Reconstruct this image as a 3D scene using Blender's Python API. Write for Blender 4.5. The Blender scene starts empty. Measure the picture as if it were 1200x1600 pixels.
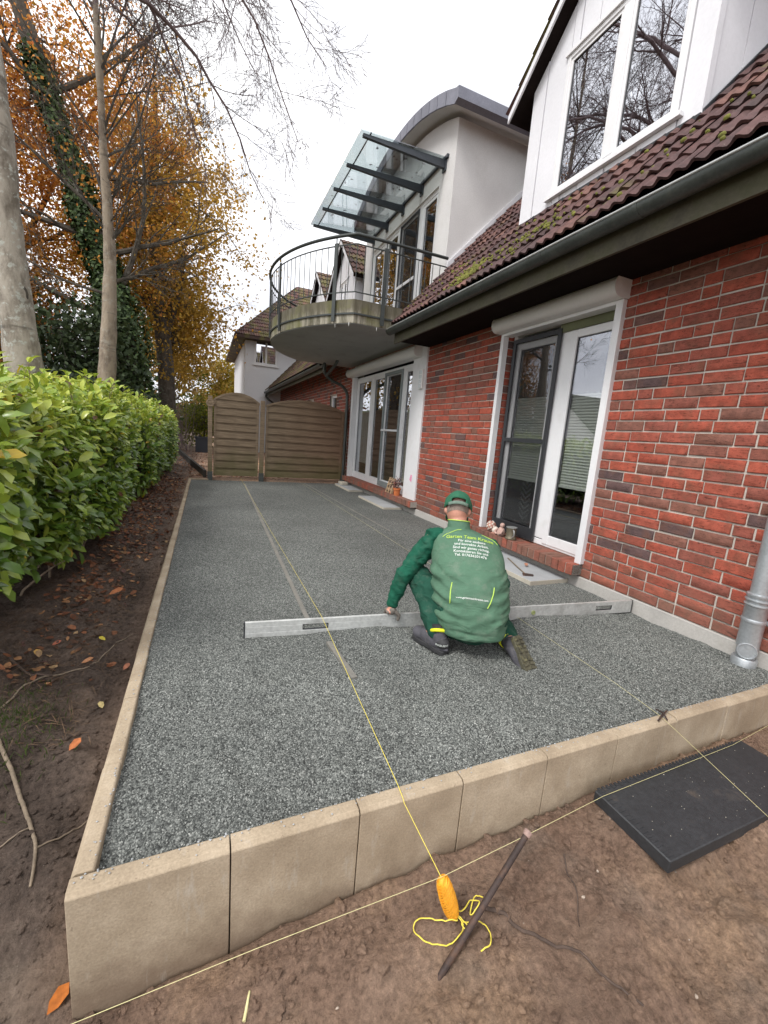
import bpy, bmesh, math, random
import numpy as np
from mathutils import Matrix, Vector, noise as mnoise
from mathutils.bvhtree import BVHTree

random.seed(7)
RNG = np.random.default_rng(11)
SC = bpy.context.scene
COL = SC.collection
PI = math.pi

# ------------------------------------------------------------------ camera
CAM = Vector((0.32795, -1.08794, 1.20901))
RIGHT = Vector((0.92043952, -0.38311, 0.07757461))
DOWN = Vector((0.00258795, -0.19248177, -0.98129714))
FWD = Vector((0.39087644, 0.90342542, -0.17617636))
cam = bpy.data.cameras.new('camera')
camo = bpy.data.objects.new('camera', cam)
COL.objects.link(camo)
cam.sensor_fit = 'HORIZONTAL'
cam.sensor_width = 36.0
cam.lens = 659.504 / 1200.0 * 36.0
cam.clip_start = 0.02
cam.clip_end = 600
camo.matrix_world = Matrix(((RIGHT.x, -DOWN.x, -FWD.x, CAM.x), (RIGHT.y, -DOWN.y, -FWD.y, CAM.y),
                            (RIGHT.z, -DOWN.z, -FWD.z, CAM.z), (0, 0, 0, 1)))
SC.camera = camo

# ------------------------------------------------------------------ light
SUN_EL, SUN_AZ = 52.0, 250.0            # high, veiled sun behind the clouds, from the garden side
world = bpy.data.worlds.new('World')
SC.world = world
world.use_nodes = True
wn, wl = world.node_tree.nodes, world.node_tree.links
wn.clear()
wo = wn.new('ShaderNodeOutputWorld')
bg = wn.new('ShaderNodeBackground')
sky = wn.new('ShaderNodeTexSky')
sky.sky_type = 'NISHITA'
sky.sun_disc = False
sky.sun_elevation = math.radians(SUN_EL)
sky.sun_rotation = math.radians(SUN_AZ)
wtc = wn.new('ShaderNodeTexCoord')
wnoi = wn.new('ShaderNodeTexNoise')
wnoi.inputs['Scale'].default_value = 2.3
wnoi.inputs['Detail'].default_value = 5
wnoi.inputs['Roughness'].default_value = 0.55
wramp = wn.new('ShaderNodeValToRGB')
wramp.color_ramp.elements[0].position = 0.38
wramp.color_ramp.elements[0].color = (0.50, 0.506, 0.55, 1)
wramp.color_ramp.elements[1].position = 0.60
wramp.color_ramp.elements[1].color = (1, 1, 1.0, 1)
wmul = wn.new('ShaderNodeVectorMath'); wmul.operation = 'SCALE'
wmul.inputs[3].default_value = 11.5
wmix = wn.new('ShaderNodeMixRGB')
wmix.inputs[0].default_value = 0.93
wl.new(wtc.outputs['Generated'], wnoi.inputs['Vector'])
wl.new(wnoi.outputs['Fac'], wramp.inputs[0])
wl.new(wramp.outputs[0], wmul.inputs[0])
wl.new(sky.outputs[0], wmix.inputs[1])
wl.new(wmul.outputs[0], wmix.inputs[2])
wl.new(wmix.outputs[0], bg.inputs[0])
bg.inputs[1].default_value = 0.10
wl.new(bg.outputs[0], wo.inputs[0])

sun = bpy.data.lights.new('sun', 'SUN')
suno = bpy.data.objects.new('sun', sun)
COL.objects.link(suno)
sun.energy = 1.5
sun.angle = math.radians(18)
sun.color = (1.0, 0.97, 0.93)
_az, _el = math.radians(SUN_AZ), math.radians(SUN_EL)
_dir = Vector((math.sin(_az) * math.cos(_el), math.cos(_az) * math.cos(_el), math.sin(_el)))
suno.rotation_euler = _dir.to_track_quat('Z', 'Y').to_euler()

vs = SC.view_settings
vs.view_transform = 'Standard'
vs.look = 'None'
vs.exposure = 0.85
vs.gamma = 1.0
vs.use_curve_mapping = False
SC.render.engine = 'CYCLES'
SC.cycles.use_denoising = True
SC.cycles.max_bounces = 6
SC.cycles.transparent_max_bounces = 12
SC.cycles.caustics_reflective = False
SC.cycles.caustics_refractive = False

# ------------------------------------------------------------------ helpers
class MB:
    def __init__(s):
        s.v, s.f, s.mi = [], [], []
    def box(s, x0, x1, y0, y1, z0, z1, m=0):
        n = len(s.v)
        s.v += [(x0, y0, z0), (x1, y0, z0), (x1, y1, z0), (x0, y1, z0), (x0, y0, z1), (x1, y0, z1), (x1, y1, z1), (x0, y1, z1)]
        for q in ((0, 3, 2, 1), (4, 5, 6, 7), (0, 1, 5, 4), (1, 2, 6, 5), (2, 3, 7, 6), (3, 0, 4, 7)):
            s.f.append(tuple(n + i for i in q)); s.mi.append(m)
        return s
    def hexa(s, p, m=0):                # eight corners, bottom four then top four
        n = len(s.v)
        s.v += [tuple(q) for q in p]
        for q in ((0, 3, 2, 1), (4, 5, 6, 7), (0, 1, 5, 4), (1, 2, 6, 5), (2, 3, 7, 6), (3, 0, 4, 7)):
            s.f.append(tuple(n + i for i in q)); s.mi.append(m)
        return s
    def prism(s, prof, a, b, m=0):      # closed outline prof (3D points), swept from offset a to offset b
        n, k = len(s.v), len(prof)
        s.v += [tuple(Vector(q) + Vector(a)) for q in prof] + [tuple(Vector(q) + Vector(b)) for q in prof]
        s.f.append(tuple(n + i for i in reversed(range(k)))); s.f.append(tuple(n + k + i for i in range(k)))
        s.mi += [m, m]
        for i in range(k):
            j = (i + 1) % k
            s.f.append((n + i, n + j, n + k + j, n + k + i)); s.mi.append(m)
        return s
    def tube(s, pts, rad, k=8, caps=True, m=0, flat=1.0):
        pts = [Vector(p) for p in pts]
        if not hasattr(rad, '__len__'):
            rad = [rad] * len(pts)
        n = len(s.v)
        up = None
        for i, p in enumerate(pts):
            t = (pts[min(i + 1, len(pts) - 1)] - pts[max(i - 1, 0)])
            if t.length < 1e-9: t = Vector((0, 0, 1))
            t.normalize()
            if up is None:
                up = Vector((0, 0, 1)) if abs(t.z) < 0.9 else Vector((1, 0, 0))
            a = t.cross(up); a.normalize()
            up = a.cross(t); up.normalize()
            for j in range(k):
                an = 2 * PI * j / k
                q = p + a * (math.cos(an) * rad[i]) + up * (math.sin(an) * rad[i] * flat)
                s.v.append((q.x, q.y, q.z))
        for i in range(len(pts) - 1):
            for j in range(k):
                j2 = (j + 1) % k
                s.f.append((n + i * k + j, n + i * k + j2, n + (i + 1) * k + j2, n + (i + 1) * k + j)); s.mi.append(m)
        if caps:
            s.f.append(tuple(n + j for j in reversed(range(k)))); s.mi.append(m)
            e = n + (len(pts) - 1) * k
            s.f.append(tuple(e + j for j in range(k))); s.mi.append(m)
        return s
    def lathe(s, prof, c, axis=(0, 0, 1), k=16, m=0):   # prof: (radius, height) pairs along axis
        ax = Vector(axis).normalized()
        u = ax.orthogonal().normalized(); w = ax.cross(u)
        n = len(s.v); c = Vector(c)
        for r, h in prof:
            for j in range(k):
                an = 2 * PI * j / k
                q = c + ax * h + (u * math.cos(an) + w * math.sin(an)) * r
                s.v.append((q.x, q.y, q.z))
        for i in range(len(prof) - 1):
            for j in range(k):
                j2 = (j + 1) % k
                s.f.append((n + i * k + j, n + i * k + j2, n + (i + 1) * k + j2, n + (i + 1) * k + j)); s.mi.append(m)
        s.f.append(tuple(n + j for j in reversed(range(k)))); s.mi.append(m)
        e = n + (len(prof) - 1) * k
        s.f.append(tuple(e + j for j in range(k))); s.mi.append(m)
        return s
    def grid(s, P, m=0):                # P[i][j] points
        n = len(s.v); a, b = len(P), len(P[0])
        for row in P:
            s.v += [tuple(q) for q in row]
        for i in range(a - 1):
            for j in range(b - 1):
                s.f.append((n + i * b + j, n + i * b + j + 1, n + (i + 1) * b + j + 1, n + (i + 1) * b + j)); s.mi.append(m)
        return s
    def mesh(s, name):
        me = bpy.data.meshes.new(name)
        me.from_pydata(s.v, [], s.f)
        if any(s.mi):
            me.polygons.foreach_set('material_index', s.mi)
        me.update()
        return me

def fixn(me):
    bm = bmesh.new(); bm.from_mesh(me)
    bmesh.ops.recalc_face_normals(bm, faces=bm.faces)
    bm.to_mesh(me); bm.free()

def smooth(me, angle=None):
    me.polygons.foreach_set('use_smooth', [True] * len(me.polygons))
    if angle is not None:
        try: me.set_sharp_from_angle(angle=math.radians(angle))
        except Exception: pass

def bevel(me, w, seg=1):
    bm = bmesh.new(); bm.from_mesh(me)
    bmesh.ops.recalc_face_normals(bm, faces=bm.faces)
    bmesh.ops.bevel(bm, geom=list(bm.edges), offset=w, segments=seg, affect='EDGES', profile=0.5)
    bm.to_mesh(me); bm.free()

def tag(o, label=None, cat=None, group=None, kind=None):
    if label: o['label'] = label
    if cat: o['category'] = cat
    if group: o['group'] = group
    if kind: o['kind'] = kind
    return o

def mk(name, geo, mat, parent=None, label=None, cat=None, group=None, kind=None, sm=None, loc=None, bev=None):
    me = geo.mesh(name) if isinstance(geo, MB) else geo
    if isinstance(geo, MB): fixn(me)
    if bev: bevel(me, bev)
    if mat is not None and len(me.materials) == 0:
        for m in (mat if isinstance(mat, (list, tuple)) else [mat]):
            me.materials.append(m)
    if sm is not None: smooth(me, sm)
    o = bpy.data.objects.new(name, me)
    COL.objects.link(o)
    if loc is not None: o.location = loc
    put(o, parent)
    return tag(o, label, cat, group, kind)

def put(o, parent):
    if parent is None: return
    o.parent = parent
    if parent.type == 'EMPTY':
        o.matrix_parent_inverse = Matrix.Translation(-parent.location)

def thing(name, loc, label, cat, group=None):
    o = bpy.data.objects.new(name, None)
    o.empty_display_size = 0.1
    COL.objects.link(o)
    o.location = loc
    return tag(o, label, cat, group)

def bez(p0, p1, p2, p3, n):
    p0, p1, p2, p3 = map(Vector, (p0, p1, p2, p3))
    return [p0 * (1 - t) ** 3 + p1 * 3 * t * (1 - t) ** 2 + p2 * 3 * t * t * (1 - t) + p3 * t ** 3 for t in [i / n for i in range(n + 1)]]

def spline(pts, n=8):                   # Catmull-Rom through pts
    P = [Vector(p) for p in pts]
    P = [P[0] * 2 - P[1]] + P + [P[-1] * 2 - P[-2]]
    out = []
    for i in range(1, len(P) - 2):
        for j in range(n):
            t = j / n
            a, b, c, d = P[i - 1], P[i], P[i + 1], P[i + 2]
            out.append(0.5 * ((2 * b) + (c - a) * t + (2 * a - 5 * b + 4 * c - d) * t * t + (3 * b - a - 3 * c + d) * t ** 3))
    out.append(P[-2])
    return out

# value noise for numpy arrays
_perm = RNG.random(65536)
def vnoise(x, y, z):
    x, y, z = np.broadcast_arrays(np.asarray(x, float), np.asarray(y, float), np.asarray(z, float))
    xi, yi, zi = np.floor(x).astype(np.int64), np.floor(y).astype(np.int64), np.floor(z).astype(np.int64)
    fx, fy, fz = x - xi, y - yi, z - zi
    fx, fy, fz = fx * fx * (3 - 2 * fx), fy * fy * (3 - 2 * fy), fz * fz * (3 - 2 * fz)
    def h(a, b, c): return _perm[(a * 73856093 ^ b * 19349663 ^ c * 83492791) & 65535]
    r = 0
    for dx in (0, 1):
        for dy in (0, 1):
            for dz in (0, 1):
                r = r + h(xi + dx, yi + dy, zi + dz) * (fx if dx else 1 - fx) * (fy if dy else 1 - fy) * (fz if dz else 1 - fz)
    return r * 2 - 1
def fbm(x, y, z=0.0, s=1.0, o=4, g=0.5):
    r, a = 0, 1.0
    for i in range(o):
        r = r + a * vnoise(np.asarray(x) * s + 17 * i, np.asarray(y) * s - 9 * i, np.asarray(z) * s + 5 * i)
        a *= g; s *= 2.03
    return r

# ------------------------------------------------------------------ materials
def newmat(name):
    m = bpy.data.materials.new(name)
    m.use_nodes = True
    nt = m.node_tree
    b = nt.nodes['Principled BSDF']
    return m, nt.nodes, nt.links, b

def N(n, typ, **kw):
    x = n.new(typ)
    for k, v in kw.items():
        if hasattr(x, k) and k not in x.inputs: setattr(x, k, v)
        else: x.inputs[k].default_value = v
    return x

def mixc(n, l, fac, a, b, mode='MIX'):
    x = n.new('ShaderNodeMixRGB'); x.blend_type = mode
    for s, v in ((0, fac), (1, a), (2, b)):
        if hasattr(v, 'is_output'): l.new(v, x.inputs[s])
        else: x.inputs[s].default_value = v if not (isinstance(v, tuple) and len(v) == 3) else (*v, 1)
    return x.outputs[0]

def ramp(n, l, src, stops):
    r = n.new('ShaderNodeValToRGB')
    e = r.color_ramp.elements
    while len(e) < len(stops): e.new(0.5)
    for i, (p, c) in enumerate(stops):
        e[i].position = p
        e[i].color = (*c, 1) if isinstance(c, tuple) else (c, c, c, 1)
    l.new(src, r.inputs[0])
    return r.outputs[0]

def coords(n, l, kind='world', scale=(1, 1, 1)):
    if kind == 'world': src = n.new('ShaderNodeNewGeometry').outputs['Position']
    else: src = n.new('ShaderNodeTexCoord').outputs['Object']
    mp = n.new('ShaderNodeMapping'); mp.inputs['Scale'].default_value = scale
    l.new(src, mp.inputs[0])
    return mp.outputs[0]

def noi(n, l, vec, scale, detail=4, rough=0.55, dist=0.0):
    x = N(n, 'ShaderNodeTexNoise', Scale=scale, Detail=detail, Roughness=rough, Distortion=dist)
    l.new(vec, x.inputs['Vector'])
    return x.outputs['Fac']

def bump(n, l, b, h, strength, dist=0.01):
    x = N(n, 'ShaderNodeBump', Strength=strength, Distance=dist)
    l.new(h, x.inputs['Height'])
    l.new(x.outputs[0], b.inputs['Normal'])
    return x

def simple(name, col, rough=0.7, var=0.15, scale=3.0, var2=0.1, scale2=60.0, bs=0.3, bscale=80.0, bdist=0.002, metal=0.0, dirt=None, dirtscale=1.5, spec=0.5, stretch=(1, 1, 1)):
    m, n, l, b = newmat(name)
    v = coords(n, l, 'world', stretch)
    a = noi(n, l, v, scale, 5)
    c = noi(n, l, v, scale2, 3)
    g1 = ramp(n, l, a, [(0.3, 1 - var), (0.7, 1 + var)])
    g2 = ramp(n, l, c, [(0.3, 1 - var2), (0.7, 1 + var2)])
    o = mixc(n, l, 1.0, col, g1, 'MULTIPLY')
    o = mixc(n, l, 1.0, o, g2, 'MULTIPLY')
    if dirt:
        d = noi(n, l, v, dirtscale, 6, 0.65)
        f = ramp(n, l, d, [(dirt[1], 0.0), (dirt[2], dirt[3] if len(dirt) > 3 else 0.8)])
        o = mixc(n, l, f, o, dirt[0])
    l.new(o, b.inputs['Base Color'])
    b.inputs['Roughness'].default_value = rough
    b.inputs['Metallic'].default_value = metal
    b.inputs['Specular IOR Level'].default_value = spec
    if bs: bump(n, l, b, noi(n, l, v, bscale, 4), bs, bdist)
    return m
def brick_mat(name, from_object):
    m, n, l, b = newmat(name)
    at = n.new('ShaderNodeAttribute')
    at.attribute_type = 'OBJECT' if from_object else 'GEOMETRY'
    at.attribute_name = 'tone'
    tone = at.outputs['Fac']
    r = n.new('ShaderNodeValToRGB'); r.color_ramp.interpolation = 'LINEAR'
    l.new(tone, r.inputs[0])
    st = [(0.0, (0.35, 0.078, 0.05)), (0.22, (0.41, 0.098, 0.06)), (0.42, (0.345, 0.092, 0.062)), (0.58, (0.28, 0.086, 0.062)),
          (0.66, (0.26, 0.11, 0.08)), (0.78, (0.215, 0.10, 0.076)), (0.88, (0.15, 0.085, 0.078)), (1.0, (0.115, 0.074, 0.073))]
    e = r.color_ramp.elements
    while len(e) < len(st): e.new(0.5)
    for i, (p, c) in enumerate(st):
        e[i].position = p; e[i].color = (*c, 1)
    v = coords(n, l)
    big = noi(n, l, v, 22, 5, 0.6)
    c = mixc(n, l, 1.0, r.outputs[0], ramp(n, l, big, [(0.3, 0.72), (0.7, 1.22)]), 'MULTIPLY')
    brown = ramp(n, l, noi(n, l, v, 9, 4), [(0.5, 0.0), (0.68, 0.55)])
    c = mixc(n, l, brown, c, (0.19, 0.085, 0.055))
    # wavy folds of hand-moulded bricks: thin dark creases running along the brick
    vs_ = coords(n, l, 'world', (1, 5.5, 26))
    w = noi(n, l, vs_, 1.7, 3, 0.5, 0.8)
    cr = ramp(n, l, w, [(0.0, 1.0), (0.365, 1.0), (0.385, 0.22), (0.40, 1.0), (0.57, 1.0), (0.585, 0.4), (0.60, 1.0)])
    c = mixc(n, l, 1.0, c, cr, 'MULTIPLY')
    sp = ramp(n, l, noi(n, l, v, 240, 2), [(0.3, 0.8), (0.7, 1.15)])
    c = mixc(n, l, 1.0, c, sp, 'MULTIPLY')
    ef = ramp(n, l, noi(n, l, v, 2.6, 6, 0.7), [(0.66, 0.0), (0.8, 0.22)])
    c = mixc(n, l, ef, c, (0.55, 0.5, 0.47))
    g_ = n.new('ShaderNodeNewGeometry'); sz = n.new('ShaderNodeSeparateXYZ'); l.new(g_.outputs['Position'], sz.inputs[0])
    ma_ = n.new('ShaderNodeMath'); ma_.operation = 'MULTIPLY_ADD'; l.new(noi(n, l, v, 3.5, 6, 0.7), ma_.inputs[0]); ma_.inputs[1].default_value = 0.7; l.new(sz.outputs[2], ma_.inputs[2])
    mr_ = N(n, 'ShaderNodeMapRange'); l.new(ma_.outputs[0], mr_.inputs[0]); mr_.inputs[1].default_value = 0.75; mr_.inputs[2].default_value = 0.4; mr_.inputs[3].default_value = 0.0; mr_.inputs[4].default_value = 0.4
    c = mixc(n, l, mr_.outputs[0], c, (0.2, 0.13, 0.095))
    l.new(c, b.inputs['Base Color'])
    b.inputs['Roughness'].default_value = 0.82
    b.inputs['Specular IOR Level'].default_value = 0.3
    hm = n.new('ShaderNodeMath'); hm.operation = 'MULTIPLY_ADD'
    l.new(cr, hm.inputs[0]); hm.inputs[1].default_value = 0.9
    l.new(noi(n, l, v, 110, 4), hm.inputs[2])
    bump(n, l, b, hm.outputs[0], 0.55, 0.004)
    return m

def attr_mat(name, attr='col', rough=0.6, transl=0.0, var=0.15, scale=30.0, spec=0.4):
    m, n, l, b = newmat(name)
    at = n.new('ShaderNodeAttribute'); at.attribute_name = attr
    v = coords(n, l)
    c = mixc(n, l, 1.0, at.outputs['Color'], ramp(n, l, noi(n, l, v, scale, 3), [(0.3, 1 - var), (0.7, 1 + var)]), 'MULTIPLY')
    l.new(c, b.inputs['Base Color'])
    b.inputs['Roughness'].default_value = rough
    b.inputs['Specular IOR Level'].default_value = spec
    if transl:
        t = n.new('ShaderNodeBsdfTranslucent'); l.new(c, t.inputs[0])
        mx = n.new('ShaderNodeMixShader'); mx.inputs[0].default_value = transl
        out = n['Material Output']
        l.new(b.outputs[0], mx.inputs[1]); l.new(t.outputs[0], mx.inputs[2]); l.new(mx.outputs[0], out.inputs[0])
    return m

def glass_mat(name, tint=(0.75, 0.8, 0.78), refl=0.1, ior=1.5, rough=0.0, wav=0.0):
    m, n, l, b = newmat(name)
    n.remove(b)
    out = n['Material Output']
    t = n.new('ShaderNodeBsdfTransparent'); t.inputs[0].default_value = (*tint, 1)
    g = n.new('ShaderNodeBsdfGlossy'); g.inputs['Roughness'].default_value = rough
    g.inputs[0].default_value = (0.93, 0.94, 1, 1)
    fr = n.new('ShaderNodeLayerWeight'); fr.inputs[0].default_value = 0.5
    pw = n.new('ShaderNodeMath'); pw.operation = 'POWER'; pw.inputs[1].default_value = 3.0
    l.new(fr.outputs['Facing'], pw.inputs[0])
    mu = n.new('ShaderNodeMath'); mu.operation = 'MULTIPLY_ADD'; mu.use_clamp = True; mu.inputs[1].default_value = 1 - refl; mu.inputs[2].default_value = refl
    l.new(pw.outputs[0], mu.inputs[0])
    if wav:
        bp = N(n, 'ShaderNodeBump', Strength=wav, Distance=0.01)
        l.new(noi(n, l, coords(n, l), 3.0, 2), bp.inputs['Height'])
        l.new(bp.outputs[0], g.inputs['Normal'])
    mx = n.new('ShaderNodeMixShader')
    l.new(mu.outputs[0], mx.inputs[0]); l.new(t.outputs[0], mx.inputs[1]); l.new(g.outputs[0], mx.inputs[2])
    l.new(mx.outputs[0], out.inputs[0])
    return m

def concrete_mat():
    m, n, l, b = newmat('beige_concrete')
    v = coords(n, l)
    geo = n.new('ShaderNodeNewGeometry')
    sep = n.new('ShaderNodeSeparateXYZ'); l.new(geo.outputs['Position'], sep.inputs[0])
    c = ramp(n, l, noi(n, l, v, 4, 6, 0.6), [(0.28, (0.27, 0.21, 0.145)), (0.5, (0.375, 0.30, 0.213)), (0.72, (0.485, 0.40, 0.295))])
    c = mixc(n, l, 1.0, c, ramp(n, l, noi(n, l, v, 150, 3), [(0.3, 0.86), (0.7, 1.12)]), 'MULTIPLY')
    # splashed soil near the foot, ragged upper edge
    ma = n.new('ShaderNodeMath'); ma.operation = 'MULTIPLY_ADD'
    l.new(noi(n, l, v, 6, 5, 0.7), ma.inputs[0]); ma.inputs[1].default_value = 0.34; l.new(sep.outputs[2], ma.inputs[2])
    f = ramp(n, l, ma.outputs[0], [(0.0, 0.0), (1.0, 0.0)])
    mr = N(n, 'ShaderNodeMapRange'); l.new(ma.outputs[0], mr.inputs[0])
    mr.inputs[1].default_value = -0.06; mr.inputs[2].default_value = -0.2; mr.inputs[3].default_value = 0.0; mr.inputs[4].default_value = 0.7
    c = mixc(n, l, mr.outputs[0], c, (0.15, 0.1, 0.068))
    # dirt specks and pale lime runs
    sp = ramp(n, l, noi(n, l, v, 45, 4, 0.75), [(0.64, 0.0), (0.71, 0.6)])
    c = mixc(n, l, sp, c, (0.1, 0.07, 0.05))
    v2 = coords(n, l, 'world', (9, 9, 1.6))
    lm = ramp(n, l, noi(n, l, v2, 2.1, 6, 0.7), [(0.58, 0.0), (0.70, 0.45)])
    c = mixc(n, l, lm, c, (0.48, 0.44, 0.38))
    l.new(c, b.inputs['Base Color'])
    b.inputs['Roughness'].default_value = 0.9
    b.inputs['Specular IOR Level'].default_value = 0.25
    bump(n, l, b, noi(n, l, v, 90, 5, 0.6), 0.35, 0.004)
    return m

def soil_mat():
    m, n, l, b = newmat('bare_soil')
    v = coords(n, l)
    big = noi(n, l, v, 1.3, 5, 0.6)
    c = ramp(n, l, big, [(0.32, (0.235, 0.15, 0.108)), (0.5, (0.36, 0.238, 0.17)), (0.66, (0.475, 0.325, 0.235))])
    geo = n.new('ShaderNodeNewGeometry')
    sep = n.new('ShaderNodeSeparateXYZ'); l.new(geo.outputs['Position'], sep.inputs[0])
    # dark humus along the hedge side, paler sandy fill in front of the blocks
    mr = N(n, 'ShaderNodeMapRange'); l.new(sep.outputs[0], mr.inputs[0])
    mr.inputs[1].default_value = 0.15; mr.inputs[2].default_value = -0.15; mr.inputs[3].default_value = 0; mr.inputs[4].default_value = 1
    dk = ramp(n, l, noi(n, l, v, 2.1, 5, 0.6), [(0.35, (0.10, 0.074, 0.06)), (0.6, (0.19, 0.142, 0.114)), (0.75, (0.27, 0.21, 0.165))])
    c = mixc(n, l, ramp(n, l, noi(n, l, v, 2.3, 5, 0.65), [(0.5, 0.0), (0.66, 0.6)]), c, (0.50, 0.33, 0.21))
    c = mixc(n, l, ramp(n, l, noi(n, l, v, 1.7, 5, 0.6), [(0.34, 0.55), (0.46, 0.0)]), c, (0.26, 0.215, 0.175))
    c = mixc(n, l, mr.outputs[0], c, dk)
    c = mixc(n, l, 1.0, c, ramp(n, l, noi(n, l, v, 48, 7, 0.75), [(0.32, 0.5), (0.68, 1.4)]), 'MULTIPLY')
    pale = ramp(n, l, noi(n, l, v, 3.2, 4), [(0.56, 0.0), (0.7, 0.35)])
    c = mixc(n, l, pale, c, (0.42, 0.30, 0.22))
    # scattered bright grains
    vo = N(n, 'ShaderNodeTexVoronoi', Scale=110.0); l.new(v, vo.inputs['Vector'])
    gr = ramp(n, l, vo.outputs['Distance'], [(0.0, 1.0), (0.16, 0.0)])
    gm = n.new('ShaderNodeMath'); gm.operation = 'MULTIPLY'
    sc_ = n.new('ShaderNodeSeparateColor'); l.new(vo.outputs['Color'], sc_.inputs[0])
    th = n.new('ShaderNodeMath'); th.operation = 'GREATER_THAN'; th.inputs[1].default_value = 0.82; l.new(sc_.outputs[0], th.inputs[0])
    l.new(gr, gm.inputs[0]); l.new(th.outputs[0], gm.inputs[1])
    c = mixc(n, l, gm.outputs[0], c, (0.42, 0.37, 0.32))
    l.new(c, b.inputs['Base Color'])
    b.inputs['Roughness'].default_value = 0.93
    b.inputs['Specular IOR Level'].default_value = 0.2
    bump(n, l, b, noi(n, l, v, 60, 8, 0.8), 1.0, 0.035)
    return m

def gravel_mat(stones):
    m, n, l, b = newmat('grey_chippings' if stones else 'grey_chippings_bed')
    stops = [(0.0, (0.04, 0.044, 0.041)), (0.3, (0.108, 0.116, 0.108)), (0.6, (0.19, 0.20, 0.186)), (0.85, (0.27, 0.282, 0.262)), (0.985, (0.37, 0.38, 0.355)), (1.0, (0.52, 0.52, 0.49))]
    v = coords(n, l)
    if stones:
        oi = n.new('ShaderNodeObjectInfo')
        c = ramp(n, l, oi.outputs['Random'], stops)
        h = noi(n, l, v, 400, 3)
        bs, bd = 0.3, 0.001
    else:
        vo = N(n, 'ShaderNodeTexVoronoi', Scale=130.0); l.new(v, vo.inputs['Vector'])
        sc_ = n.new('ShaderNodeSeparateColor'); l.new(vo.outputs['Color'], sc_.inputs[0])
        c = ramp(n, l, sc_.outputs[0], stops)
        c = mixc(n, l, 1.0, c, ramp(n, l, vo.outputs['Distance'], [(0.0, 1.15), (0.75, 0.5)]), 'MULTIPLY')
        iv = n.new('ShaderNodeMath'); iv.operation = 'MULTIPLY'; iv.inputs[1].default_value = -1; l.new(vo.outputs['Distance'], iv.inputs[0])
        h = iv.outputs[0]; bs, bd = 0.9, 0.006
    c = mixc(n, l, 1.0, c, ramp(n, l, noi(n, l, v, 1.1, 4), [(0.35, 0.82), (0.68, 1.12)]), 'MULTIPLY')
    l.new(c, b.inputs['Base Color'])
    b.inputs['Roughness'].default_value = 0.75
    bump(n, l, b, h, bs, bd)
    return m

def tile_mat(name='roof_tile_red', obj=True, moss=0.35):
    m, n, l, b = newmat(name)
    v = coords(n, l)
    if obj:
        oi = n.new('ShaderNodeObjectInfo'); src = oi.outputs['Random']
    else:
        at = n.new('ShaderNodeAttribute'); at.attribute_name = 'tone'; src = at.outputs['Fac']
    c = ramp(n, l, src, [(0.0, (0.058, 0.033, 0.032)), (0.4, (0.085, 0.042, 0.04)), (0.75, (0.108, 0.052, 0.046)), (1.0, (0.16, 0.078, 0.06))])
    c = mixc(n, l, 1.0, c, ramp(n, l, noi(n, l, v, 14, 5, 0.65), [(0.3, 0.6), (0.7, 1.35)]), 'MULTIPLY')
    li = ramp(n, l, noi(n, l, v, 35, 5, 0.7), [(0.62, 0.0), (0.74, 0.5)])
    c = mixc(n, l, li, c, (0.23, 0.19, 0.15))
    if moss:
        g = ramp(n, l, noi(n, l, v, 2.4, 6, 0.7), [(0.70 - moss * 0.35, 0.0), (0.86 - moss * 0.35, 0.75)])
        c = mixc(n, l, g, c, (0.13, 0.125, 0.03))
    l.new(c, b.inputs['Base Color'])
    b.inputs['Roughness'].default_value = 0.72
    b.inputs['Specular IOR Level'].default_value = 0.35
    bump(n, l, b, noi(n, l, v, 120, 4), 0.4, 0.003)
    return m

def bark_mat(name, a, c2, lich=0.4):
    m, n, l, b = newmat(name)
    v = coords(n, l, 'world', (1, 1, 0.45))
    w = noi(n, l, v, 7, 6, 0.65)
    c = ramp(n, l, w, [(0.36, c2), (0.56, a)])
    f = ramp(n, l, noi(n, l, coords(n, l), 13, 5, 0.7), [(0.55, 0.0), (0.62, lich)])
    c = mixc(n, l, f, c, (0.42, 0.43, 0.38))
    v3 = coords(n, l, 'world', (1.2, 1.2, 9))
    bl = ramp(n, l, noi(n, l, v3, 1.1, 3, 0.5), [(0.62, 0.0), (0.70, 0.6)])
    c = mixc(n, l, bl, c, (0.045, 0.036, 0.028))
    l.new(c, b.inputs['Base Color'])
    b.inputs['Roughness'].default_value = 0.9
    bump(n, l, b, noi(n, l, v, 30, 6, 0.65), 0.6, 0.015)
    return m

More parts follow.
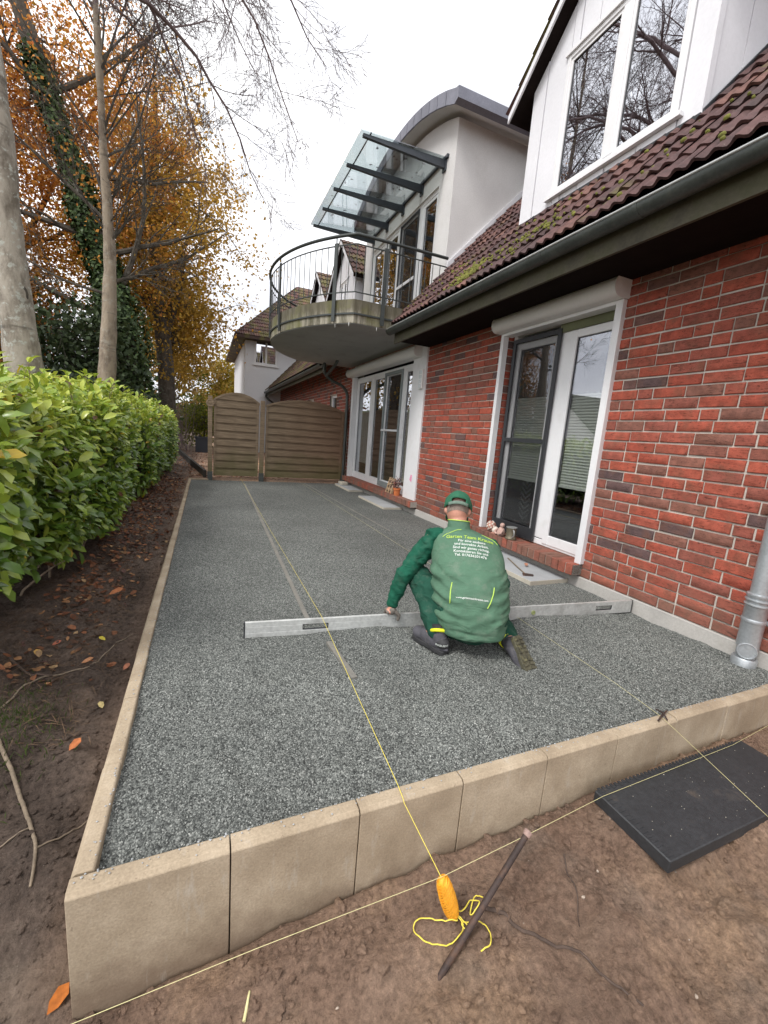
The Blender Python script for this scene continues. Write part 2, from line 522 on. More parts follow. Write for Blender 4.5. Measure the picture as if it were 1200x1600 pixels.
def fence_mat():
    m, n, l, b = newmat('weathered_fence_wood')
    v = coords(n, l, 'world', (1.2, 1, 22))
    c = ramp(n, l, noi(n, l, v, 3.0, 5, 0.6), [(0.3, (0.15, 0.106, 0.068)), (0.6, (0.27, 0.20, 0.13)), (0.8, (0.37, 0.285, 0.195))])
    geo = n.new('ShaderNodeNewGeometry')
    sep = n.new('ShaderNodeSeparateXYZ'); l.new(geo.outputs['Position'], sep.inputs[0])
    vv = coords(n, l)
    red = N(n, 'ShaderNodeMapRange'); l.new(sep.outputs[0], red.inputs[0]); red.inputs[1].default_value = 1.7; red.inputs[2].default_value = 3.4; red.inputs[4].default_value = 0.6
    c = mixc(n, l, red.outputs[0], c, (0.24, 0.125, 0.075))
    ma = n.new('ShaderNodeMath'); ma.operation = 'MULTIPLY_ADD'; l.new(noi(n, l, vv, 2.6, 5), ma.inputs[0]); ma.inputs[1].default_value = -1.0; l.new(sep.outputs[2], ma.inputs[2])
    g = N(n, 'ShaderNodeMapRange'); l.new(ma.outputs[0], g.inputs[0]); g.inputs[1].default_value = 0.12; g.inputs[2].default_value = -0.4; g.inputs[3].default_value = 0; g.inputs[4].default_value = 0.6
    c = mixc(n, l, g.outputs[0], c, (0.1, 0.105, 0.03))
    l.new(c, b.inputs['Base Color'])
    b.inputs['Roughness'].default_value = 0.85
    bump(n, l, b, noi(n, l, v, 8, 5), 0.4, 0.004)
    return m

def slab_mat():       # weathered balcony concrete with moss streaks
    m, n, l, b = newmat('weathered_balcony_concrete')
    v = coords(n, l)
    vs_ = coords(n, l, 'world', (5, 5, 0.8))
    c = ramp(n, l, noi(n, l, v, 3, 5), [(0.3, (0.26, 0.235, 0.18)), (0.7, (0.48, 0.45, 0.37))])
    f = ramp(n, l, noi(n, l, vs_, 2.2, 6, 0.7), [(0.40, 0.0), (0.58, 0.85)])
    c = mixc(n, l, f, c, (0.075, 0.068, 0.04))
    g_ = n.new('ShaderNodeNewGeometry'); sz = n.new('ShaderNodeSeparateXYZ'); l.new(g_.outputs['Position'], sz.inputs[0])
    ma_ = n.new('ShaderNodeMath'); ma_.operation = 'MULTIPLY_ADD'; l.new(noi(n, l, vs_, 4.0, 6, 0.75), ma_.inputs[0]); ma_.inputs[1].default_value = 0.3; l.new(sz.outputs[2], ma_.inputs[2])
    mr_ = N(n, 'ShaderNodeMapRange'); l.new(ma_.outputs[0], mr_.inputs[0]); mr_.inputs[1].default_value = 3.0; mr_.inputs[2].default_value = 3.12; mr_.inputs[3].default_value = 0.0; mr_.inputs[4].default_value = 0.75
    c = mixc(n, l, mr_.outputs[0], c, (0.09, 0.078, 0.048))
    g = ramp(n, l, noi(n, l, v, 2.0, 5, 0.6), [(0.50, 0.0), (0.64, 0.6)])
    c = mixc(n, l, g, c, (0.16, 0.16, 0.05))
    l.new(c, b.inputs['Base Color'])
    b.inputs['Roughness'].default_value = 0.9
    bump(n, l, b, noi(n, l, v, 60, 5), 0.4, 0.004)
    return m

def cloth_mat(name, col, dust=0.25, crease=0.5):
    m, n, l, b = newmat(name)
    v = coords(n, l)
    c = mixc(n, l, 1.0, col, ramp(n, l, noi(n, l, v, 7, 5, 0.6), [(0.3, 0.84), (0.7, 1.16)]), 'MULTIPLY')
    d = ramp(n, l, noi(n, l, v, 11, 6, 0.7), [(0.52, 0.0), (0.75, dust)])
    c = mixc(n, l, d, c, (0.24, 0.25, 0.21))
    c = mixc(n, l, 1.0, c, ramp(n, l, noi(n, l, v, 420, 2), [(0.3, 0.9), (0.7, 1.1)]), 'MULTIPLY')
    l.new(c, b.inputs['Base Color'])
    b.inputs['Roughness'].default_value = 0.85
    b.inputs['Specular IOR Level'].default_value = 0.25
    b.inputs['Sheen Weight'].default_value = 0.0
    w = N(n, 'ShaderNodeTexNoise', Scale=16.0, Detail=3.0, Roughness=0.5, Distortion=1.2)
    try: w.noise_type = 'RIDGED_MULTIFRACTAL'
    except Exception: pass
    l.new(coords(n, l, 'world', (0.7, 0.7, 1.5)), w.inputs['Vector'])
    b1 = N(n, 'ShaderNodeBump', Strength=crease, Distance=0.010); l.new(w.outputs['Fac'], b1.inputs['Height'])
    b2 = N(n, 'ShaderNodeBump', Strength=0.1, Distance=0.0005); l.new(noi(n, l, v, 500, 2), b2.inputs['Height']); l.new(b1.outputs[0], b2.inputs['Normal'])
    l.new(b2.outputs[0], b.inputs['Normal'])
    return m

def mesh_mat():
    m, n, l, b = newmat('insect_mesh')
    b.inputs['Base Color'].default_value = (0.02, 0.021, 0.023, 1); b.inputs['Roughness'].default_value = 0.8
    t = n.new('ShaderNodeBsdfTransparent'); mx = n.new('ShaderNodeMixShader'); mx.inputs[0].default_value = 0.22
    l.new(t.outputs[0], mx.inputs[1]); l.new(b.outputs[0], mx.inputs[2]); l.new(mx.outputs[0], n['Material Output'].inputs[0])
    return m

M = {}
M['screen'] = mesh_mat()
M['brick'] = brick_mat('red_brick', True)
M['brick_mass'] = brick_mat('red_brick_mass', False)
M['mortar'] = simple('mortar', (0.52, 0.48, 0.425), 0.95, 0.2, 5, 0.12, 120, 0.6, 180, 0.003)
M['plinth'] = simple('plinth_render', (0.47, 0.45, 0.42), 0.9, 0.15, 4, 0.08, 90, 0.4, 90, 0.003, dirt=((0.25, 0.23, 0.2), 0.5, 0.75, 0.6), dirtscale=4)
M['concrete'] = concrete_mat()
M['soil'] = soil_mat()
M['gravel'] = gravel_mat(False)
M['stone'] = gravel_mat(True)
M['tile'] = tile_mat('roof_tile_red', True, 0.33)
M['tile_mass'] = tile_mat('roof_tile_far', False, 0.7)
M['white'] = simple('white_painted_frame', (0.78, 0.78, 0.79), 0.35, 0.04, 2, 0.02, 40, 0.05, 200, 0.001, dirt=((0.5, 0.48, 0.44), 0.56, 0.8, 0.4), dirtscale=5)
M['panel'] = simple('white_cladding_board', (0.74, 0.74, 0.77), 0.5, 0.04, 2, 0.03, 40, 0.1, 120, 0.001, dirt=((0.5, 0.5, 0.48), 0.6, 0.85, 0.35), dirtscale=3)
M['shutter'] = simple('light_grey_shutter_box', (0.74, 0.74, 0.73), 0.4, 0.03, 2, 0.02, 40, 0.05, 200, 0.001)
M['stucco'] = simple('white_render', (0.66, 0.65, 0.64), 0.92, 0.07, 1.4, 0.06, 60, 0.5, 150, 0.003, dirt=((0.4, 0.38, 0.34), 0.52, 0.8, 0.4), dirtscale=2)
M['zinc'] = simple('weathered_zinc', (0.085, 0.095, 0.09), 0.5, 0.2, 6, 0.12, 60, 0.2, 60, 0.002, metal=0.55, dirt=((0.16, 0.17, 0.15), 0.55, 0.75, 0.6), dirtscale=8)
M['zinc_light'] = simple('galvanised_pipe', (0.46, 0.49, 0.51), 0.42, 0.12, 8, 0.1, 60, 0.15, 50, 0.002, metal=0.6, dirt=((0.62, 0.63, 0.64), 0.56, 0.7, 0.6), dirtscale=14)
M['zinc_edge'] = simple('bright_zinc_lip', (0.45, 0.46, 0.45), 0.45, 0.1, 8, 0.1, 60, 0.1, 60, 0.001, metal=0.6)
M['fascia'] = simple('mossy_fascia_board', (0.085, 0.077, 0.054), 0.85, 0.3, 5, 0.15, 60, 0.4, 50, 0.004, dirt=((0.05, 0.052, 0.022), 0.45, 0.65, 0.7), dirtscale=5)
M['soffit'] = simple('shade_dark_soffit', (0.014, 0.010, 0.009), 0.9, 0.2, 5, 0.1, 60, 0.2, 60, 0.003, spec=0.05)  # near-black colour holds the shade under the eave, no stain
M['slate'] = simple('slate_edge_strip', (0.20, 0.205, 0.25), 0.6, 0.15, 4, 0.1, 60, 0.2, 60, 0.002)
M['steel'] = simple('dark_painted_steel', (0.05, 0.057, 0.055), 0.5, 0.15, 6, 0.1, 60, 0.15, 80, 0.001, metal=0.3)
M['bracket'] = simple('anthracite_bracket', (0.06, 0.068, 0.08), 0.45, 0.1, 6, 0.1, 60, 0.1, 80, 0.001, metal=0.3)
M['anthracite'] = simple('anthracite_screen_frame', (0.028, 0.03, 0.034), 0.45, 0.05, 6, 0.05, 60, 0.05, 80, 0.001)
M['greyframe'] = simple('grey_screen_frame', (0.22, 0.25, 0.25), 0.45, 0.05, 6, 0.05, 60, 0.05, 80, 0.001)
M['slabc'] = slab_mat()
M['slabunder'] = simple('painted_slab_underside', (0.34, 0.35, 0.345), 0.85, 0.12, 1.6, 0.05, 60, 0.2, 60, 0.002, dirt=((0.12, 0.115, 0.09), 0.58, 0.8, 0.6), dirtscale=3)
M['glass'] = glass_mat('window_glass', (0.88, 0.9, 0.89), 0.19, 1.5, 0.0, 0.02)
M['glass_dormer'] = glass_mat('dormer_glass', (0.6, 0.62, 0.62), 0.48, 1.5, 0.0, 0.03)
M['canopyglass'] = glass_mat('canopy_glass', (0.74, 0.79, 0.79), 0.12, 1.45, 0.02)
M['blind'] = simple('pleated_blind', (0.74, 0.75, 0.70), 0.8, 0.03, 4, 0.02, 60, 0.05, 60, 0.001)
M['room'] = simple('dim_room', (0.014, 0.013, 0.013), 0.9, 0.3, 3, 0.1, 40, 0.0)  # darkness of the unlit room is put into this near-black colour
M['olive'] = simple('olive_awning_fabric', (0.13, 0.14, 0.075), 0.8, 0.1, 4, 0.1, 80, 0.1, 80, 0.001)
M['fence'] = fence_mat()
M['alu'] = simple('worn_aluminium', (0.62, 0.63, 0.61), 0.45, 0.12, 6, 0.12, 50, 0.15, 60, 0.001, metal=0.4, dirt=((0.24, 0.23, 0.21), 0.5, 0.75, 0.6), dirtscale=7)
M['line'] = simple('yellow_builders_line', (0.75, 0.62, 0.08), 0.6, 0.08, 20, 0.1, 300, 0.0)
M['line_pale'] = simple('pale_builders_line', (0.6, 0.55, 0.28), 0.6, 0.08, 20, 0.1, 300, 0.0)
M['reel'] = simple('orange_yellow_twine', (0.80, 0.36, 0.02), 0.6, 0.12, 20, 0.15, 200, 0.0)
M['rust'] = simple('rusty_steel_rod', (0.055, 0.037, 0.032), 0.7, 0.3, 12, 0.2, 90, 0.5, 90, 0.003, metal=0.3, dirt=((0.16, 0.085, 0.05), 0.5, 0.68, 0.6), dirtscale=20)
M['rust_end'] = simple('hammered_rod_end', (0.3, 0.2, 0.17), 0.7, 0.2, 20, 0.2, 90, 0.4, 90, 0.002)
M['plate'] = simple('black_plastic_plate', (0.028, 0.03, 0.033), 0.55, 0.15, 6, 0.2, 60, 0.35, 140, 0.002, dirt=((0.16, 0.12, 0.085), 0.6, 0.78, 0.5), dirtscale=6)
M['paver'] = simple('grey_paving_sample', (0.36, 0.375, 0.385), 0.85, 0.1, 5, 0.15, 130, 0.3, 150, 0.002)
M['paver_edge'] = simple('pale_slab_edge', (0.5, 0.46, 0.38), 0.85, 0.1, 5, 0.1, 100, 0.2, 100, 0.002)
M['rail'] = simple('flat_screed_rail', (0.21, 0.20, 0.178), 0.7, 0.15, 6, 0.15, 60, 0.2, 60, 0.001, metal=0.2)
M['bark_pale'] = bark_mat('pale_bark', (0.34, 0.305, 0.25), (0.14, 0.118, 0.09), 0.85)
M['bark_thin'] = bark_mat('buff_bark', (0.30, 0.245, 0.18), (0.15, 0.115, 0.085), 0.3)
M['bark_dark'] = bark_mat('dark_bark', (0.085, 0.072, 0.055), (0.04, 0.033, 0.026), 0.15)
M['twig'] = simple('twig_bark', (0.17, 0.125, 0.125), 0.85, 0.2, 4, 0.1, 60, 0.0)
M['leaf'] = attr_mat('laurel_leaf', 'col', 0.28, 0.28, 0.12, 25, 0.55)
M['foliage'] = attr_mat('autumn_foliage', 'col', 0.7, 0.5, 0.15, 4, 0.2)
M['ivy'] = attr_mat('ivy_leaf', 'col', 0.55, 0.1, 0.2, 8, 0.3)
M['litter'] = attr_mat('fallen_leaf', 'col', 0.75, 0.1, 0.25, 60, 0.25)
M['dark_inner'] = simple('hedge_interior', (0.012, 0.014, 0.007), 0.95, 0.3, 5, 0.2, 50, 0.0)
M['root'] = simple('root_bark', (0.075, 0.05, 0.038), 0.9, 0.25, 20, 0.2, 90, 0.4, 90, 0.003)
M['drytwig'] = simple('dry_twig', (0.2, 0.155, 0.11), 0.9, 0.25, 20, 0.2, 90, 0.3, 90, 0.002)
M['timber_dark'] = simple('dark_edging_timber', (0.03, 0.025, 0.02), 0.8, 0.2, 5, 0.1, 60, 0.3, 60, 0.003)
M['planter'] = simple('anthracite_planter', (0.035, 0.04, 0.05), 0.5, 0.08, 5, 0.05, 60, 0.0)
M['lampwhite'] = simple('white_enamel', (0.78, 0.78, 0.76), 0.35, 0.03, 5, 0.02, 60, 0.0)
M['frost'] = simple('frosted_panel', (0.62, 0.66, 0.67), 0.25, 0.03, 5, 0.02, 60, 0.0)
# ================================================================== GROUND
def sstep(a): 
    a = np.clip(a, 0, 1); return a * a * (3 - 2 * a)
def gz(x, y, rough=True):
    x = np.asarray(x, float); y = np.asarray(y, float)
    bank = 0.07 * sstep(-x / 0.7)
    front = np.interp(x, [-0.01, 0.4, 0.8, 1.2, 1.6, 2.0, 3.5, 6], [-0.41, -0.37, -0.32, -0.285, -0.275, -0.235, -0.2, -0.2]) + np.where(x < 0, bank, 0) + 0.03 * np.exp(-((x - 2.3) / .5) ** 2 - ((y + .2) / .2) ** 2) - 0.04 * np.clip(-y, 0, 1)
    left = np.interp(y, [0, 0.5, 1.2, 2.5, 5, 9, 14], [-0.41, -0.31, -0.21, -0.14, -0.09, -0.03, 0.02]) + bank
    inside = (x > 0.025) & (y > 0.025) & (y < 8.86) & (x < 30)
    z = np.where(y < 0, front, np.where(x < 0.025, left, np.where(y > 8.86, 0.02, -0.55)))
    if rough:
        near = np.clip(1.4 - np.hypot(x - 0.5, y) / 9.0, 0.15, 1)
        r = 0.03 * fbm(x, y, 0, 2.2, 3) + 0.021 * fbm(x, y, 3, 9, 5, 0.55) + 0.008 * np.abs(fbm(x, y, 7, 30, 3)) - 0.012 * np.clip(fbm(x * 1.0, y * 2.2, 13, 6, 3) - .35, 0, 1)
        clod = fbm(x, y, 11, 5, 3)
        r = r + 0.022 * np.clip(clod - 0.25, 0, 1)
        z = z + r * near * np.where(inside, 0, 1) * np.where((y < 0.05) & (x > -.02), np.clip(.35 + np.abs(y) / .2, 0, 1), 1)
    return z
xs = np.unique(np.concatenate([np.linspace(-140, -12, 14), np.linspace(-12, -1.4, 40), np.arange(-1.4, 3.52, 0.013), np.linspace(3.6, 20, 20), np.linspace(20, 160, 12)]))
ys = np.unique(np.concatenate([np.linspace(-60, -3, 14), np.linspace(-3, -1.0, 12), np.arange(-1.0, 0.02, 0.011), np.arange(0.02, 3, 0.02), np.arange(3, 10, 0.09), np.linspace(10.1, 30, 40), np.linspace(31, 260, 24)]))
GX, GY = np.meshgrid(xs, ys, indexing='ij')
GZ = gz(GX, GY)
def gridmesh(name, X, Y, Z):
    a, b = X.shape
    me = bpy.data.meshes.new(name)
    co = np.stack([X, Y, Z], -1).reshape(-1, 3)
    i = np.arange(a * b).reshape(a, b)
    q = np.stack([i[:-1, :-1], i[1:, :-1], i[1:, 1:], i[:-1, 1:]], -1).reshape(-1, 4)
    me.vertices.add(len(co)); me.vertices.foreach_set('co', co.ravel())
    me.loops.add(q.size); me.loops.foreach_set('vertex_index', q.ravel())
    me.polygons.add(len(q)); me.polygons.foreach_set('loop_start', np.arange(0, q.size, 4))
    me.update(); me.validate()
    smooth(me)
    return me
mk('ground', gridmesh('ground', GX, GY, GZ), M['soil'], kind='structure', label='bare brown soil around the gravel terrace', cat='ground')

# ---- gravel terrace
def gravz(x, y):
    x = np.asarray(x, float); y = np.asarray(y, float)
    r = np.clip((1.45 - y) / 0.5, 0, 1)
    z = -0.026 + 0.0015 * fbm(x, y, 2, 3, 2)
    z = z + r * (0.019 * fbm(x, y, 0, 3.0, 3) + 0.008 * fbm(x, y, 5, 11, 2) - 0.008 - 0.012 * np.clip(fbm(x * .7, y * 2.4, 9, 4.5, 2) - .3, 0, 1))
    ridge = np.exp(-((y - (1.25 - 0.092 * (x - 0.9))) / 0.09) ** 2) * np.clip((x - 0.75) / 0.3, 0, 1) * np.clip((3.3 - x) / 0.4, 0, 1)
    z = z + ridge * (0.016 + 0.014 * np.clip(fbm(x, y, 1, 6, 2), -0.5, 1))
    sc = np.exp(-((y - 0.62 - 0.12 * np.sin(x * 4)) / 0.035) ** 2) * (np.abs(x - 0.42) < 0.28)
    for (fx, fy, fa) in ((.62, .95, .3), (.9, .62, .2), (1.25, .48, .5), (1.5, .3, .1), (2.3, .75, .4), (2.65, .5, .2), (.45, .38, .3), (2.0, .28, .6), (3.0, .9, .3)):
        u_ = (x - fx) * math.cos(fa) + (y - fy) * math.sin(fa); v_ = -(x - fx) * math.sin(fa) + (y - fy) * math.cos(fa)
        q_ = (u_ / .055) ** 2 + (v_ / .14) ** 2
        z = z - .013 * np.exp(-q_ * q_) + .006 * np.exp(-((np.sqrt(q_) - 1.35) / .35) ** 2)
    return z - 0.012 * sc
gx = np.unique(np.concatenate([np.arange(0.05, 3.515, 0.025), [3.515]]))
gy = np.unique(np.concatenate([np.arange(0.05, 2.0, 0.02), np.arange(2.0, 8.84, 0.09), [8.84]]))
VX, VY = np.meshgrid(gx, gy, indexing='ij')
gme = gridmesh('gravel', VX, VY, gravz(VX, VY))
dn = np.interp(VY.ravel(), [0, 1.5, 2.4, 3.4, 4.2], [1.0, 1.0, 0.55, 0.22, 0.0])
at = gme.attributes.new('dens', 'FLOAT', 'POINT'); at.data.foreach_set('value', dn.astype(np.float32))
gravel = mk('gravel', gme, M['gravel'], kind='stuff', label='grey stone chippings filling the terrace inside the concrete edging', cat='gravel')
ng = bpy.data.node_groups.new('chippings', 'GeometryNodeTree')
ng.interface.new_socket('Geometry', in_out='INPUT', socket_type='NodeSocketGeometry')
ng.interface.new_socket('Geometry', in_out='OUTPUT', socket_type='NodeSocketGeometry')
gn, gl = ng.nodes, ng.links
gi = gn.new('NodeGroupInput'); go = gn.new('NodeGroupOutput')
dp = gn.new('GeometryNodeDistributePointsOnFaces'); dp.distribute_method = 'RANDOM'
na = gn.new('GeometryNodeInputNamedAttribute'); na.data_type = 'FLOAT'; na.inputs['Name'].default_value = 'dens'
mu = gn.new('ShaderNodeMath'); mu.operation = 'MULTIPLY'; mu.inputs[1].default_value = 24000.0
gl.new(na.outputs['Attribute'], mu.inputs[0]); gl.new(gi.outputs[0], dp.inputs['Mesh']); gl.new(mu.outputs[0], dp.inputs['Density'])
ico = gn.new('GeometryNodeMeshIcoSphere'); ico.inputs['Radius'].default_value = 0.0037; ico.inputs['Subdivisions'].default_value = 1
sp = gn.new('GeometryNodeSetPosition'); nz = gn.new('ShaderNodeTexNoise'); nz.inputs['Scale'].default_value = 290.0
vm = gn.new('ShaderNodeVectorMath'); vm.operation = 'SUBTRACT'; vm.inputs[1].default_value = (0.5, 0.5, 0.5)
vsn = gn.new('ShaderNodeVectorMath'); vsn.operation = 'SCALE'; vsn.inputs[3].default_value = 0.005
gl.new(nz.outputs['Color'], vm.inputs[0]); gl.new(vm.outputs[0], vsn.inputs[0]); gl.new(vsn.outputs[0], sp.inputs['Offset']); gl.new(ico.outputs['Mesh'], sp.inputs['Geometry'])
sm = gn.new('GeometryNodeSetMaterial'); sm.inputs['Material'].default_value = M['stone']; gl.new(sp.outputs[0], sm.inputs['Geometry'])
iop = gn.new('GeometryNodeInstanceOnPoints'); gl.new(dp.outputs['Points'], iop.inputs['Points']); gl.new(sm.outputs[0], iop.inputs['Instance'])
rr = gn.new('FunctionNodeRandomValue'); rr.data_type = 'FLOAT_VECTOR'; rr.inputs[1].default_value = (6.28, 6.28, 6.28)
rs = gn.new('FunctionNodeRandomValue'); rs.data_type = 'FLOAT_VECTOR'; rs.inputs[0].default_value = (0.55, 0.5, 0.4); rs.inputs[1].default_value = (1.35, 1.15, 0.95)
gl.new(rr.outputs[0], iop.inputs['Rotation']); gl.new(rs.outputs[0], iop.inputs['Scale'])
jg = gn.new('GeometryNodeJoinGeometry'); gl.new(gi.outputs[0], jg.inputs[0]); gl.new(iop.outputs[0], jg.inputs[0]); gl.new(jg.outputs[0], go.inputs[0])
gravel.modifiers.new('chippings', 'NODES').node_group = ng

# ================================================================== EDGING BLOCKS
BW, BT = 0.4, 0.056
def block(w, t, h, along):
    b = MB(); c = 0.012
    # cross-section with a chamfered front/outer arris and a softer inner one
    prof = [(0, -h), (t, -h), (t, -0.005), (t - 0.005, 0), (c, 0), (0, -c)]
    if along == 'x': b.prism([(0.002, q[0], q[1]) for q in prof], (0, 0, 0), (w - 0.004, 0, 0))
    else: b.prism([(q[0], 0.0015, q[1]) for q in prof], (0, 0, 0), (0, w - 0.003, 0))
    me = b.mesh('edging_block'); fixn(me); bevel(me, 0.0018); me.materials.append(M['concrete'])
    return me
fe = thing('block_edging', (1.8, 0.03, -0.3), 'beige concrete block edging across the front of the gravel terrace', 'edging')
bx_ = block(BW, BT, 0.62, 'x')
for i in range(9):
    o = bpy.data.objects.new('edging_block', bx_); COL.objects.link(o)
    o.location = (i * BW, random.uniform(-0.002, 0.002), random.uniform(-0.003, 0.003)); put(o, fe)
se = thing('block_edging', (0.03, 4.4, -0.3), 'long run of beige concrete blocks between gravel and hedge soil', 'edging')
by_ = block(BW, BT, 0.55, 'y')
for i in range(22):
    o = bpy.data.objects.new('edging_block', by_); COL.objects.link(o)
    o.location = (random.uniform(-0.002, 0.002), BT + 0.001 + i * BW, random.uniform(-0.003, 0.002)); put(o, se)
be = thing('block_edging', (0.25, 8.87, -0.2), 'short return of concrete blocks at the foot of the wooden fence', 'edging')
for i in range(1):
    o = bpy.data.objects.new('edging_block', bx_); COL.objects.link(o)
    o.location = (0.0, BT + 22 * BW + 0.002, -0.002); put(o, be)

# ================================================================== BRICK HOUSE
XW = 3.531
house = thing('brick_house', (3.9, 2.0, -0.3), 'red brick house with white dormers and tiled eave along the gravel terrace', 'house')
ZTOP = 3.2
D1 = (1.655, 3.165, 0.2, 2.55)      # door opening one: y0, y1, z0, z1
D2 = (5.05, 8.70, 0.2, 2.66)
core = MB()
core.box(XW + 0.011, XW + 0.25, -1.6, D1[0], 0.075, ZTOP)
core.box(XW + 0.011, XW + 0.25, D1[1], D2[0], 0.075, ZTOP)
core.box(XW + 0.011, XW + 0.25, D2[1], 8.95, 0.075, ZTOP)
core.box(XW + 0.012, XW + 0.249, D1[0], D1[1], D1[3], ZTOP - 0.001); core.box(XW + 0.012, XW + 0.249, D1[0], D1[1], 0.076, D1[2] - 0.1)
core.box(XW + 0.012, XW + 0.249, D2[0], D2[1], D2[3], ZTOP - 0.001); core.box(XW + 0.012, XW + 0.249, D2[0], D2[1], 0.076, D2[2] - 0.1)
wall = mk('wall', core, M['mortar'], house)
mk('plinth', MB().box(XW - 0.012, XW + 0.26, -1.6, 8.95, -0.6, 0.073), M['plinth'], house, bev=0.004)

def brick_mesh(L, H=0.0715, D=0.05, seed=0):
    r = random.Random(seed)
    j = lambda s: r.uniform(-s, s)
    b = MB()
    c = 0.0045
    n = 5
    # front face slightly bowed and uneven, arrises rounded off
    P = []
    for zi, zz in enumerate((0.0, c, H * 0.5, H - c, H)):
        row = []
        for yi in range(n):
            t = yi / (n - 1)
            yy = [0, c, L * 0.5, L - c, L][yi]
            edge = zi in (0, 4) or yi in (0, 4)
            x = 0.004 + j(0.0008) if edge else -j(0.0014) - 0.0006
            row.append((x, yy + (j(0.0012) if edge else 0), zz + (j(0.0011) if edge else 0)))
        P.append(row)
    b.grid(P)
    # sides
    ring = P[0] + [P[i][4] for i in range(1, 5)] + P[4][3::-1] + [P[i][0] for i in range(3, 0, -1)]
    k = len(ring); m0 = len(b.v)
    b.v += ring; b.v += [(D, q[1], q[2]) for q in ring]
    for i in range(k):
        i2 = (i + 1) % k
        b.f.append((m0 + i, m0 + i2, m0 + k + i2, m0 + k + i)); b.mi.append(0)
    return b
def bricks_layout(segs, z0, nz, zmax, rnd):
    out = []
    course = 0.0833
    for i in range(nz):
        z = z0 + i * course
        for (ya, yb, zl, zh) in segs:
            if z < zl - 1e-6 or z + 0.07 > zh: continue
            y = ya; first = True
            while y < yb - 0.02:
                L = 0.24 if rnd.random() < 0.76 else 0.115
                if first and i % 2: L = rnd.choice((0.115, 0.17, 0.09))
                first = False
                if y + L > yb - 0.045: L = yb - y
                out.append((y, z, L)); y += L + 0.011
    return out
rb = random.Random(3)
segs = [(-1.6, D1[0], 0, 9), (D1[0], D1[1], D1[3] + 0.02, 9), (D1[1], D2[0], 0, 9), (D2[0], D2[1], D2[3] + 0.02, 9), (D2[1], 8.95, 0, 9)]
BL = bricks_layout(segs, 0.079, 38, ZTOP, rb)
def tone(r):
    u = r.random()
    if u < 0.58: return r.uniform(0.0, 0.5)
    if u < 0.87: return r.uniform(0.5, 0.74)
    return r.uniform(0.8, 1.0)
def px(p):                                # only used to decide which pieces show largest
    d = Vector(p) - CAM
    w = d.dot(FWD)
    if w < 0.1: return None
    return (600 + 659.5 * d.dot(RIGHT) / w, 800 + 659.5 * d.dot(DOWN) / w, w)
def shown(p, mrg=40):
    q = px(p)
    return q is not None and -mrg < q[0] < 1200 + mrg and -mrg < q[1] < 1600 + mrg
ranked = sorted([b for b in BL if shown((XW, b[0] + b[2] * .5, b[1])) and b[1] < 2.75], key=lambda b: (Vector((XW, b[0], b[1])) - CAM).length)
single = set(ranked[:235])
protos = {}
for L in (0.24, 0.115):
    protos[L] = []
    for s in range(6):
        me = brick_mesh(L, seed=s + int(L * 1000)).mesh('brick'); fixn(me); me.materials.append(M['brick']); smooth(me, 40); protos[L].append(me)
mass = MB(); mt = []
def add_mass(mass, mt, bm, off, t):
    n = len(mass.v)
    mass.v += [(q[0] + off[0], q[1] + off[1], q[2] + off[2]) for q in bm.v]
    mass.f += [tuple(n + i for i in f) for f in bm.f]; mass.mi += [0] * len(bm.f)
    mt += [t] * len(bm.v)
def plain_brick(L, H=0.0715):
    b = MB(); c = 0.004; D = 0.04
    b.v = [(0.003, 0, 0), (0.003, L, 0), (0.003, L, H), (0.003, 0, H), (0, c, c), (0, L - c, c), (0, L - c, H - c), (0, c, H - c), (D, 0, 0), (D, L, 0), (D, L, H), (D, 0, H)]
    b.f = [(4, 7, 6, 5)] + [(i, (i + 1) % 4, 4 + (i + 1) % 4, 4 + i) for i in range(4)] + [(i, 8 + i, 8 + (i + 1) % 4, (i + 1) % 4) for i in range(4)]
    b.mi = [0] * len(b.f)
    return b
for b in BL:
    t = tone(rb); off = (XW + rb.uniform(-0.002, 0.0015), b[0], b[1] + rb.uniform(-0.0018, 0.0018))
    if b in single:
        L = 0.24 if b[2] > 0.15 else 0.115
        o = bpy.data.objects.new('brick', rb.choice(protos[L])); COL.objects.link(o)
        o.location = off; o.scale = (1, b[2] / L * rb.uniform(.982, 1.01), rb.uniform(.965, 1.02)); o.rotation_euler = (rb.uniform(-.006, .006), 0, rb.uniform(-.004, .004)); o.parent = wall; o['tone'] = t
    else:
        add_mass(mass, mt, plain_brick(b[2]), off, t)
for i in range(28):     # bricks turning into the door reveal
    z = 0.2454 + i * 0.0833
    if z > 2.5: break
    for yy, dy in ((D1[1] - 0.011, 0.02), ):
        bm = MB().box(0.035, 0.14 - (i % 2) * 0.035, 0, dy, 0, 0.0715)
        add_mass(mass, mt, bm, (XW, yy, z), tone(rb))
def mass_obj(name, mass, mt, mat, parent, kind='stuff'):
    me = mass.mesh(name); fixn(me)
    a = me.attributes.new('tone', 'FLOAT', 'POINT'); a.data.foreach_set('value', np.array(mt, np.float32))
    return mk(name, me, mat, parent, kind=kind)
mass_obj('brickwork', mass, mt, M['brick_mass'], house)

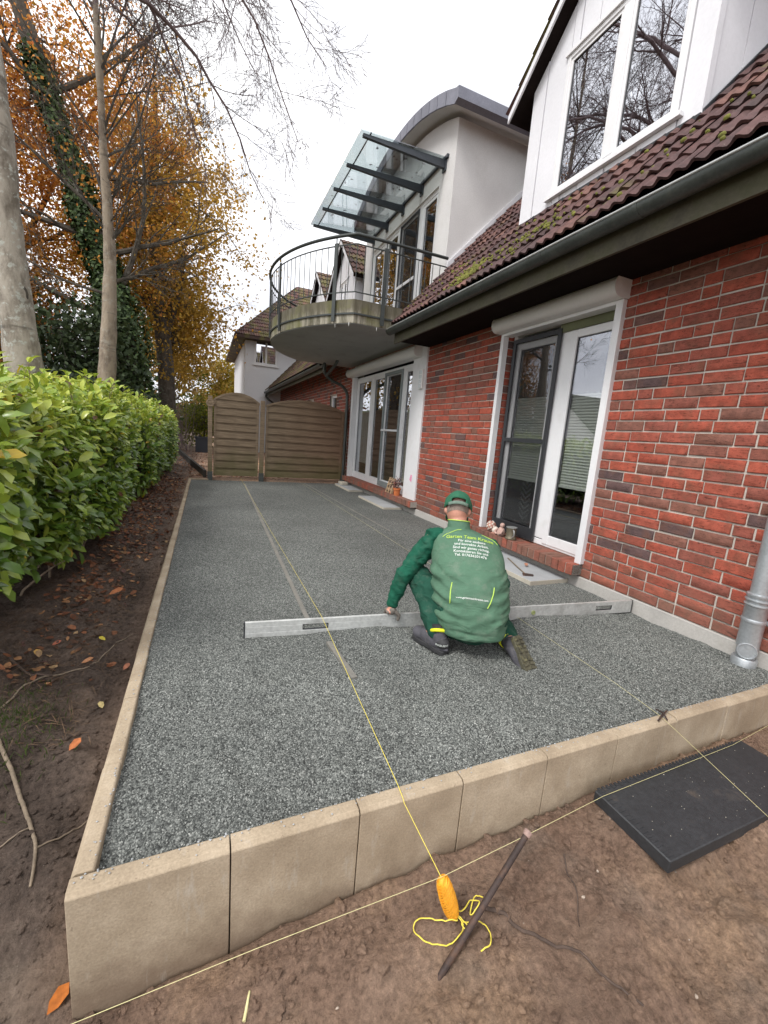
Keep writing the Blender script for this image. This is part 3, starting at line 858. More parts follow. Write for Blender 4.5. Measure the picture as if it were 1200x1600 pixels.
# brick sills in front of the doors
for ya, yb in ((1.625, 3.215), (4.985, 8.76)):
    s = mk('door_sill', MB().box(3.412, 3.66, ya + 0.004, yb - 0.004, 0.098, 0.190), M['mortar'], house)
    nb = round((yb - ya) / 0.0835); w = (yb - ya) / nb
    for v in range(3):
        pass
    var = []
    for v in range(4):
        r = random.Random(v)
        m_ = MB().box(3.399 + r.uniform(-.003, .003), 3.64, 0.004, w - 0.005, 0.092 + r.uniform(-.002, .002), 0.196 + r.uniform(-.002, .002)).mesh('brick'); fixn(m_); bevel(m_, 0.005); m_.materials.append(M['brick']); var.append(m_)
    for i in range(nb):
        o = bpy.data.objects.new('brick', random.choice(var)); COL.objects.link(o); o.location = (0, ya + i * w, 0); o.parent = s
        o['tone'] = random.choice((0.5, 0.66, 0.72, 0.78, 0.3, 0.7, 0.82))

# ---- doors
def frame_rect(b, x0, x1, y0, y1, z0, z1, w, wb=None):
    wb = wb or w
    b.box(x0, x1, y0, y0 + w, z0, z1); b.box(x0, x1, y1 - w, y1, z0, z1)
    b.box(x0 + .001, x1 - .001, y0 + w, y1 - w, z0, z0 + wb); b.box(x0 + .001, x1 - .001, y0 + w, y1 - w, z1 - w, z1)
def pane(y0, y1, z0, z1, x, mat, parent, name='pane'):
    g_ = MB(); frame_rect(g_, x - .004, x + .010, y0 - .002, y1 + .002, z0 - .002, z1 + .002, .009); mk('gasket', g_, M['anthracite'], parent)
    return mk(name, MB().box(x, x + 0.006, y0, y1, z0, z1), mat, parent)
def blind(y0, y1, z0, z1, x, parent, pitch=0.028):
    b = MB(); n = int((z1 - z0) / pitch) * 2
    P = [[(x + (0.006 if i % 2 else -0.006), y, z0 + (z1 - z0) * i / n) for y in (y0, y1)] for i in range(n + 1)]
    b.grid(P); b.box(x - 0.012, x + 0.012, y0, y1, z0 - 0.022, z0); b.box(x - 0.01, x + 0.01, y0, y1, z1, z1 + 0.015)
    return mk('pleated_blind', b, M['blind'], parent)
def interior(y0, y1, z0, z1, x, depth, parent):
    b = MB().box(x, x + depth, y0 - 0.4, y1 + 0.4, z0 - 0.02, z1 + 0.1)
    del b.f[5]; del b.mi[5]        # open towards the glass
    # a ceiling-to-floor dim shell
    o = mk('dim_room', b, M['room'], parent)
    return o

b = MB(); frame_rect(b, 3.625, 3.70, 1.657, 3.135, 0.2, 2.50, 0.06)
b.box(3.624, 3.70, 2.225, 2.41, 0.27, 2.43)
door1 = mk('patio_door', b, M['white'], house, bev=0.004)
b = MB(); frame_rect(b, 3.615, 3.66, 1.66, 2.26, 0.225, 2.36, 0.075, 0.1); mk('door_leaf', b, M['white'], door1, bev=0.005)
b = MB(); frame_rect(b, 3.622, 3.66, 2.40, 3.07, 0.225, 2.36, 0.075, 0.1); mk('door_leaf', b, M['white'], door1, bev=0.005)
pane(1.735, 2.185, 0.325, 2.285, 3.638, M['glass'], door1); pane(2.475, 2.995, 0.325, 2.285, 3.642, M['glass'], door1)
b = MB(); frame_rect(b, 3.585, 3.608, 2.37, 3.09, 0.215, 2.40, 0.045, 0.13); b.box(3.586, 3.607, 2.415, 3.045, 1.26, 1.305)
mk('insect_screen', b, M['anthracite'], door1, bev=0.002)
mk('screen_mesh', MB().box(3.595, 3.5965, 2.415, 3.045, 0.345, 2.355), M['screen'], door1)
mk('awning_strip', MB().box(3.60, 3.612, 1.70, 2.40, 2.36, 2.47), M['olive'], door1)
blind(1.735, 2.185, 0.86, 1.74, 3.672, door1); blind(2.475, 2.995, 0.86, 1.74, 3.676, door1)
mk('guide_rail', MB().box(3.485, 3.60, 1.62, 1.69, 0.195, 2.47), M['white'], door1, bev=0.004)
mk('guide_rail', MB().box(3.485, 3.56, 3.15, 3.2, 0.195, 2.47), M['white'], door1, bev=0.004)
mk('head_rail', MB().box(3.487, 3.60, 1.69, 3.15, 2.44, 2.47), M['white'], door1)
interior(1.69, 3.13, 0.2, 2.5, 3.71, 2.4, door1)
b = MB()
for k in range(9):
    for s in (-1, 1):
        zc = 0.36 + k * 0.062
        for q in range(2):
            ya, yb = 2.80, 2.80 + s * 0.075
            za, zb = zc, zc + 0.06
            b.hexa([(3.80, ya, za), (3.806, ya, za), (3.806, yb, zb), (3.80, yb, zb), (3.80, ya, za + 0.024), (3.806, ya, za + 0.024), (3.806, yb, zb + 0.024), (3.80, yb, zb + 0.024)])
            break
mk('zigzag_curtain', b, simple('curtain_chevron', (0.2, 0.2, 0.2), 0.9, 0.05, 4, 0.05, 60, 0), door1)
def shutter_box(y0, y1, z0, z1, parent):
    x0, x1 = 3.35, 3.545
    r = (z1 - z0) * 0.5
    prof = [(x1, z0)] + [(x0 + r * (1 - math.cos(a)) if True else 0, z0 + r - r * math.cos(PI / 2 - a) if False else 0) for a in []]
    pts = [(x1, z0), (x0 + r * 0.9, z0)]
    for i in range(1, 8):
        a = -PI / 2 - i * PI / 2 / 8 * 1.0
        pts.append((x0 + r * 0.9 + r * 0.9 * math.cos(a), z0 + r + r * math.sin(a)))
    for i in range(0, 6):
        a = PI - i * PI / 2 * 0.8 / 5
        pts.append((x0 + r * 0.9 + r * 0.9 * math.cos(a), z0 + r + r * math.sin(a)))
    pts.append((x1, z1 + 0.015))
    b = MB().prism([(p[0], y0, p[1]) for p in pts], (0, 0, 0), (0, y1 - y0, 0))
    o = mk('roller_shutter_box', b, M['shutter'], parent, sm=35)
    capp = [(p[0] - (0.003 if p[0] < x1 - .01 else 0), p[1] + (0.003 if p[1] > z0 + r else -0.003)) for p in pts]
    for ya, yb in ((y0 - 0.007, y0 - 0.001), (y1 + 0.001, y1 + 0.007)):
        mk('end_cap', MB().prism([(p[0], ya, p[1]) for p in capp], (0, 0, 0), (0, yb - ya, 0)), M['shutter'], o)
    return o
shutter_box(1.612, 3.215, 2.472, 2.632, house)

b = MB(); frame_rect(b, 3.60, 3.67, 5.50, 8.60, 0.2, 2.47, 0.07)
for ya, yb in ((7.53, 7.66), (5.98, 6.08)): b.box(3.599, 3.67, ya, yb, 0.27, 2.40)
door2 = mk('patio_door', b, M['white'], house, bev=0.004)
for ya, yb, bl in ((7.66, 8.53, True), (6.86, 7.53, False), (6.08, 6.86, False), (5.57, 5.98, True)):
    b = MB(); frame_rect(b, 3.605, 3.65, ya + .004, yb - .004, 0.272, 2.40, 0.05, 0.07); mk('door_leaf', b, M['white'], door2, bev=0.004)
    pane(ya + .05, yb - .05, 0.33, 2.35, 3.63, M['glass'], door2)
    if bl: blind(ya + .05, yb - .05, 0.6 if ya > 7 else 0.42, 1.72, 3.665, door2)
b = MB(); frame_rect(b, 3.575, 3.597, 6.07, 6.90, 0.225, 2.42, 0.06, 0.1); mk('insect_screen', b, M['greyframe'], door2, bev=0.002)
mk('screen_bar', MB().box(3.568, 3.60, 6.13, 6.9, 1.31, 1.345), M['white'], door2)
mk('awning_strip', MB().box(3.655, 3.66, 6.9, 7.5, 1.85, 2.35), M['olive'], door2)
mk('wide_panel', MB().box(3.50, 3.60, 5.045, 5.50, 0.197, 2.745), M['white'], door2, bev=0.004)
mk('side_panel', MB().box(3.50, 3.60, 8.60, 8.72, 0.197, 2.5), M['white'], door2, bev=0.004)
interior(5.5, 8.6, 0.2, 2.5, 3.71, 2.4, door2)
shutter_box(5.22, 8.76, 2.49, 2.655, house)
mk('pink_mark', MB().hexa([(3.4985, 5.20, 0.49), (3.4995, 5.20, 0.49), (3.4995, 5.28, 0.52), (3.4985, 5.28, 0.52), (3.4985, 5.19, 0.60), (3.4995, 5.19, 0.60), (3.4995, 5.24, 0.62), (3.4985, 5.24, 0.62)]), simple('pink_paint', (0.75, 0.3, 0.45), 0.7, 0.2, 40, 0, 60, 0), door2)
lamp = thing('wall_lamp', (3.48, 5.13, 2.13), 'small white wall lamp with four square panels beside the far patio door', 'lamp')
mk('backplate', MB().box(3.455, 3.50, 5.06, 5.19, 1.99, 2.29), M['lampwhite'], lamp, bev=0.006)
for k in range(4):
    mk('light_panel', MB().box(3.447, 3.454, 5.075, 5.165, 2.005 + k * 0.07, 2.062 + k * 0.07), M['frost'], lamp, bev=0.002)

# ---- roof plane of the main slope
TH = math.atan(1.073); SD = Vector((math.cos(TH), 0, math.sin(TH))); SNn = Vector((-math.sin(TH), 0, math.cos(TH)))
EAVE = Vector((2.84, 0, 2.829))
def roofz(x): return 2.786 + 1.073 * (x - 2.80)
b = MB()
p0 = EAVE + SD * 0.03 - SNn * 0.05; p1 = EAVE + SD * 6.2 - SNn * 0.05
def roofslab(b, ya, yb, th=0.09):
    q0, q1 = p0 - SNn * th, p1 - SNn * th
    b.hexa([(q0.x, ya, q0.z), (q1.x, ya, q1.z), (q1.x, yb, q1.z), (q0.x, yb, q0.z), (p0.x, ya, p0.z), (p1.x, ya, p1.z), (p1.x, yb, p1.z), (p0.x, yb, p0.z)])
roofslab(b, -1.9, 5.04)
roof = mk('roof', b, M['soffit'], house)
TW, TE = 0.205, 0.245
def tile_geo(seed=0):
    r = random.Random(seed)
    b = MB(); n = 13; w = TW; Lt = TE + .055
    def prof(u): return 0.0125 * math.cos(u * 4 * PI) + 0.002 * math.cos(u * 2 * PI)
    top, bot, low = [], [], []
    for i in range(n):
        u = i / (n - 1)
        y = (u - 0.0) * (w + 0.006)
        h = prof(u)
        top.append([(0, y, h + 0.024 + r.uniform(-.001, .001)), (Lt, y, h - 0.004)])
        low.append((0.002, y, h * 0.9 + 0.006))
    b.grid(top)
    m0 = len(b.v)
    b.v += low
    for i in range(n - 1):
        b.f.append((2 * i, m0 + i, m0 + i + 1, 2 * i + 2)); b.mi.append(0)
    return b
Rm = Matrix(((SD.x, 0, SNn.x), (0, 1, 0), (SD.z, 0, SNn.z)))
def tilem(seed):
    g = tile_geo(seed)
    g.v = [tuple(Rm @ Vector(q)) for q in g.v]
    me = g.mesh('roof_tile'); me.materials.append(M['tile']); smooth(me, 50)
    return me
tms = [tilem(s) for s in range(4)]
for row in range(13):
    for c_ in range(27):
        y = 5.045 - (c_ + 1) * TW
        s = row * TE
        pos = EAVE + SD * s
        xm = pos.x + 0.2
        if 1.30 < y + 0.02 and y + 0.19 < 3.28 and xm > 3.80: continue
        if y > 3.1 and row > 11: continue
        if y < 1.2 and row > 8: continue
        if y < .2 and row > 4: continue
        o = bpy.data.objects.new('roof_tile', random.choice(tms)); COL.objects.link(o)
        o.location = (pos.x + random.uniform(-.006, .006), y, pos.z + random.uniform(-.003, .003)); o.rotation_euler = (random.uniform(-.008, .008), random.uniform(-.012, .012), 0)
        o.parent = roof
# moss cushions on the tiles
b = MB()
for k in range(300):
    if k < 150: yy, ss = random.gauss(3.30, 0.15), abs(random.gauss(0.28, 0.10))
    elif k < 220: yy, ss = random.gauss(2.35, 0.3), abs(random.gauss(0.38, 0.12))
    else: yy, ss = random.uniform(0.6, 4.9), random.uniform(0.05, 0.9)
    c = EAVE + SD * ss + SNn * 0.038; r = random.uniform(0.005, 0.017)
    b.lathe([(r * 1.2, -0.012), (r * 1.15, -0.002), (r * 0.8, r * 0.28), (r * 0.25, r * 0.4)], (c.x, yy, c.z), SNn, 7)
mk('moss', b, simple('roof_moss', (0.15, 0.15, 0.028), 0.95, 0.4, 12, 0.2, 90, 0.5, 200, 0.004), roof, kind='stuff', sm=60)

# fascia, gutter
mk('soffit_board', MB().box(2.951, 3.525, -1.9, 5.04, 2.615, 2.635), M['soffit'], house)
mk('fascia_board', MB().box(2.925, 2.95, -1.9, 5.04, 2.575, 2.83), M['fascia'], house)
def gutter(y0, y1, name='gutter'):
    b = MB(); cx, cz, r = 2.848, 2.752, 0.067
    k = 14
    out = [(cx + r * math.cos(PI + PI * i / k), cz + r * math.sin(PI + PI * i / k)) for i in range(k + 1)]
    inn = [(cx + (r - .004) * math.cos(2 * PI - PI * i / k), cz + (r - .004) * math.sin(2 * PI - PI * i / k)) for i in range(k + 1)]
    b.prism([(p[0], y0, p[1]) for p in out + inn], (0, 0, 0), (0, y1 - y0, 0))
    g = mk(name, b, M['zinc'], house, sm=50)
    mk('rolled_lip', MB().tube([(cx - r, y0, cz + 0.002), (cx - r, y1, cz + 0.002)], 0.0085, 8), M['zinc_edge'], g, sm=60)
    y = y0 + 0.45
    while y < y1:
        mk('joint_sleeve', MB().prism([(cx + (r + .003) * math.cos(PI + PI * i / k), y, cz + (r + .003) * math.sin(PI + PI * i / k)) for i in range(k + 1)] + [(cx + r * math.cos(2 * PI - PI * i / k), y, cz + r * math.sin(2 * PI - PI * i / k)) for i in range(k + 1)], (0, 0, 0), (0, 0.03, 0)), M['zinc'], g, sm=50)
        y += 0.83
    return g
gutter(-1.9, 5.06)

# downpipe at the near end of the wall
DX, DY = 3.445, 0.262
dpipe = mk('downpipe', MB().lathe([(0.05, -0.4), (0.05, 0.42), (0.05, 2.6)], (DX, DY, 0), k=20), M['zinc_light'], house, sm=50)
mk('pipe_sleeve', MB().lathe([(0.058, 0.10), (0.059, 0.42), (0.063, 0.425), (0.063, 0.44), (0.056, 0.445)], (DX, DY, 0), k=20), M['zinc_light'], dpipe, sm=40)
for z in (0.375, 0.405): mk('pipe_ring', MB().lathe([(0.059, z - .007), (0.066, z - .003), (0.066, z + .003), (0.059, z + .007)], (DX, DY, 0), k=20), M['zinc_light'], dpipe, sm=40)
mk('pipe_clamp', MB().lathe([(0.061, .262), (0.063, .266), (0.063, .282), (0.061, .286)], (DX, DY, 0), k=20).box(DX + .03, DX + .1, DY - .075, DY - .055, .26, .285), M['zinc_light'], dpipe, sm=40)
ax = Vector((CAM.x - DX, CAM.y - DY - 0.3, 0)).normalized()
mk('cleanout_cover', MB().lathe([(0.05, 0.035), (0.052, 0.056), (0.049, 0.06), (0.045, 0.06), (0.043, 0.055)], (DX, DY, 0.085), ax, 20), M['zinc_light'], dpipe, sm=40)
mk('pipe_socket', MB().lathe([(0.062, -0.3), (0.064, -0.05), (0.066, 0.02), (0.06, 0.03)], (DX, DY, 0), k=20), M['zinc_light'], dpipe, sm=40)

# ---- gabled dormers clad in white boards
def gable_dormer(yc, parent, hw=0.96, x=3.57, windows=True, detail=True, tiles=True):
    z0, ze, za = roofz(x) - 0.02, 4.93, 4.93 + hw * 0.93
    ya, yb = yc - hw, yc + hw
    def top(y): return za - abs(y - yc) * (za - ze) / hw
    body = MB().prism([(x + 0.03, ya + .01, z0 - .05), (x + 0.03, yb - .01, z0 - .05), (x + 0.03, yb - .01, ze - .01), (x + 0.03, yc, za - .01), (x + 0.03, ya + .01, ze - .01)], (0, 0, 0), (3.2, 0, 0))
    d = mk('dormer', body, M['panel'], parent)
    wy0, wy1, wz0, wz1 = yc - 0.79, yc + 0.49, 3.725, 4.95
    if not detail: wy0, wy1 = yc - 0.3, yc + 0.3
    # board cladding, one board at a time, cut around the window
    edges = [ya]
    y = ya
    widths = [0.165, 0.33, 0.31, 0.30, 0.22, 0.10, 0.30, 0.3]
    for w in widths:
        y += w
        if y < yb - 0.08: edges.append(y)
    edges.append(yb)
    for i in range(len(edges) - 1):
        a, c = edges[i] + 0.005, edges[i + 1] - 0.005
        xo = x - (0.004 if i % 2 else 0)
        pieces = []
        if c <= wy0 + 0.02 or a >= wy1 - 0.02: pieces.append((a, c, z0, None))
        else:
            pieces.append((a, c, z0, wz0 - 0.03))
            pieces.append((a, c, wz1 + 0.05, None))
        for (a_, c_, zl, zh) in pieces:
            if zh is None:
                pts = [(xo, a_, zl), (xo, c_, zl), (xo, c_, top(c_))]
                if a_ < yc < c_: pts.append((xo, yc, za))
                pts.append((xo, a_, top(a_)))
            else: pts = [(xo, a_, zl), (xo, c_, zl), (xo, c_, zh), (xo, a_, zh)]
            mk('cladding_board', MB().prism(pts, (0, 0, 0), (0.025, 0, 0)), M['panel'], d)
    # near cheek boards
    if detail:
        xa = x
        for k in range(6):
            xb = xa + 0.34
            pts = [(xa + .003, ya, roofz(xa) - .02), (xb - .003, ya, roofz(xb) - .02), (xb - .003, ya, ze), (xa + .003, ya, ze)]
            if roofz(xb) > ze: break
            mk('cladding_board', MB().prism(pts, (0, -0.012 - (0.003 if k % 2 else 0), 0), (0, 0.01, 0)), M['panel'], d)
            xa = xb
        mk('corner_trim', MB().box(x - 0.008, x + 0.05, ya - 0.022, ya + 0.03, z0, ze), M['panel'], d)
    # flashing along the foot
    mk('flashing', MB().box(x - 0.03, x - 0.006, ya - .03, yb + .02, z0 - 0.02, z0 + 0.035), M['anthracite'], d)
    fb = MB()
    fb.hexa([(x, ya - .035, roofz(x)), (x + 2, ya - .035, roofz(x + 2)), (x + 2, ya - .02, roofz(x + 2)), (x, ya - .02, roofz(x)), (x, ya - .035, roofz(x) + .05), (x + 2, ya - .035, roofz(x + 2) + .05), (x + 2, ya - .02, roofz(x + 2) + .05), (x, ya - .02, roofz(x) + .05)])
    mk('flashing', fb, M['anthracite'], d)
    # window
    fr = MB(); frame_rect(fr, x - 0.012, x + 0.06, wy0, wy1, wz0, wz1, 0.042)
    ym = wy0 + (wy1 - wy0) * 0.48
    fr.box(x - 0.013, x + 0.06, ym - 0.05, ym + 0.05, wz0 + .042, wz1 - .042)
    wf = mk('window', fr, M['white'], d, bev=0.004)
    for (p_, q_) in ((wy0 + .042, ym - .05), (ym + .05, wy1 - .042)):
        s_ = MB(); frame_rect(s_, x + 0.0, x + 0.04, p_, q_, wz0 + .042, wz1 - .042, 0.028); mk('sash', s_, M['white'], d)
        g_ = MB(); frame_rect(g_, x + .010, x + .024, p_ + .029, q_ - .029, wz0 + .069, wz1 - .069, .008); mk('gasket', g_, M['anthracite'], d)
        mk('pane', MB().box(x + 0.016, x + 0.022, p_ + .028, q_ - .028, wz0 + .07, wz1 - .07), M['glass_dormer'], d)
        mk('dark_room_sheet', MB().box(x + 0.026, x + 0.029, p_ + .028, q_ - .028, wz0 + .07, wz1 - .07), M['room'], d)  # black sheet behind the glass, coloured as the unlit room
    mk('window_sill', MB().box(x - 0.045, x - 0.004, wy0 - .05, wy1 + .05, wz0 - .028, wz0 + .004), M['white'], d)
    mk('drip_cap', MB().box(x - 0.03, x - 0.004, wy0 - .02, wy1 + .02, wz1, wz1 + .03), M['white'], d)
    # roof of the dormer: two slopes, tiles, verge boards
    xo = x - 0.13; sl = (za - ze) / hw; cs = 1 / math.sqrt(1 + sl * sl)
    oh = 0.22
    for s in (-1, 1):
        ye = yc + s * (hw + oh); zE = za - (hw + oh) * sl
        pts = [(xo, yc, za + 0.015), (xo, ye, zE + 0.015), (xo, ye, zE + 0.09), (xo, yc, za + 0.09)]
        mk('roof_slope', MB().prism(pts, (0, 0, 0), (3.3, 0, 0)), M['soffit'], d)
        vb = [(xo - .022, yc, za + 0.0), (xo - .022, ye, zE + 0.0), (xo - .022, ye, zE + 0.075), (xo - .022, yc, za + 0.075)]
        mk('verge_board', MB().prism(vb, (0, 0, 0), (0.02, 0, 0)), M['panel'], d)
        if tiles:
            g = MB(); tt = []
            nrow = 4 if detail else 4
            for r_ in range(7):
                for c_ in range(11):
                    t_ = tile_geo(r_ * 3 + c_)
                    ln = (hw + oh) / cs
                    d0 = -0.03 + r_ * TE
                    if d0 > ln - 0.1: continue
                    n0 = len(g.v)
                    ud = Vector((0, -s * cs, sl * cs)); nn = Vector((0, s * sl * cs, cs))
                    for q in t_.v:
                        q0 = min(q[0], ln - d0)
                        P = Vector((xo - 0.03, ye, zE + 0.11)) + ud * (d0 + q0) + Vector((1, 0, 0)) * (q[1] + c_ * TW) + nn * (q[2])
                        g.v.append(tuple(P))
                    g.f += [tuple(n0 + i for i in f) for f in t_.f]; g.mi += [0] * len(t_.f)
                    tt += [random.random()] * len(t_.v)
            mass_obj('roof_tiles', g, tt, M['tile_mass'], d)
    return d
gable_dormer(2.28, house)
# ---- rendered bay dormer with curved roof
XB, YA, YB, YC = 3.70, 5.10, 8.90, 7.0
RAD, TOPZ = 4.70, 6.44
def arcz(y, d=0.0): return TOPZ - RAD + math.sqrt((RAD - d) ** 2 - (y - YC) ** 2)
WIN = (5.55, 8.47, 3.05, 5.14)
b = MB()
def wallpoly(y0, y1, z0, topd=0.2, n=8):
    pts = [(XB, y0, z0), (XB, y1, z0)]
    for i in range(n + 1):
        y = y1 + (y0 - y1) * i / n
        pts.append((XB, y, arcz(y, topd)))
    return pts
b.prism(wallpoly(YA, WIN[0], 3.0), (0, 0, 0), (0.25, 0, 0))
b.prism(wallpoly(WIN[1], YB, 3.0), (0, 0, 0), (0.25, 0, 0))
b.prism(wallpoly(WIN[0], WIN[1], WIN[3], 0.2, 14), (0.001, 0, 0), (0.249, 0, 0))
zt = arcz(YA, 0.2)
for yy in (YA, YB - 0.2):
    b.prism([(XB + .25, yy, roofz(XB) - .1), (XB + .25, yy, zt), (5.75, yy, zt), (5.75, yy, roofz(5.75) - .1)], (0, 0.001, 0), (0, 0.2, 0))
bay = mk('bay_dormer', b, M['stucco'], house)
# roof barrel
b = MB(); n = 28; y0, y1 = 4.84, 9.16
top = [(3.48, y0 + (y1 - y0) * i / n, arcz(y0 + (y1 - y0) * i / n, 0.0)) for i in range(n + 1)]
bot = [(3.48, y, arcz(min(max(y, y0), y1), 0.14)) for _, y, _ in reversed(top)]
b.prism(top + bot, (0, 0, 0), (2.6, 0, 0))
mk('curved_roof', b, M['stucco'], bay)
for i in range(16):
    ya = y0 - 0.01 + (y1 - y0 + 0.02) * i / 16; yb = ya + (y1 - y0) / 16 - 0.016; ym = (ya + yb) / 2
    P = [(3.455, yy, arcz(min(max(yy, y0 - .02), y1 + .02), dd)) for yy, dd in ((ya, 0.145), (yb, 0.145), (yb, -0.025), (ya, -0.025))]
    mk('fascia_strip', MB().prism(P, (0, 0, 0), (0.024 + 0.004 * (i % 2), 0, 0)), M['slate'], bay)
mk('side_gutter', MB().prism([(3.455, y0 - .1, arcz(y0) - .14), (3.455, y0 - .012, arcz(y0) - .17), (3.455, y0 - .012, arcz(y0) + .02), (3.455, y0 - .1, arcz(y0) + .0)], (0, 0, 0), (2.5, 0, 0)), M['slate'], bay)
mk('cheek_trim', MB().hexa([(XB + .02, YA - .03, roofz(XB + .02) + .02), (5.6, YA - .03, roofz(5.6) + .02), (5.6, YA - .001, roofz(5.6) + .02), (XB + .02, YA - .001, roofz(XB + .02) + .02), (XB + .02, YA - .03, roofz(XB + .02) + .11), (5.6, YA - .03, roofz(5.6) + .11), (5.6, YA - .001, roofz(5.6) + .11), (XB + .02, YA - .001, roofz(XB + .02) + .11)]), M['panel'], bay)
b = MB(); frame_rect(b, XB + .03, XB + .11, WIN[0], WIN[1], WIN[2], WIN[3], 0.06)
for ya, yb in ((6.10, 6.26), (6.98, 7.12), (7.66, 7.80)): b.box(XB + .031, XB + .109, ya, yb, WIN[2] + .06, WIN[3] - .06)
bw = mk('french_window', b, M['white'], house, bev=0.004)
for ya, yb in ((5.61, 6.10), (6.26, 6.98), (7.12, 7.66), (7.80, 8.41)):
    b = MB(); frame_rect(b, XB + .04, XB + .09, ya + .003, yb - .003, WIN[2] + .063, WIN[3] - .063, 0.045); mk('sash', b, M['white'], bw)
    pane(ya + .048, yb - .048, WIN[2] + .11, WIN[3] - .11, XB + .06, M['glass'], bw)
b = MB(); frame_rect(b, XB + .012, XB + .028, 6.24, 7.0, WIN[2] + .05, WIN[3] - .04, 0.035); mk('insect_screen', b, M['anthracite'], bw)
mk('screen_mesh', MB().box(XB + .019, XB + .0205, 6.275, 6.965, WIN[2] + .085, WIN[3] - .075), M['screen'], bw)
mk('screen_bar', MB().box(XB + .006, XB + .029, 6.25, 7.0, 3.98, 4.03), M['white'], bw)
mk('dim_room', MB().box(XB + .2, XB + 1.8, 5.3, 8.7, 3.0, 5.2), M['room'], bw)

# ---- glass canopy on brackets
can = mk('canopy_rail', MB().box(3.665, 3.70, 5.30, 8.50, 5.405, 5.45), M['bracket'], house)
ysb = (5.40, 6.15, 6.90, 7.65, 8.40)
for y in ysb:
    b = MB().hexa([(2.36, y - .025, 5.315), (3.70, y - .025, 5.29), (3.70, y + .025, 5.29), (2.36, y + .025, 5.315), (2.36, y - .025, 5.352), (3.70, y - .025, 5.405), (3.70, y + .025, 5.405), (2.36, y + .025, 5.352)])
    mk('bracket', b, M['bracket'], can)
    mk('wall_plate', MB().box(3.675, 3.70, y - .05, y + .05, 5.25, 5.40), M['bracket'], can)
for k in range(4):
    a, c = ysb[k] + (0.003 if k else -.06), ysb[k + 1] - (0.003 if k < 3 else -.06)
    mk('glass_pane', MB().hexa([(2.31, a, 5.355), (3.665, a, 5.409), (3.665, c, 5.409), (2.31, c, 5.355), (2.31, a, 5.369), (3.665, a, 5.423), (3.665, c, 5.423), (2.31, c, 5.369)]), M['canopyglass'], can)
mk('front_bar', MB().tube([(2.47, 5.36, 5.378), (2.47, 8.44, 5.378)], 0.011, 6), M['bracket'], can)
b = MB()
rl = random.Random(8)
for k in range(46):
    yy, xx = rl.uniform(5.4, 8.4), rl.uniform(2.4, 3.5); zz = 5.369 + (xx - 2.31) * 0.04 + 0.012; r = rl.uniform(0.02, 0.045); a = rl.uniform(0, 6.28)
    ca, sa = math.cos(a) * r, math.sin(a) * r
    nn = len(b.v); b.v += [(xx - ca, yy - sa, zz), (xx + sa * .5, yy - ca * .5, zz + .004), (xx + ca, yy + sa, zz + .01), (xx - sa * .5, yy + ca * .5, zz + .003)]; b.f.append((nn, nn + 1, nn + 2, nn + 3)); b.mi.append(0)
mk('leaves_on_glass', b, simple('brown_leaf', (0.16, 0.085, 0.05), 0.8, 0.3, 8, 0.1, 60, 0), None, kind='stuff', label='few brown leaves lying on the glass canopy above the balcony', cat='leaves')

# ---- balcony
CX, RB = 4.19, 2.78
HALF = 2.0
def outline(d=0.0, n=36, ends=3.66):
    R = RB + d; h = HALF + d
    x0 = CX - math.sqrt(R * R - h * h)
    a0 = math.atan2(-h, x0 - CX)
    pts = [(ends, YC - h)]
    nn = 6
    for i in range(1, nn): pts.append((ends + (x0 - ends) * i / nn, YC - h))
    th = math.asin(h / R)
    for i in range(n + 1):
        a = -th + 2 * th * i / n
        pts.append((CX - R * math.cos(a), YC + R * math.sin(a)))
    for i in range(1, nn): pts.append((x0 + (ends - x0) * i / nn, YC + h))
    pts.append((ends, YC + h))
    return pts
ol = outline()
slab = mk('balcony', MB().prism([(p[0], p[1], 2.757) for p in ol], (0, 0, 0), (0, 0, 0.313)), M['slabc'], house)
mk('underside', MB().prism([(p[0], p[1], 2.748) for p in outline(-0.012)], (0, 0, 0), (0, 0, 0.007)), M['slabunder'], slab)
def sweep(z, r, d=0.0, k=8, flat=1.0, mat='steel', name='rail', ends=3.66):
    pts = [(p[0], p[1], z) for p in outline(d, 40, ends)]
    return mk(name, MB().tube(pts, r, k), M[mat], slab, sm=60)
sweep(3.885, 0.0215, 0.035, 10, name='handrail')
sweep(3.765, 0.009, 0.03, 6); sweep(3.155, 0.009, 0.03, 6)
o = outline(0.018, 40)
mk('edge_band', MB().prism([(p[0], p[1], 2.868) for p in outline(0.02)] , (0, 0, 0), (0, 0, 0.022)), M['steel'], slab)
def along(s, d=0.03):
    P = [Vector((p[0], p[1], 0)) for p in outline(d, 80)]
    L = 0
    for i in range(len(P) - 1):
        e = (P[i + 1] - P[i]).length
        if L + e >= s:
            t = (P[i + 1] - P[i]).normalized()
            return P[i] + t * (s - L), t
        L += e
    return P[-1], (P[-1] - P[-2]).normalized()
Pall = [Vector((p[0], p[1], 0)) for p in outline(0.03, 80)]
TOT = sum((Pall[i + 1] - Pall[i]).length for i in range(len(Pall) - 1))
ps = [0.98, 1.75, 3.1, 3.78, TOT - 2.35, TOT - 1.75, TOT - 0.98]
for s in ps:
    p, t = along(s); q = Vector((-t.y, t.x, 0))
    w, th_ = 0.028, 0.009
    c = [p + t * w + q * th_, p + t * w - q * th_, p - t * w - q * th_, p - t * w + q * th_]
    mk('post', MB().hexa([(v.x, v.y, 2.775) for v in c] + [(v.x, v.y, 3.80) for v in c]), M['steel'], slab)
    mk('post_stub', MB().tube([(p.x, p.y, 3.78), (p.x, p.y, 3.88)], 0.008, 6), M['steel'], slab)
nbal = int(TOT / 0.118)
bme = MB().tube([(0, 0, 3.155), (0, 0, 3.765)], 0.0055, 6).mesh('baluster'); bme.materials.append(M['steel'])
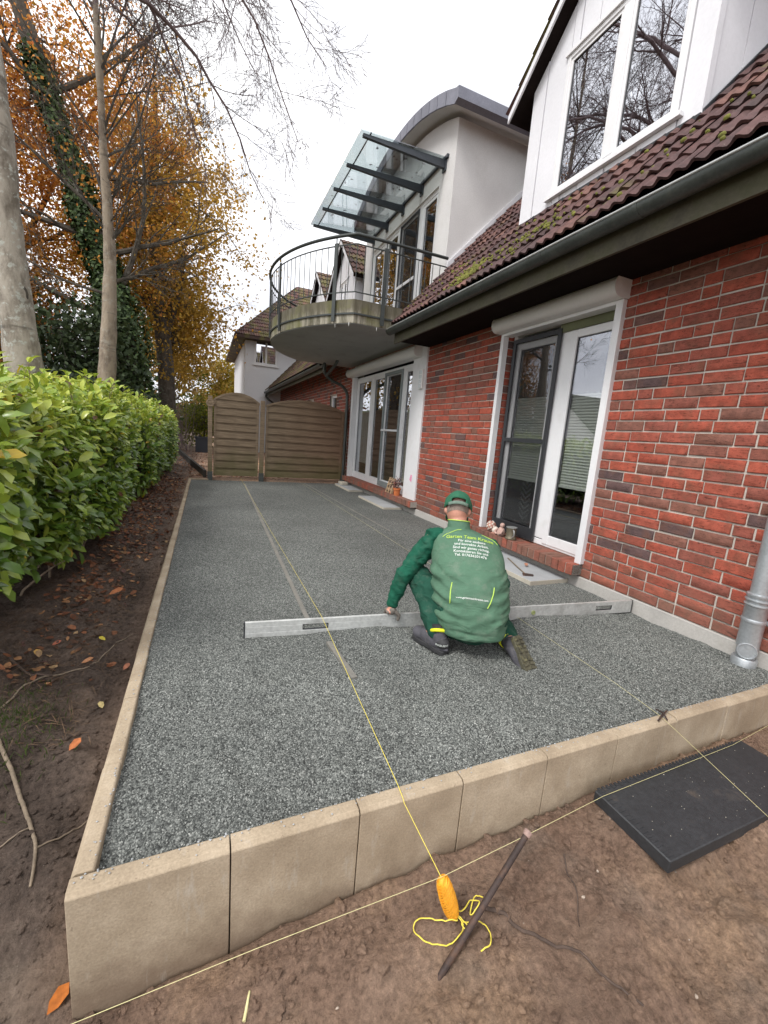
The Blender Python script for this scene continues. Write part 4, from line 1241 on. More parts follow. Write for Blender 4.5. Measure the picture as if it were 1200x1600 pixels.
for i in range(1, nbal):
    s = i * 0.118
    if min(abs(s - q) for q in ps) < 0.04: continue
    p, t = along(s)
    ob = bpy.data.objects.new('baluster', bme); COL.objects.link(ob); ob.location = (p.x, p.y, 0); ob.parent = slab
for (x, y) in ((2.2, 5.02), (2.06, 5.24), (2.62, 5.01)):
    mk('lime_drip', MB().lathe([(0.006, 0.005), (0.004, -0.03), (0.001, -0.05)], (x, y, 2.75), k=6), M['lampwhite'], slab)
# drain pipe below the slab
dr = mk('balcony_drain', MB().tube(spline([(2.84, 8.80, 2.78), (2.84, 8.80, 2.62), (2.88, 8.81, 2.50), (3.05, 8.82, 2.38), (3.28, 8.84, 2.30), (3.42, 8.86, 2.16), (3.45, 8.86, 1.95), (3.45, 8.86, 1.4), (3.45, 8.86, 0.0)], 6), 0.036, 10), M['zinc'], house, sm=60)
mk('pipe_branch', MB().tube(spline([(2.98, 8.20, 2.78), (2.96, 8.35, 2.66), (2.90, 8.80, 2.48)], 6), 0.034, 10), M['zinc'], dr, sm=60)

# ================================================================== NEIGHBOURING HOUSE IN THE SAME ROW
nb_ = thing('row_house', (4.2, 14.0, 0), 'adjoining brick house beyond the wooden fence with mossy roof', 'house')
w = MB()
wins = ((10.05, 10.75, 1.25, 2.2), (12.7, 13.3, 1.55, 2.2), (15.6, 16.2, 1.6, 2.2))
ycur = 8.951
for (a, c, zl, zh) in wins:
    w.box(XW + .011, XW + .25, ycur, a, 0, ZTOP); w.box(XW + .012, XW + .249, a, c, 0, zl); w.box(XW + .012, XW + .249, a, c, zh, ZTOP - .001); ycur = c
w.box(XW + .011, XW + .25, ycur, 19.4, 0, ZTOP)
mk('wall', w, M['mortar'], nb_)
mass = MB(); mt = []
sg = []; yc_ = 8.96
for (a, c, zl, zh) in wins:
    sg += [(yc_, a, 0, 9), (a, c, 0, zl), (a, c, zh, 9)]; yc_ = c
sg.append((yc_, 19.4, 0, 9))
for bb in bricks_layout(sg, 1.3, 21, 3.0, rb): add_mass(mass, mt, plain_brick(bb[2]), (XW, bb[0], bb[1]), min(1, tone(rb) * 0.8 + 0.25))
mass_obj('brickwork', mass, mt, M['brick_mass'], nb_)
for (a, c, zl, zh) in wins:
    f = MB(); frame_rect(f, XW + .08, XW + .14, a + .002, c - .002, zl + .002, zh - .002, 0.06); wf = mk('window', f, M['white'], nb_)
    mk('pane', MB().box(XW + .10, XW + .105, a + .06, c - .06, zl + .06, zh - .06), M['glass_dormer'], wf)
    mk('dark_room_sheet', MB().box(XW + .13, XW + .134, a + .06, c - .06, zl + .06, zh - .06), M['room'], wf)  # sheet behind the pane whose black colour stands for room shade
b = MB(); roofslab(b, 9.03, 19.35); nroof = mk('roof', b, M['soffit'], nb_)
g = MB(); tt = []
for row in range(14):
    for c_ in range(50):
        pos = EAVE + SD * (row * TE); y = 9.06 + c_ * TW
        t_ = tile_geo(c_ % 5); n0 = len(g.v)
        g.v += [tuple(Rm @ Vector(q) + Vector((pos.x, y, pos.z))) for q in t_.v]
        g.f += [tuple(n0 + i for i in f) for f in t_.f]; g.mi += [0] * len(t_.f); tt += [random.random()] * len(t_.v)
mass_obj('roof_tiles', g, tt, M['tile_mass'], nb_)
mk('fascia_board', MB().box(2.925, 2.95, 9.03, 19.38, 2.60, 2.83), M['fascia'], nb_)
k = 10; cx, cz, r = 2.85, 2.757, 0.075
out = [(cx + r * math.cos(PI + PI * i / k), cz + r * math.sin(PI + PI * i / k)) for i in range(k + 1)]
inn = [(cx + (r - .004) * math.cos(2 * PI - PI * i / k), cz + (r - .004) * math.sin(2 * PI - PI * i / k)) for i in range(k + 1)]
mk('gutter', MB().prism([(p[0], 9.05, p[1]) for p in out + inn], (0, 0, 0), (0, 10.3, 0)), M['zinc'], nb_, sm=50)
mk('downpipe', MB().tube(spline([(2.86, 19.2, 2.7), (2.9, 19.2, 2.5), (3.3, 19.2, 2.2), (3.45, 19.2, 1.9), (3.45, 19.2, 0)], 6), 0.045, 8), M['zinc'], nb_, sm=60)
gable_dormer(10.1, nb_, detail=False)
gable_dormer(12.6, nb_, detail=False)

# ---- white rendered house at the end of the row
wh = thing('white_house', (4.5, 21, 0), 'white rendered house with tiled hipped roof at the end of the row', 'house')
hx0, hx1, hy0, hy1, hz = 1.96, 9.5, 19.45, 27.0, 5.05
wy = (2.34, 3.36, 3.93, 5.0)
b = MB(); b.box(hx0, wy[0], hy0, hy1, 0, hz); b.box(wy[1], hx1, hy0, hy1, 0, hz); b.box(wy[0], wy[1], hy0 + .001, hy1, 0, wy[2]); b.box(wy[0], wy[1], hy0 + .25, hy1, wy[2], hz)
b.box(wy[0], wy[1], hy0 + .001, hy0 + .25, wy[3], hz - .001)
mk('wall', b, simple('far_white_render', (0.6, 0.6, 0.61), 0.9, 0.04, 1, 0.04, 50, 0.2), wh)
f = MB()
def frame_xz(b, y0, y1, x0, x1, z0, z1, w):
    b.box(x0, x0 + w, y0, y1, z0, z1); b.box(x1 - w, x1, y0, y1, z0, z1)
    b.box(x0 + w, x1 - w, y0 + .001, y1 - .001, z0, z0 + w); b.box(x0 + w, x1 - w, y0 + .001, y1 - .001, z1 - w, z1)
frame_xz(f, hy0 + .03, hy0 + .10, wy[0] + .002, wy[1] - .002, wy[2] + .002, wy[3] - .002, 0.09); f.box(2.82, 2.90, hy0 + .029, hy0 + .10, wy[2] + .09, wy[3] - .09)
wf = mk('window', f, M['stucco'], wh)
for xa, xb in ((2.43, 2.82), (2.90, 3.27)): mk('pane', MB().box(xa, xb, hy0 + .06, hy0 + .066, wy[2] + .09, wy[3] - .09), glass_mat('far_window_glass', (0.3, 0.3, 0.3), 0.6, 1.5), wf)
mk('window_sill', MB().box(wy[0] - .06, wy[1] + .06, hy0 - .06, hy0 - .001, wy[2] - .05, wy[2]), M['stucco'], wf)
ex0, ey0, ez = 1.46, 18.95, 5.02
apx = 4.6
b = MB()
zr = ez + 1.05 * 3.2
v = [(ex0, ey0, ez), (10, ey0, ez), (10, 27.5, ez), (ex0, 27.5, ez), (ex0 + 3.2, ey0 + 3.4, zr), (10, ey0 + 3.4, zr), (10, 24, zr), (ex0 + 3.2, 24, zr)]
b.v = v + [(q[0], q[1], q[2] - 0.12) for q in v[:4]]
b.f = [(0, 1, 5, 4), (0, 4, 7, 3), (4, 5, 6, 7), (1, 2, 6, 5), (2, 3, 7, 6), (0, 8, 9, 1), (0, 3, 11, 8), (8, 11, 10, 9), (3, 2, 10, 11), (1, 9, 10, 2)]; b.mi = [0] * 10
hr = mk('roof', b, M['tile_mass'], wh)
g = MB(); tt = []
sd2 = Vector((0, 3.4, zr - ez)).normalized(); nn2 = Vector((0, -sd2.z, sd2.y)); ln = math.hypot(3.4, zr - ez)
for row in range(int(ln / TE)):
    for c_ in range(44):
        x = ex0 + c_ * TW
        if x + TW < ex0 + row * TE / ln * 3.2: continue
        t_ = tile_geo(c_ % 4); n0 = len(g.v)
        g.v += [tuple(Vector((max(x + q[1], ex0 + (row * TE + q[0]) / ln * 3.2), ey0, ez)) + sd2 * (row * TE + q[0]) + nn2 * (q[2] + 0.01)) for q in t_.v]
        g.f += [tuple(n0 + i for i in f_) for f_ in t_.f]; g.mi += [0] * len(t_.f); tt += [random.random()] * len(t_.v)
mass_obj('roof_tiles', g, tt, M['tile_mass'], wh)

# ================================================================== FENCE
def fence_panel(x0, x1, y, z0, zs, za, label, nsl, battens):
    t = thing('arched_fence', ((x0 + x1) / 2, y, z0), label, 'fence')
    w = x1 - x0; h = za - zs
    R = (w * w / 4 + h * h) / (2 * h)
    xc = (x0 + x1) / 2
    def arc(x, d=0): return za - R + math.sqrt(max(0, R * R - (x - xc) ** 2)) - d
    mk('side_frame', MB().box(x0, x0 + .045, y - .022, y + .022, z0, arc(x0)), M['fence'], t, bev=0.003)
    mk('side_frame', MB().box(x1 - .045, x1, y - .022, y + .022, z0, arc(x1)), M['fence'], t, bev=0.003)
    n = 18
    pts = [(x0 - .01 + (w + .02) * i / n) for i in range(n + 1)]
    mk('arched_top', MB().prism([(x, y - .026, arc(x, .03)) for x in pts] + [(x, y - .026, arc(x, -.018)) for x in reversed(pts)], (0, 0, 0), (0, .052, 0)), M['fence'], t)
    mk('bottom_frame', MB().box(x0 + .045, x1 - .045, y - .02, y + .02, z0, z0 + .04), M['fence'], t)
    bx = [x0 + w * f for f in battens]
    pitch = (za - z0) / nsl
    xa, xb = x0 + .046, x1 - .046
    for i in range(nsl):
        prd = i % 2 == 0
        zl = z0 + .03 + i * pitch - (pitch * .22 if prd else 0); zh = zl + pitch * (1.44 if prd else 1.06)
        zl = max(zl, z0 + .02)
        P = []
        m = 26
        side = 1 if not prd else -1
        lo, hi = [], []
        for j in range(m + 1):
            x = xa + (xb - xa) * j / m
            # the thin slat bends in front of one batten and behind the next
            ph = 0
            k = sum(1 for q in bx if q < x)
            e = [xa] + bx + [xb]
            c = math.sin(PI * (x - e[k]) / (e[k + 1] - e[k]))
            yy = y + side * 0.015 * (0.55 + 0.45 * c) - 0.004
            zt_ = min(zh, arc(x, .028))
            if zt_ <= zl + .004: continue
            lo.append((x, yy, zl)); hi.append((x, yy, zt_))
        if len(lo) < 3: continue
        b = MB()
        b.grid([lo, hi, [(p[0], p[1] + .007, p[2]) for p in hi], [(p[0], p[1] + .007, p[2]) for p in lo]])
        mk('slat', b, M['fence'], t)
    for q in bx:
        mk('batten', MB().box(q - .012, q + .012, y - .004, y + .006, z0 + .04, arc(q, .03)), M['fence'], t)
    return t
FY = 8.93
fence_panel(0.50, 1.44, FY, 0.075, 1.70, 1.87, 'narrow arched wooden fence panel at the far end by the hedge', 22, (0.5,))
fence_panel(1.595, 3.41, FY, 0.075, 1.68, 1.86, 'wide arched wooden fence panel next to the house wall', 22, (0.25, 0.52, 0.76))
pgrp = 'posts of the wooden fence'
for x, lab in ((0.43, 'square wooden fence post with a round disc near its top'), (1.518, 'wooden fence post between the narrow and the wide panel'), (3.462, 'wooden fence post standing against the brick house wall')):
    p = thing('fence_post', (x, FY, 0), lab, 'post', pgrp)
    mk('post', MB().box(x - .045, x + .045, FY - .045, FY + .045, 0.02, 1.77), M['fence'], p, bev=0.004)
    mk('post_shoe', MB().box(x - .052, x + .052, FY - .052, FY + .052, -.03, .16), M['zinc'], p)
    if x < 0.5: mk('round_disc', MB().lathe([(0.085, 0), (0.085, 0.03), (0.06, 0.034), (0.055, 0.03), (0.03, 0.03), (0.028, 0.038)], (x, FY - .046, 1.62), (0, -1, 0), 18), M['fence'], p, sm=40)
b = MB().hexa([(0.30, 9.0, -.1), (0.36, 9.0, -.1), (-0.62, 17, -.1), (-0.68, 17, -.1), (0.30, 9.0, .17), (0.36, 9.0, .17), (-0.62, 17, .17), (-0.68, 17, .17)])
mk('timber_edging', b, M['timber_dark'], None, 'dark timber edging board running away beyond the fence post', 'edging')
pl = thing('planter', (0.27, 17.6, 0), 'dark square planter on the leaf-strewn ground beyond the fence', 'planter')
mk('box', MB().box(-0.02, 0.56, 17.3, 17.9, -.05, .62), M['planter'], pl, bev=0.01)
mk('rim', MB().box(-0.05, 0.59, 17.27, 17.93, .55, .62), M['planter'], pl, bev=0.008)

# ---- gabled house on the other side of the garden, which the patio door glass mirrors
gh = thing('gabled_house', (-26, 26, 0), 'brick house with two gables across the garden, mirrored in the patio door', 'house')
for yc_ in (20.6, 31.0):
    zE, zA, hw_ = 2.3, 6.3, 5.2
    mk('gable_wall', MB().prism([(-24.5, yc_ - hw_ + .1, -.1), (-24.5, yc_ + hw_ - .1, -.1), (-24.5, yc_ + hw_ - .1, zE), (-24.5, yc_, zA), (-24.5, yc_ - hw_ + .1, zE)], (0, 0, 0), (-8, 0, 0)), M['stucco'], gh)
    for s in (-1, 1):
        mk('roof_slope', MB().prism([(-24.1, yc_, zA + .05), (-24.1, yc_ + s * (hw_ - .02), zE - .0), (-24.1, yc_ + s * (hw_ - .02), zE + .25), (-24.1, yc_, zA + .3)], (0, 0, 0), (-8.6, 0, 0)), M['soffit'], gh)
    for dy in (-1.6, 1.0):
        f = MB(); 
        f.box(-24.49, -24.44, yc_ + dy, yc_ + dy + 1.0, 1.0, 2.3); wf = mk('window', f, M['white'], gh)
        mk('pane', MB().box(-24.439, -24.43, yc_ + dy + .08, yc_ + dy + .92, 1.08, 2.22), M['room'], wf)
def displace(me, fn):
    n = len(me.vertices); co = np.zeros(n * 3); no = np.zeros(n * 3)
    me.vertices.foreach_get('co', co); me.vertex_normals.foreach_get('vector', no)
    co, no = co.reshape(-1, 3), no.reshape(-1, 3)
    co = co + no * fn(co)[:, None]; me.vertices.foreach_set('co', co.ravel()); me.update()
# ================================================================== LEAVES (shared builders)
LEAFT = np.array([(0, 0, 0), (.30, .40, .07), (.30, 0, 0), (.30, -.40, .07), (.74, .47, .05), (.74, 0, -.02), (.74, -.47, .05), (1, 0, -.07)], float)
LEAFF = [(0, 2, 1), (0, 3, 2), (1, 2, 5, 4), (2, 3, 6, 5), (4, 5, 7), (5, 6, 7)]
QUADT = np.array([(0, 0, 0), (.5, .36, .05), (1, 0, -.08), (.5, -.36, .05)], float)
QUADF = [(0, 3, 2, 1)]
def unit(a): return a / (np.linalg.norm(a, axis=-1, keepdims=True) + 1e-12)
def leafmesh(name, C, D, Nn, L, Wd, colr, tmpl='quad', curl=None):
    T, F = (LEAFT, LEAFF) if tmpl == 'leaf' else (QUADT, QUADF)
    D = unit(D); S = unit(np.cross(Nn, D)); Nn = unit(np.cross(D, S))
    t = T[None] * np.ones((len(C), 1, 1))
    if curl is not None:
        t[:, :, 2] = t[:, :, 2] - curl[:, None] * T[None, :, 0] ** 2
    V = C[:, None, :] + D[:, None, :] * (t[:, :, 0] * L[:, None])[..., None] + S[:, None, :] * (t[:, :, 1] * Wd[:, None])[..., None] + Nn[:, None, :] * (t[:, :, 2] * L[:, None])[..., None]
    k = len(T); n = len(C)
    loops, starts, tot = [], [], 0
    base = (np.arange(n) * k)[:, None]
    fl = [np.array(f) for f in F]
    sizes = [len(f) for f in F]
    allidx = np.concatenate([base + f[None] for f in fl], 1).ravel()
    st = np.tile(np.cumsum([0] + sizes[:-1]), n) + np.repeat(np.arange(n) * sum(sizes), len(F))
    me = bpy.data.meshes.new(name)
    me.vertices.add(n * k); me.vertices.foreach_set('co', V.reshape(-1))
    me.loops.add(len(allidx)); me.loops.foreach_set('vertex_index', allidx.astype(np.int32))
    me.polygons.add(len(st)); me.polygons.foreach_set('loop_start', st.astype(np.int32))
    me.update()
    a = me.attributes.new('col', 'FLOAT_COLOR', 'POINT')
    cc = np.ones((n, k, 4), np.float32); cc[:, :, :3] = colr[:, None, :]
    a.data.foreach_set('color', cc.reshape(-1))
    smooth(me)
    return me
def rdir(n): return unit(RNG.normal(size=(n, 3)))
def mixcol(cols, w): return (w[..., None] * np.array(cols)[None]).sum(1)

# ================================================================== HEDGE
def hedge_pts(n, y0, y1):
    y = RNG.uniform(y0, y1, n)
    s = RNG.uniform(0, 1, n)
    bul = 0.06 * np.sin(y * 2.1) + 0.05 * np.sin(y * 5.3 + 1)
    gap = np.exp(-((y - 5.75) / 0.25) ** 2)
    zt = 1.40 + 0.05 * np.sin(y * 1.7) + 0.04 * np.sin(y * 4.1) + 0.02 * (y - 4) / 6 - 0.075 * np.clip((4.2 - y) / 2.5, 0, 1)
    xf = -0.53 + bul * 0.7 - 0.30 * gap + 0.02 * (y - 3) + np.where(y > 5.75, 0.02, 0)
    lowend = 0.10 + 0.22 * np.clip((2.6 - y) / 1.2, 0, 1)
    P = np.zeros((n, 3)); Nn = np.zeros((n, 3))
    f = s < 0.60
    u = np.where(f, s / 0.60, 0)
    z = lowend + (zt - lowend) * u
    ang = np.clip((u - 0.72) / 0.28, 0, 1) * PI / 2
    low = np.clip(1 - u / 0.3, 0, 1)
    P[:, 0] = xf - 0.13 * low ** 1.5 - 0.16 * (1 - np.cos(ang)); P[:, 1] = y; P[:, 2] = np.where(f, z, 0)
    Nn[:, 0] = np.cos(ang); Nn[:, 2] = np.sin(ang) - 0.4 * low
    v = np.where(f, 0, (s - 0.60) / 0.40)
    P[~f, 0] = (xf - 0.16 - 0.95 * v)[~f]; P[~f, 2] = (zt + 0.06 * np.sin(v * 9 + y * 3))[~f]
    Nn[~f] = (0, 0, 1)
    Nn[:, 1] += 0.15 * np.cos(y * 3) 
    dep = RNG.random(n) ** 1.6 * 0.24
    P -= unit(Nn) * dep[:, None]
    P += RNG.normal(size=(n, 3)) * 0.025
    return P, unit(Nn), dep, u, f
def hedge_leaves(n, y0, y1, size=1.0):
    P, Nn, dep, u, f = hedge_pts(n, y0, y1)
    D = Nn * RNG.uniform(0.2, 1.0, (n, 1)) + rdir(n) * 0.75 + np.array([0, 0, 0.25])
    D = D - np.array([0, 0, 1]) * (RNG.random((n, 1)) < 0.3) * 0.6
    Up = Nn * 0.5 + np.array([0.1, -0.25, 0.9]) + rdir(n) * 0.45
    L = RNG.uniform(0.055, 0.122, n) * size; W = L * RNG.uniform(0.40, 0.52, n)
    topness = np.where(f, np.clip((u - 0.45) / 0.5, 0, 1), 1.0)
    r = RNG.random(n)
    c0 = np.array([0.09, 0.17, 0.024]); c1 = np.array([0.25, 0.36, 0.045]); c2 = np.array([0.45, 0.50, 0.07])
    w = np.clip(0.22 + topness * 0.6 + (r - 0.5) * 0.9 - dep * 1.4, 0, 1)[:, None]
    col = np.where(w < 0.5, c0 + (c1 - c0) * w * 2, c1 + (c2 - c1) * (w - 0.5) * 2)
    yel = RNG.random(n) < 0.012
    col[yel] = (0.5, 0.36, 0.03)
    brn = RNG.random(n) < 0.012
    col[brn] = (0.14, 0.07, 0.035)
    return P, D, Up, L, W, col, RNG.uniform(0.05, 0.35, n)
hedge = thing('laurel_hedge', (-0.95, 5.5, -0.1), 'clipped laurel hedge with glossy yellow-green leaves beside the terrace', 'hedge')
A = hedge_leaves(14000, 1.05, 5.8); B_ = hedge_leaves(10500, 5.7, 11.6)
P, D, Up, L, W, col, cu = [np.concatenate([a, b_]) for a, b_ in zip(A, B_)]
hole = fbm(P[:, 0] * 1.0, P[:, 1], P[:, 2], 3.6, 3) > -.46 - .25 * RNG.random(len(P))
P, D, Up, L, W, col, cu = [a[hole] for a in (P, D, Up, L, W, col, cu)]
# the leaves that show largest become single pieces
dist = np.linalg.norm(P - np.array(CAM), axis=1)
vis = np.array([shown(p, 0) for p in P])
score = dist - 0.0
score[~vis] = 99
out_ = np.argsort(score)
pick = [i for i in out_[:900] if RNG.random() < 0.45][:300]
keep = np.ones(len(P), bool); keep[pick] = False
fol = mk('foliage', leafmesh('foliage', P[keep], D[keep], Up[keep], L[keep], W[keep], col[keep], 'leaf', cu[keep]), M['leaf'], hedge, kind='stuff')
lvar = []
for k in range(12):
    c = np.array([[0.055, 0.115, 0.018], [0.11, 0.19, 0.026], [0.18, 0.27, 0.034], [0.29, 0.35, 0.048]])[k % 4]
    me = leafmesh('leaf', np.zeros((1, 3)), np.array([[1., 0, 0]]), np.array([[0, 0, 1.]]), np.array([0.11]), np.array([0.045 + 0.004 * (k // 4)]), c[None], 'leaf', np.array([0.1 + 0.1 * (k // 4)]))
    me.materials.append(M['leaf']); lvar.append(me)
def leaf_obj(me, p, d, up, sc, parent, name='leaf'):
    d = Vector(d).normalized(); s = Vector(up).cross(d).normalized(); u = d.cross(s)
    o = bpy.data.objects.new(name, me); COL.objects.link(o)
    mw = Matrix(((d.x * sc, s.x * sc, u.x * sc, p[0]), (d.y * sc, s.y * sc, u.y * sc, p[1]), (d.z * sc, s.z * sc, u.z * sc, p[2]), (0, 0, 0, 1)))
    if parent is not None:
        put(o, parent)
    o.matrix_basis = mw
    return o
lum = col.sum(1)
for i in pick:
    t = int(np.clip(np.searchsorted([0.25, 0.4, 0.56], lum[i]), 0, 3))
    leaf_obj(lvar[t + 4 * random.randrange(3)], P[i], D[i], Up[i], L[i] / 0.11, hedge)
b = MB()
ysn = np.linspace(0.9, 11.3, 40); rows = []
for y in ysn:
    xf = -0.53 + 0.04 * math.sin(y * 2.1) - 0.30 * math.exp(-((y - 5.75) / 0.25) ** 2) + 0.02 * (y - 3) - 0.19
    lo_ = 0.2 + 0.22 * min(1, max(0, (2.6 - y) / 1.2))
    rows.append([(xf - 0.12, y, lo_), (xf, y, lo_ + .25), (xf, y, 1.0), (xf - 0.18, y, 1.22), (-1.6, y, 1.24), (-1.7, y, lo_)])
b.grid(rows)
mk('dark_filler_core', b, M['dark_inner'], hedge)  # filler shell against see-through, the hedge's inner shade is in its near-black colour
rs = random.Random(4)
st = MB()
for k in range(46):
    y = rs.uniform(1.1, 10.5); x = rs.uniform(-0.95, -0.7)
    p = [Vector((x, y, float(gz(x, y, False)) - .03))]
    d = Vector((rs.uniform(-.1, .6), rs.uniform(-.5, .5), 1)).normalized()
    for j in range(4):
        p.append(p[-1] + d * rs.uniform(.08, .16)); d = (d + Vector((rs.uniform(-.3, .4), rs.uniform(-.4, .4), rs.uniform(-.3, .2)))).normalized()
    st.tube(p, [.010, .009, .008, .006, .003], 5)
mk('stems', st, M['drytwig'], hedge, kind='stuff')

# ================================================================== TREES
def branch_pts(rnd, p, d, L, n, wob, droop):
    pts = [Vector(p)]; d = Vector(d).normalized()
    for i in range(n):
        d = (d + Vector((rnd.uniform(-wob, wob), rnd.uniform(-wob, wob), rnd.uniform(-wob, wob) - droop))).normalized()
        pts.append(pts[-1] + d * (L / n))
    return pts
def sides(r): return 10 if r > .08 else 7 if r > .03 else 5 if r > .012 else 3
def twiggy(mb, rnd, pts, rad, lvl, spec, tips=None, t0=0.3):
    """children along a polyline; spec[lvl] = (count, length, radius factor, angle, droop)"""
    if lvl >= len(spec):
        if tips is not None: tips.append(pts[-1])
        return
    cnt, ln, rf, ang, droop = spec[lvl]
    n = len(pts) - 1
    for c in range(cnt):
        t = t0 + (1 - t0) * (c + rnd.random()) / cnt
        i = min(int(t * n), n - 1); f = t * n - i
        p = pts[i].lerp(pts[i + 1], f); d = (pts[i + 1] - pts[i]).normalized()
        o = d.orthogonal().normalized(); o.rotate(Matrix.Rotation(rnd.uniform(0, 2 * PI), 3, d))
        a = rnd.gauss(ang, 0.2)
        nd = d * math.cos(a) + o * math.sin(a)
        l_ = ln * rnd.uniform(0.55, 1.2) * (1.15 - 0.5 * t)
        r0 = max(rad[i] * rf, 0.0030)
        m = 5 if lvl < 2 else 3
        q = branch_pts(rnd, p, nd, l_, m, 0.16, droop)
        rr_ = [max(r0 * (1 - 0.8 * j / m), 0.0021) for j in range(m + 1)]
        mb.tube(q, rr_, sides(r0), caps=False)
        twiggy(mb, rnd, q, rr_, lvl + 1, spec, tips, 0.2)

def trunk_mesh(pts, rad, k, rough, seed):
    P = spline(pts, 4) if len(pts) < 12 else pts
    n = max(60, len(P)); idx = np.linspace(0, len(P) - 1, n)
    Q = [P[int(i)].lerp(P[min(int(i) + 1, len(P) - 1)], i - int(i)) for i in idx]; R2 = list(np.interp(idx, range(len(P)), np.interp(np.linspace(0, 1, len(P)), np.linspace(0, 1, len(rad)), rad)))
    me = MB().tube(Q, R2, k).mesh('trunk'); fixn(me); smooth(me)
    displace(me, lambda c: rough * (fbm(c[:, 0] * 1.3, c[:, 1] * 1.3, c[:, 2] * .55, 6 + seed * .1, 4) * .8 - np.clip(fbm(c[:, 0], c[:, 1], c[:, 2] * 3.2, 2.6, 3) - .35, 0, 1) * 1.2))
    return me
# near pale trunk behind the hedge with long bare limbs reaching over the terrace
rt = random.Random(21)
t1 = thing('bare_tree', (-1.55, 5.0, -0.1), 'thick pale-barked tree trunk at the left behind the hedge', 'tree')
trunk = spline([(-1.46, 5.0, -0.2), (-1.49, 5.0, 0.8), (-1.52, 5.0, 1.75), (-1.575, 5.0, 2.6), (-1.60, 5.0, 3.9), (-1.66, 5.05, 5.2), (-1.7, 5.1, 7.5), (-1.8, 5.2, 10.5), (-1.75, 5.3, 13)], 5)
trad = list(np.interp(np.linspace(0, 1, len(trunk)), [0, .1, .3, .45, .7, 1], [.225, .185, .16, .125, .085, .03]))
mk('trunk', trunk_mesh(trunk, trad, 28, .020, 1), M['bark_pale'], t1)
kn = MB()
for (zz, an) in ((2.42, -0.75),):
    i = min(range(len(trunk)), key=lambda j: abs(trunk[j].z - zz)); c = trunk[i]; r = trad[i]
    a = Vector((math.cos(an), math.sin(an), 0))
    kn.lathe([(r * .42, r * .72), (r * .34, r * .97), (r * .2, r * 1.0), (r * .12, r * .93)], (c.x, c.y, c.z), a, 12); kn.v = [(q[0], q[1], c.z + (q[2] - c.z) * 1.6) for q in kn.v]
mk('knot', kn, M['bark_dark'], t1, sm=60)
mb = MB()
LIMBS = [((5.3), (1.9, 6.0, 6.4), 1.6), ((5.8), (1.65, 6.3, 5.5), 2.2), ((5.0), (1.2, 6.8, 4.75), 1.9), ((6.6), (1.0, 7.0, 6.6), 1.5), ((7.2), (1.9, 5.6, 7.8), 1.2), ((6.0), (0.4, 7.6, 5.2), 1.8), ((8.0), (0.6, 7.5, 9.5), 0.8), ((8.5), (-3.5, 8.0, 11), 0.5), ((7.5), (-3.2, 7.5, 9.5), 0.5), ((9.5), (-1.0, 8.5, 12), 0.5), ((6.8), (-0.4, 3.6, 8.6), 0.7)]
for z0, e, arch in LIMBS:
    s = Vector((-1.68, 5.08, z0)); e = Vector(e)
    q = bez(s, s + (e - s) * .25 + Vector((0, 0, arch * .8)), s + (e - s) * .7 + Vector((0, 0, arch)), e, 14)
    q = [p + Vector((rt.uniform(-.05, .05), rt.uniform(-.05, .05), rt.uniform(-.04, .04))) for p in q]
    rr_ = [0.045 * (1 - 0.88 * i / 14) for i in range(15)]
    mb.tube(q, rr_, 7, caps=False)
    twiggy(mb, rt, q, rr_, 0, [(19, 1.25, .5, .75, .03), (10, .55, .5, .7, .05), (4, .22, .6, .6, .03)], None, 0.25)
mk('bare_branches', mb, M['twig'], t1)

# slender buff trunk with up-swept bare branches
t2 = thing('bare_tree', (-1.3, 8.0, -0.1), 'slender buff tree trunk with bare upswept branches rising behind the hedge', 'tree')
trunk = spline([(-1.36, 8, -0.2), (-1.30, 8, 1.5), (-1.22, 8, 2.6), (-1.17, 8, 3.8), (-1.20, 8, 5.2), (-1.24, 8, 7.4), (-1.3, 8, 10), (-1.2, 8.1, 12.5)], 5)
trad = list(np.interp(np.linspace(0, 1, len(trunk)), [0, .2, .4, .6, 1], [.165, .135, .10, .055, .015]))
mk('trunk', trunk_mesh(trunk, trad, 20, .014, 2), M['bark_thin'], t2)
mb = MB(); rt = random.Random(5)
for (z0, d, ln, r0) in [(3.3, (.9, .1, .25), 0.95, .035), (3.75, (.35, .2, .6), 0.8, .035), (4.4, (-1, .1, .7), 2.0, .035), (3.15, (-1, -.1, .12), 1.7, .028)] + [(rt.uniform(3.9, 11), (rt.uniform(-1, 1), rt.uniform(-.8, .8), rt.uniform(.5, 1.3)), rt.uniform(1.4, 3.0), rt.uniform(.010, .024)) for _ in range(38)]:
    i = min(range(len(trunk)), key=lambda j: abs(trunk[j].z - z0)); p = trunk[i].lerp(trunk[min(i + 1, len(trunk) - 1)], rt.random())
    q = branch_pts(rt, p, d, ln, 8, .12, -0.03); rr_ = [r0 * (1 - .8 * j / 8) for j in range(9)]
    mb.tube(q, rr_, sides(r0), caps=False)
    twiggy(mb, rt, q, rr_, 0, [(9, .9, .5, .7, -.02), (7, .4, .5, .65, .0), (3, .18, .6, .6, 0)], None, .25)
mk('bare_branches', mb, M['bark_dark'], t2)

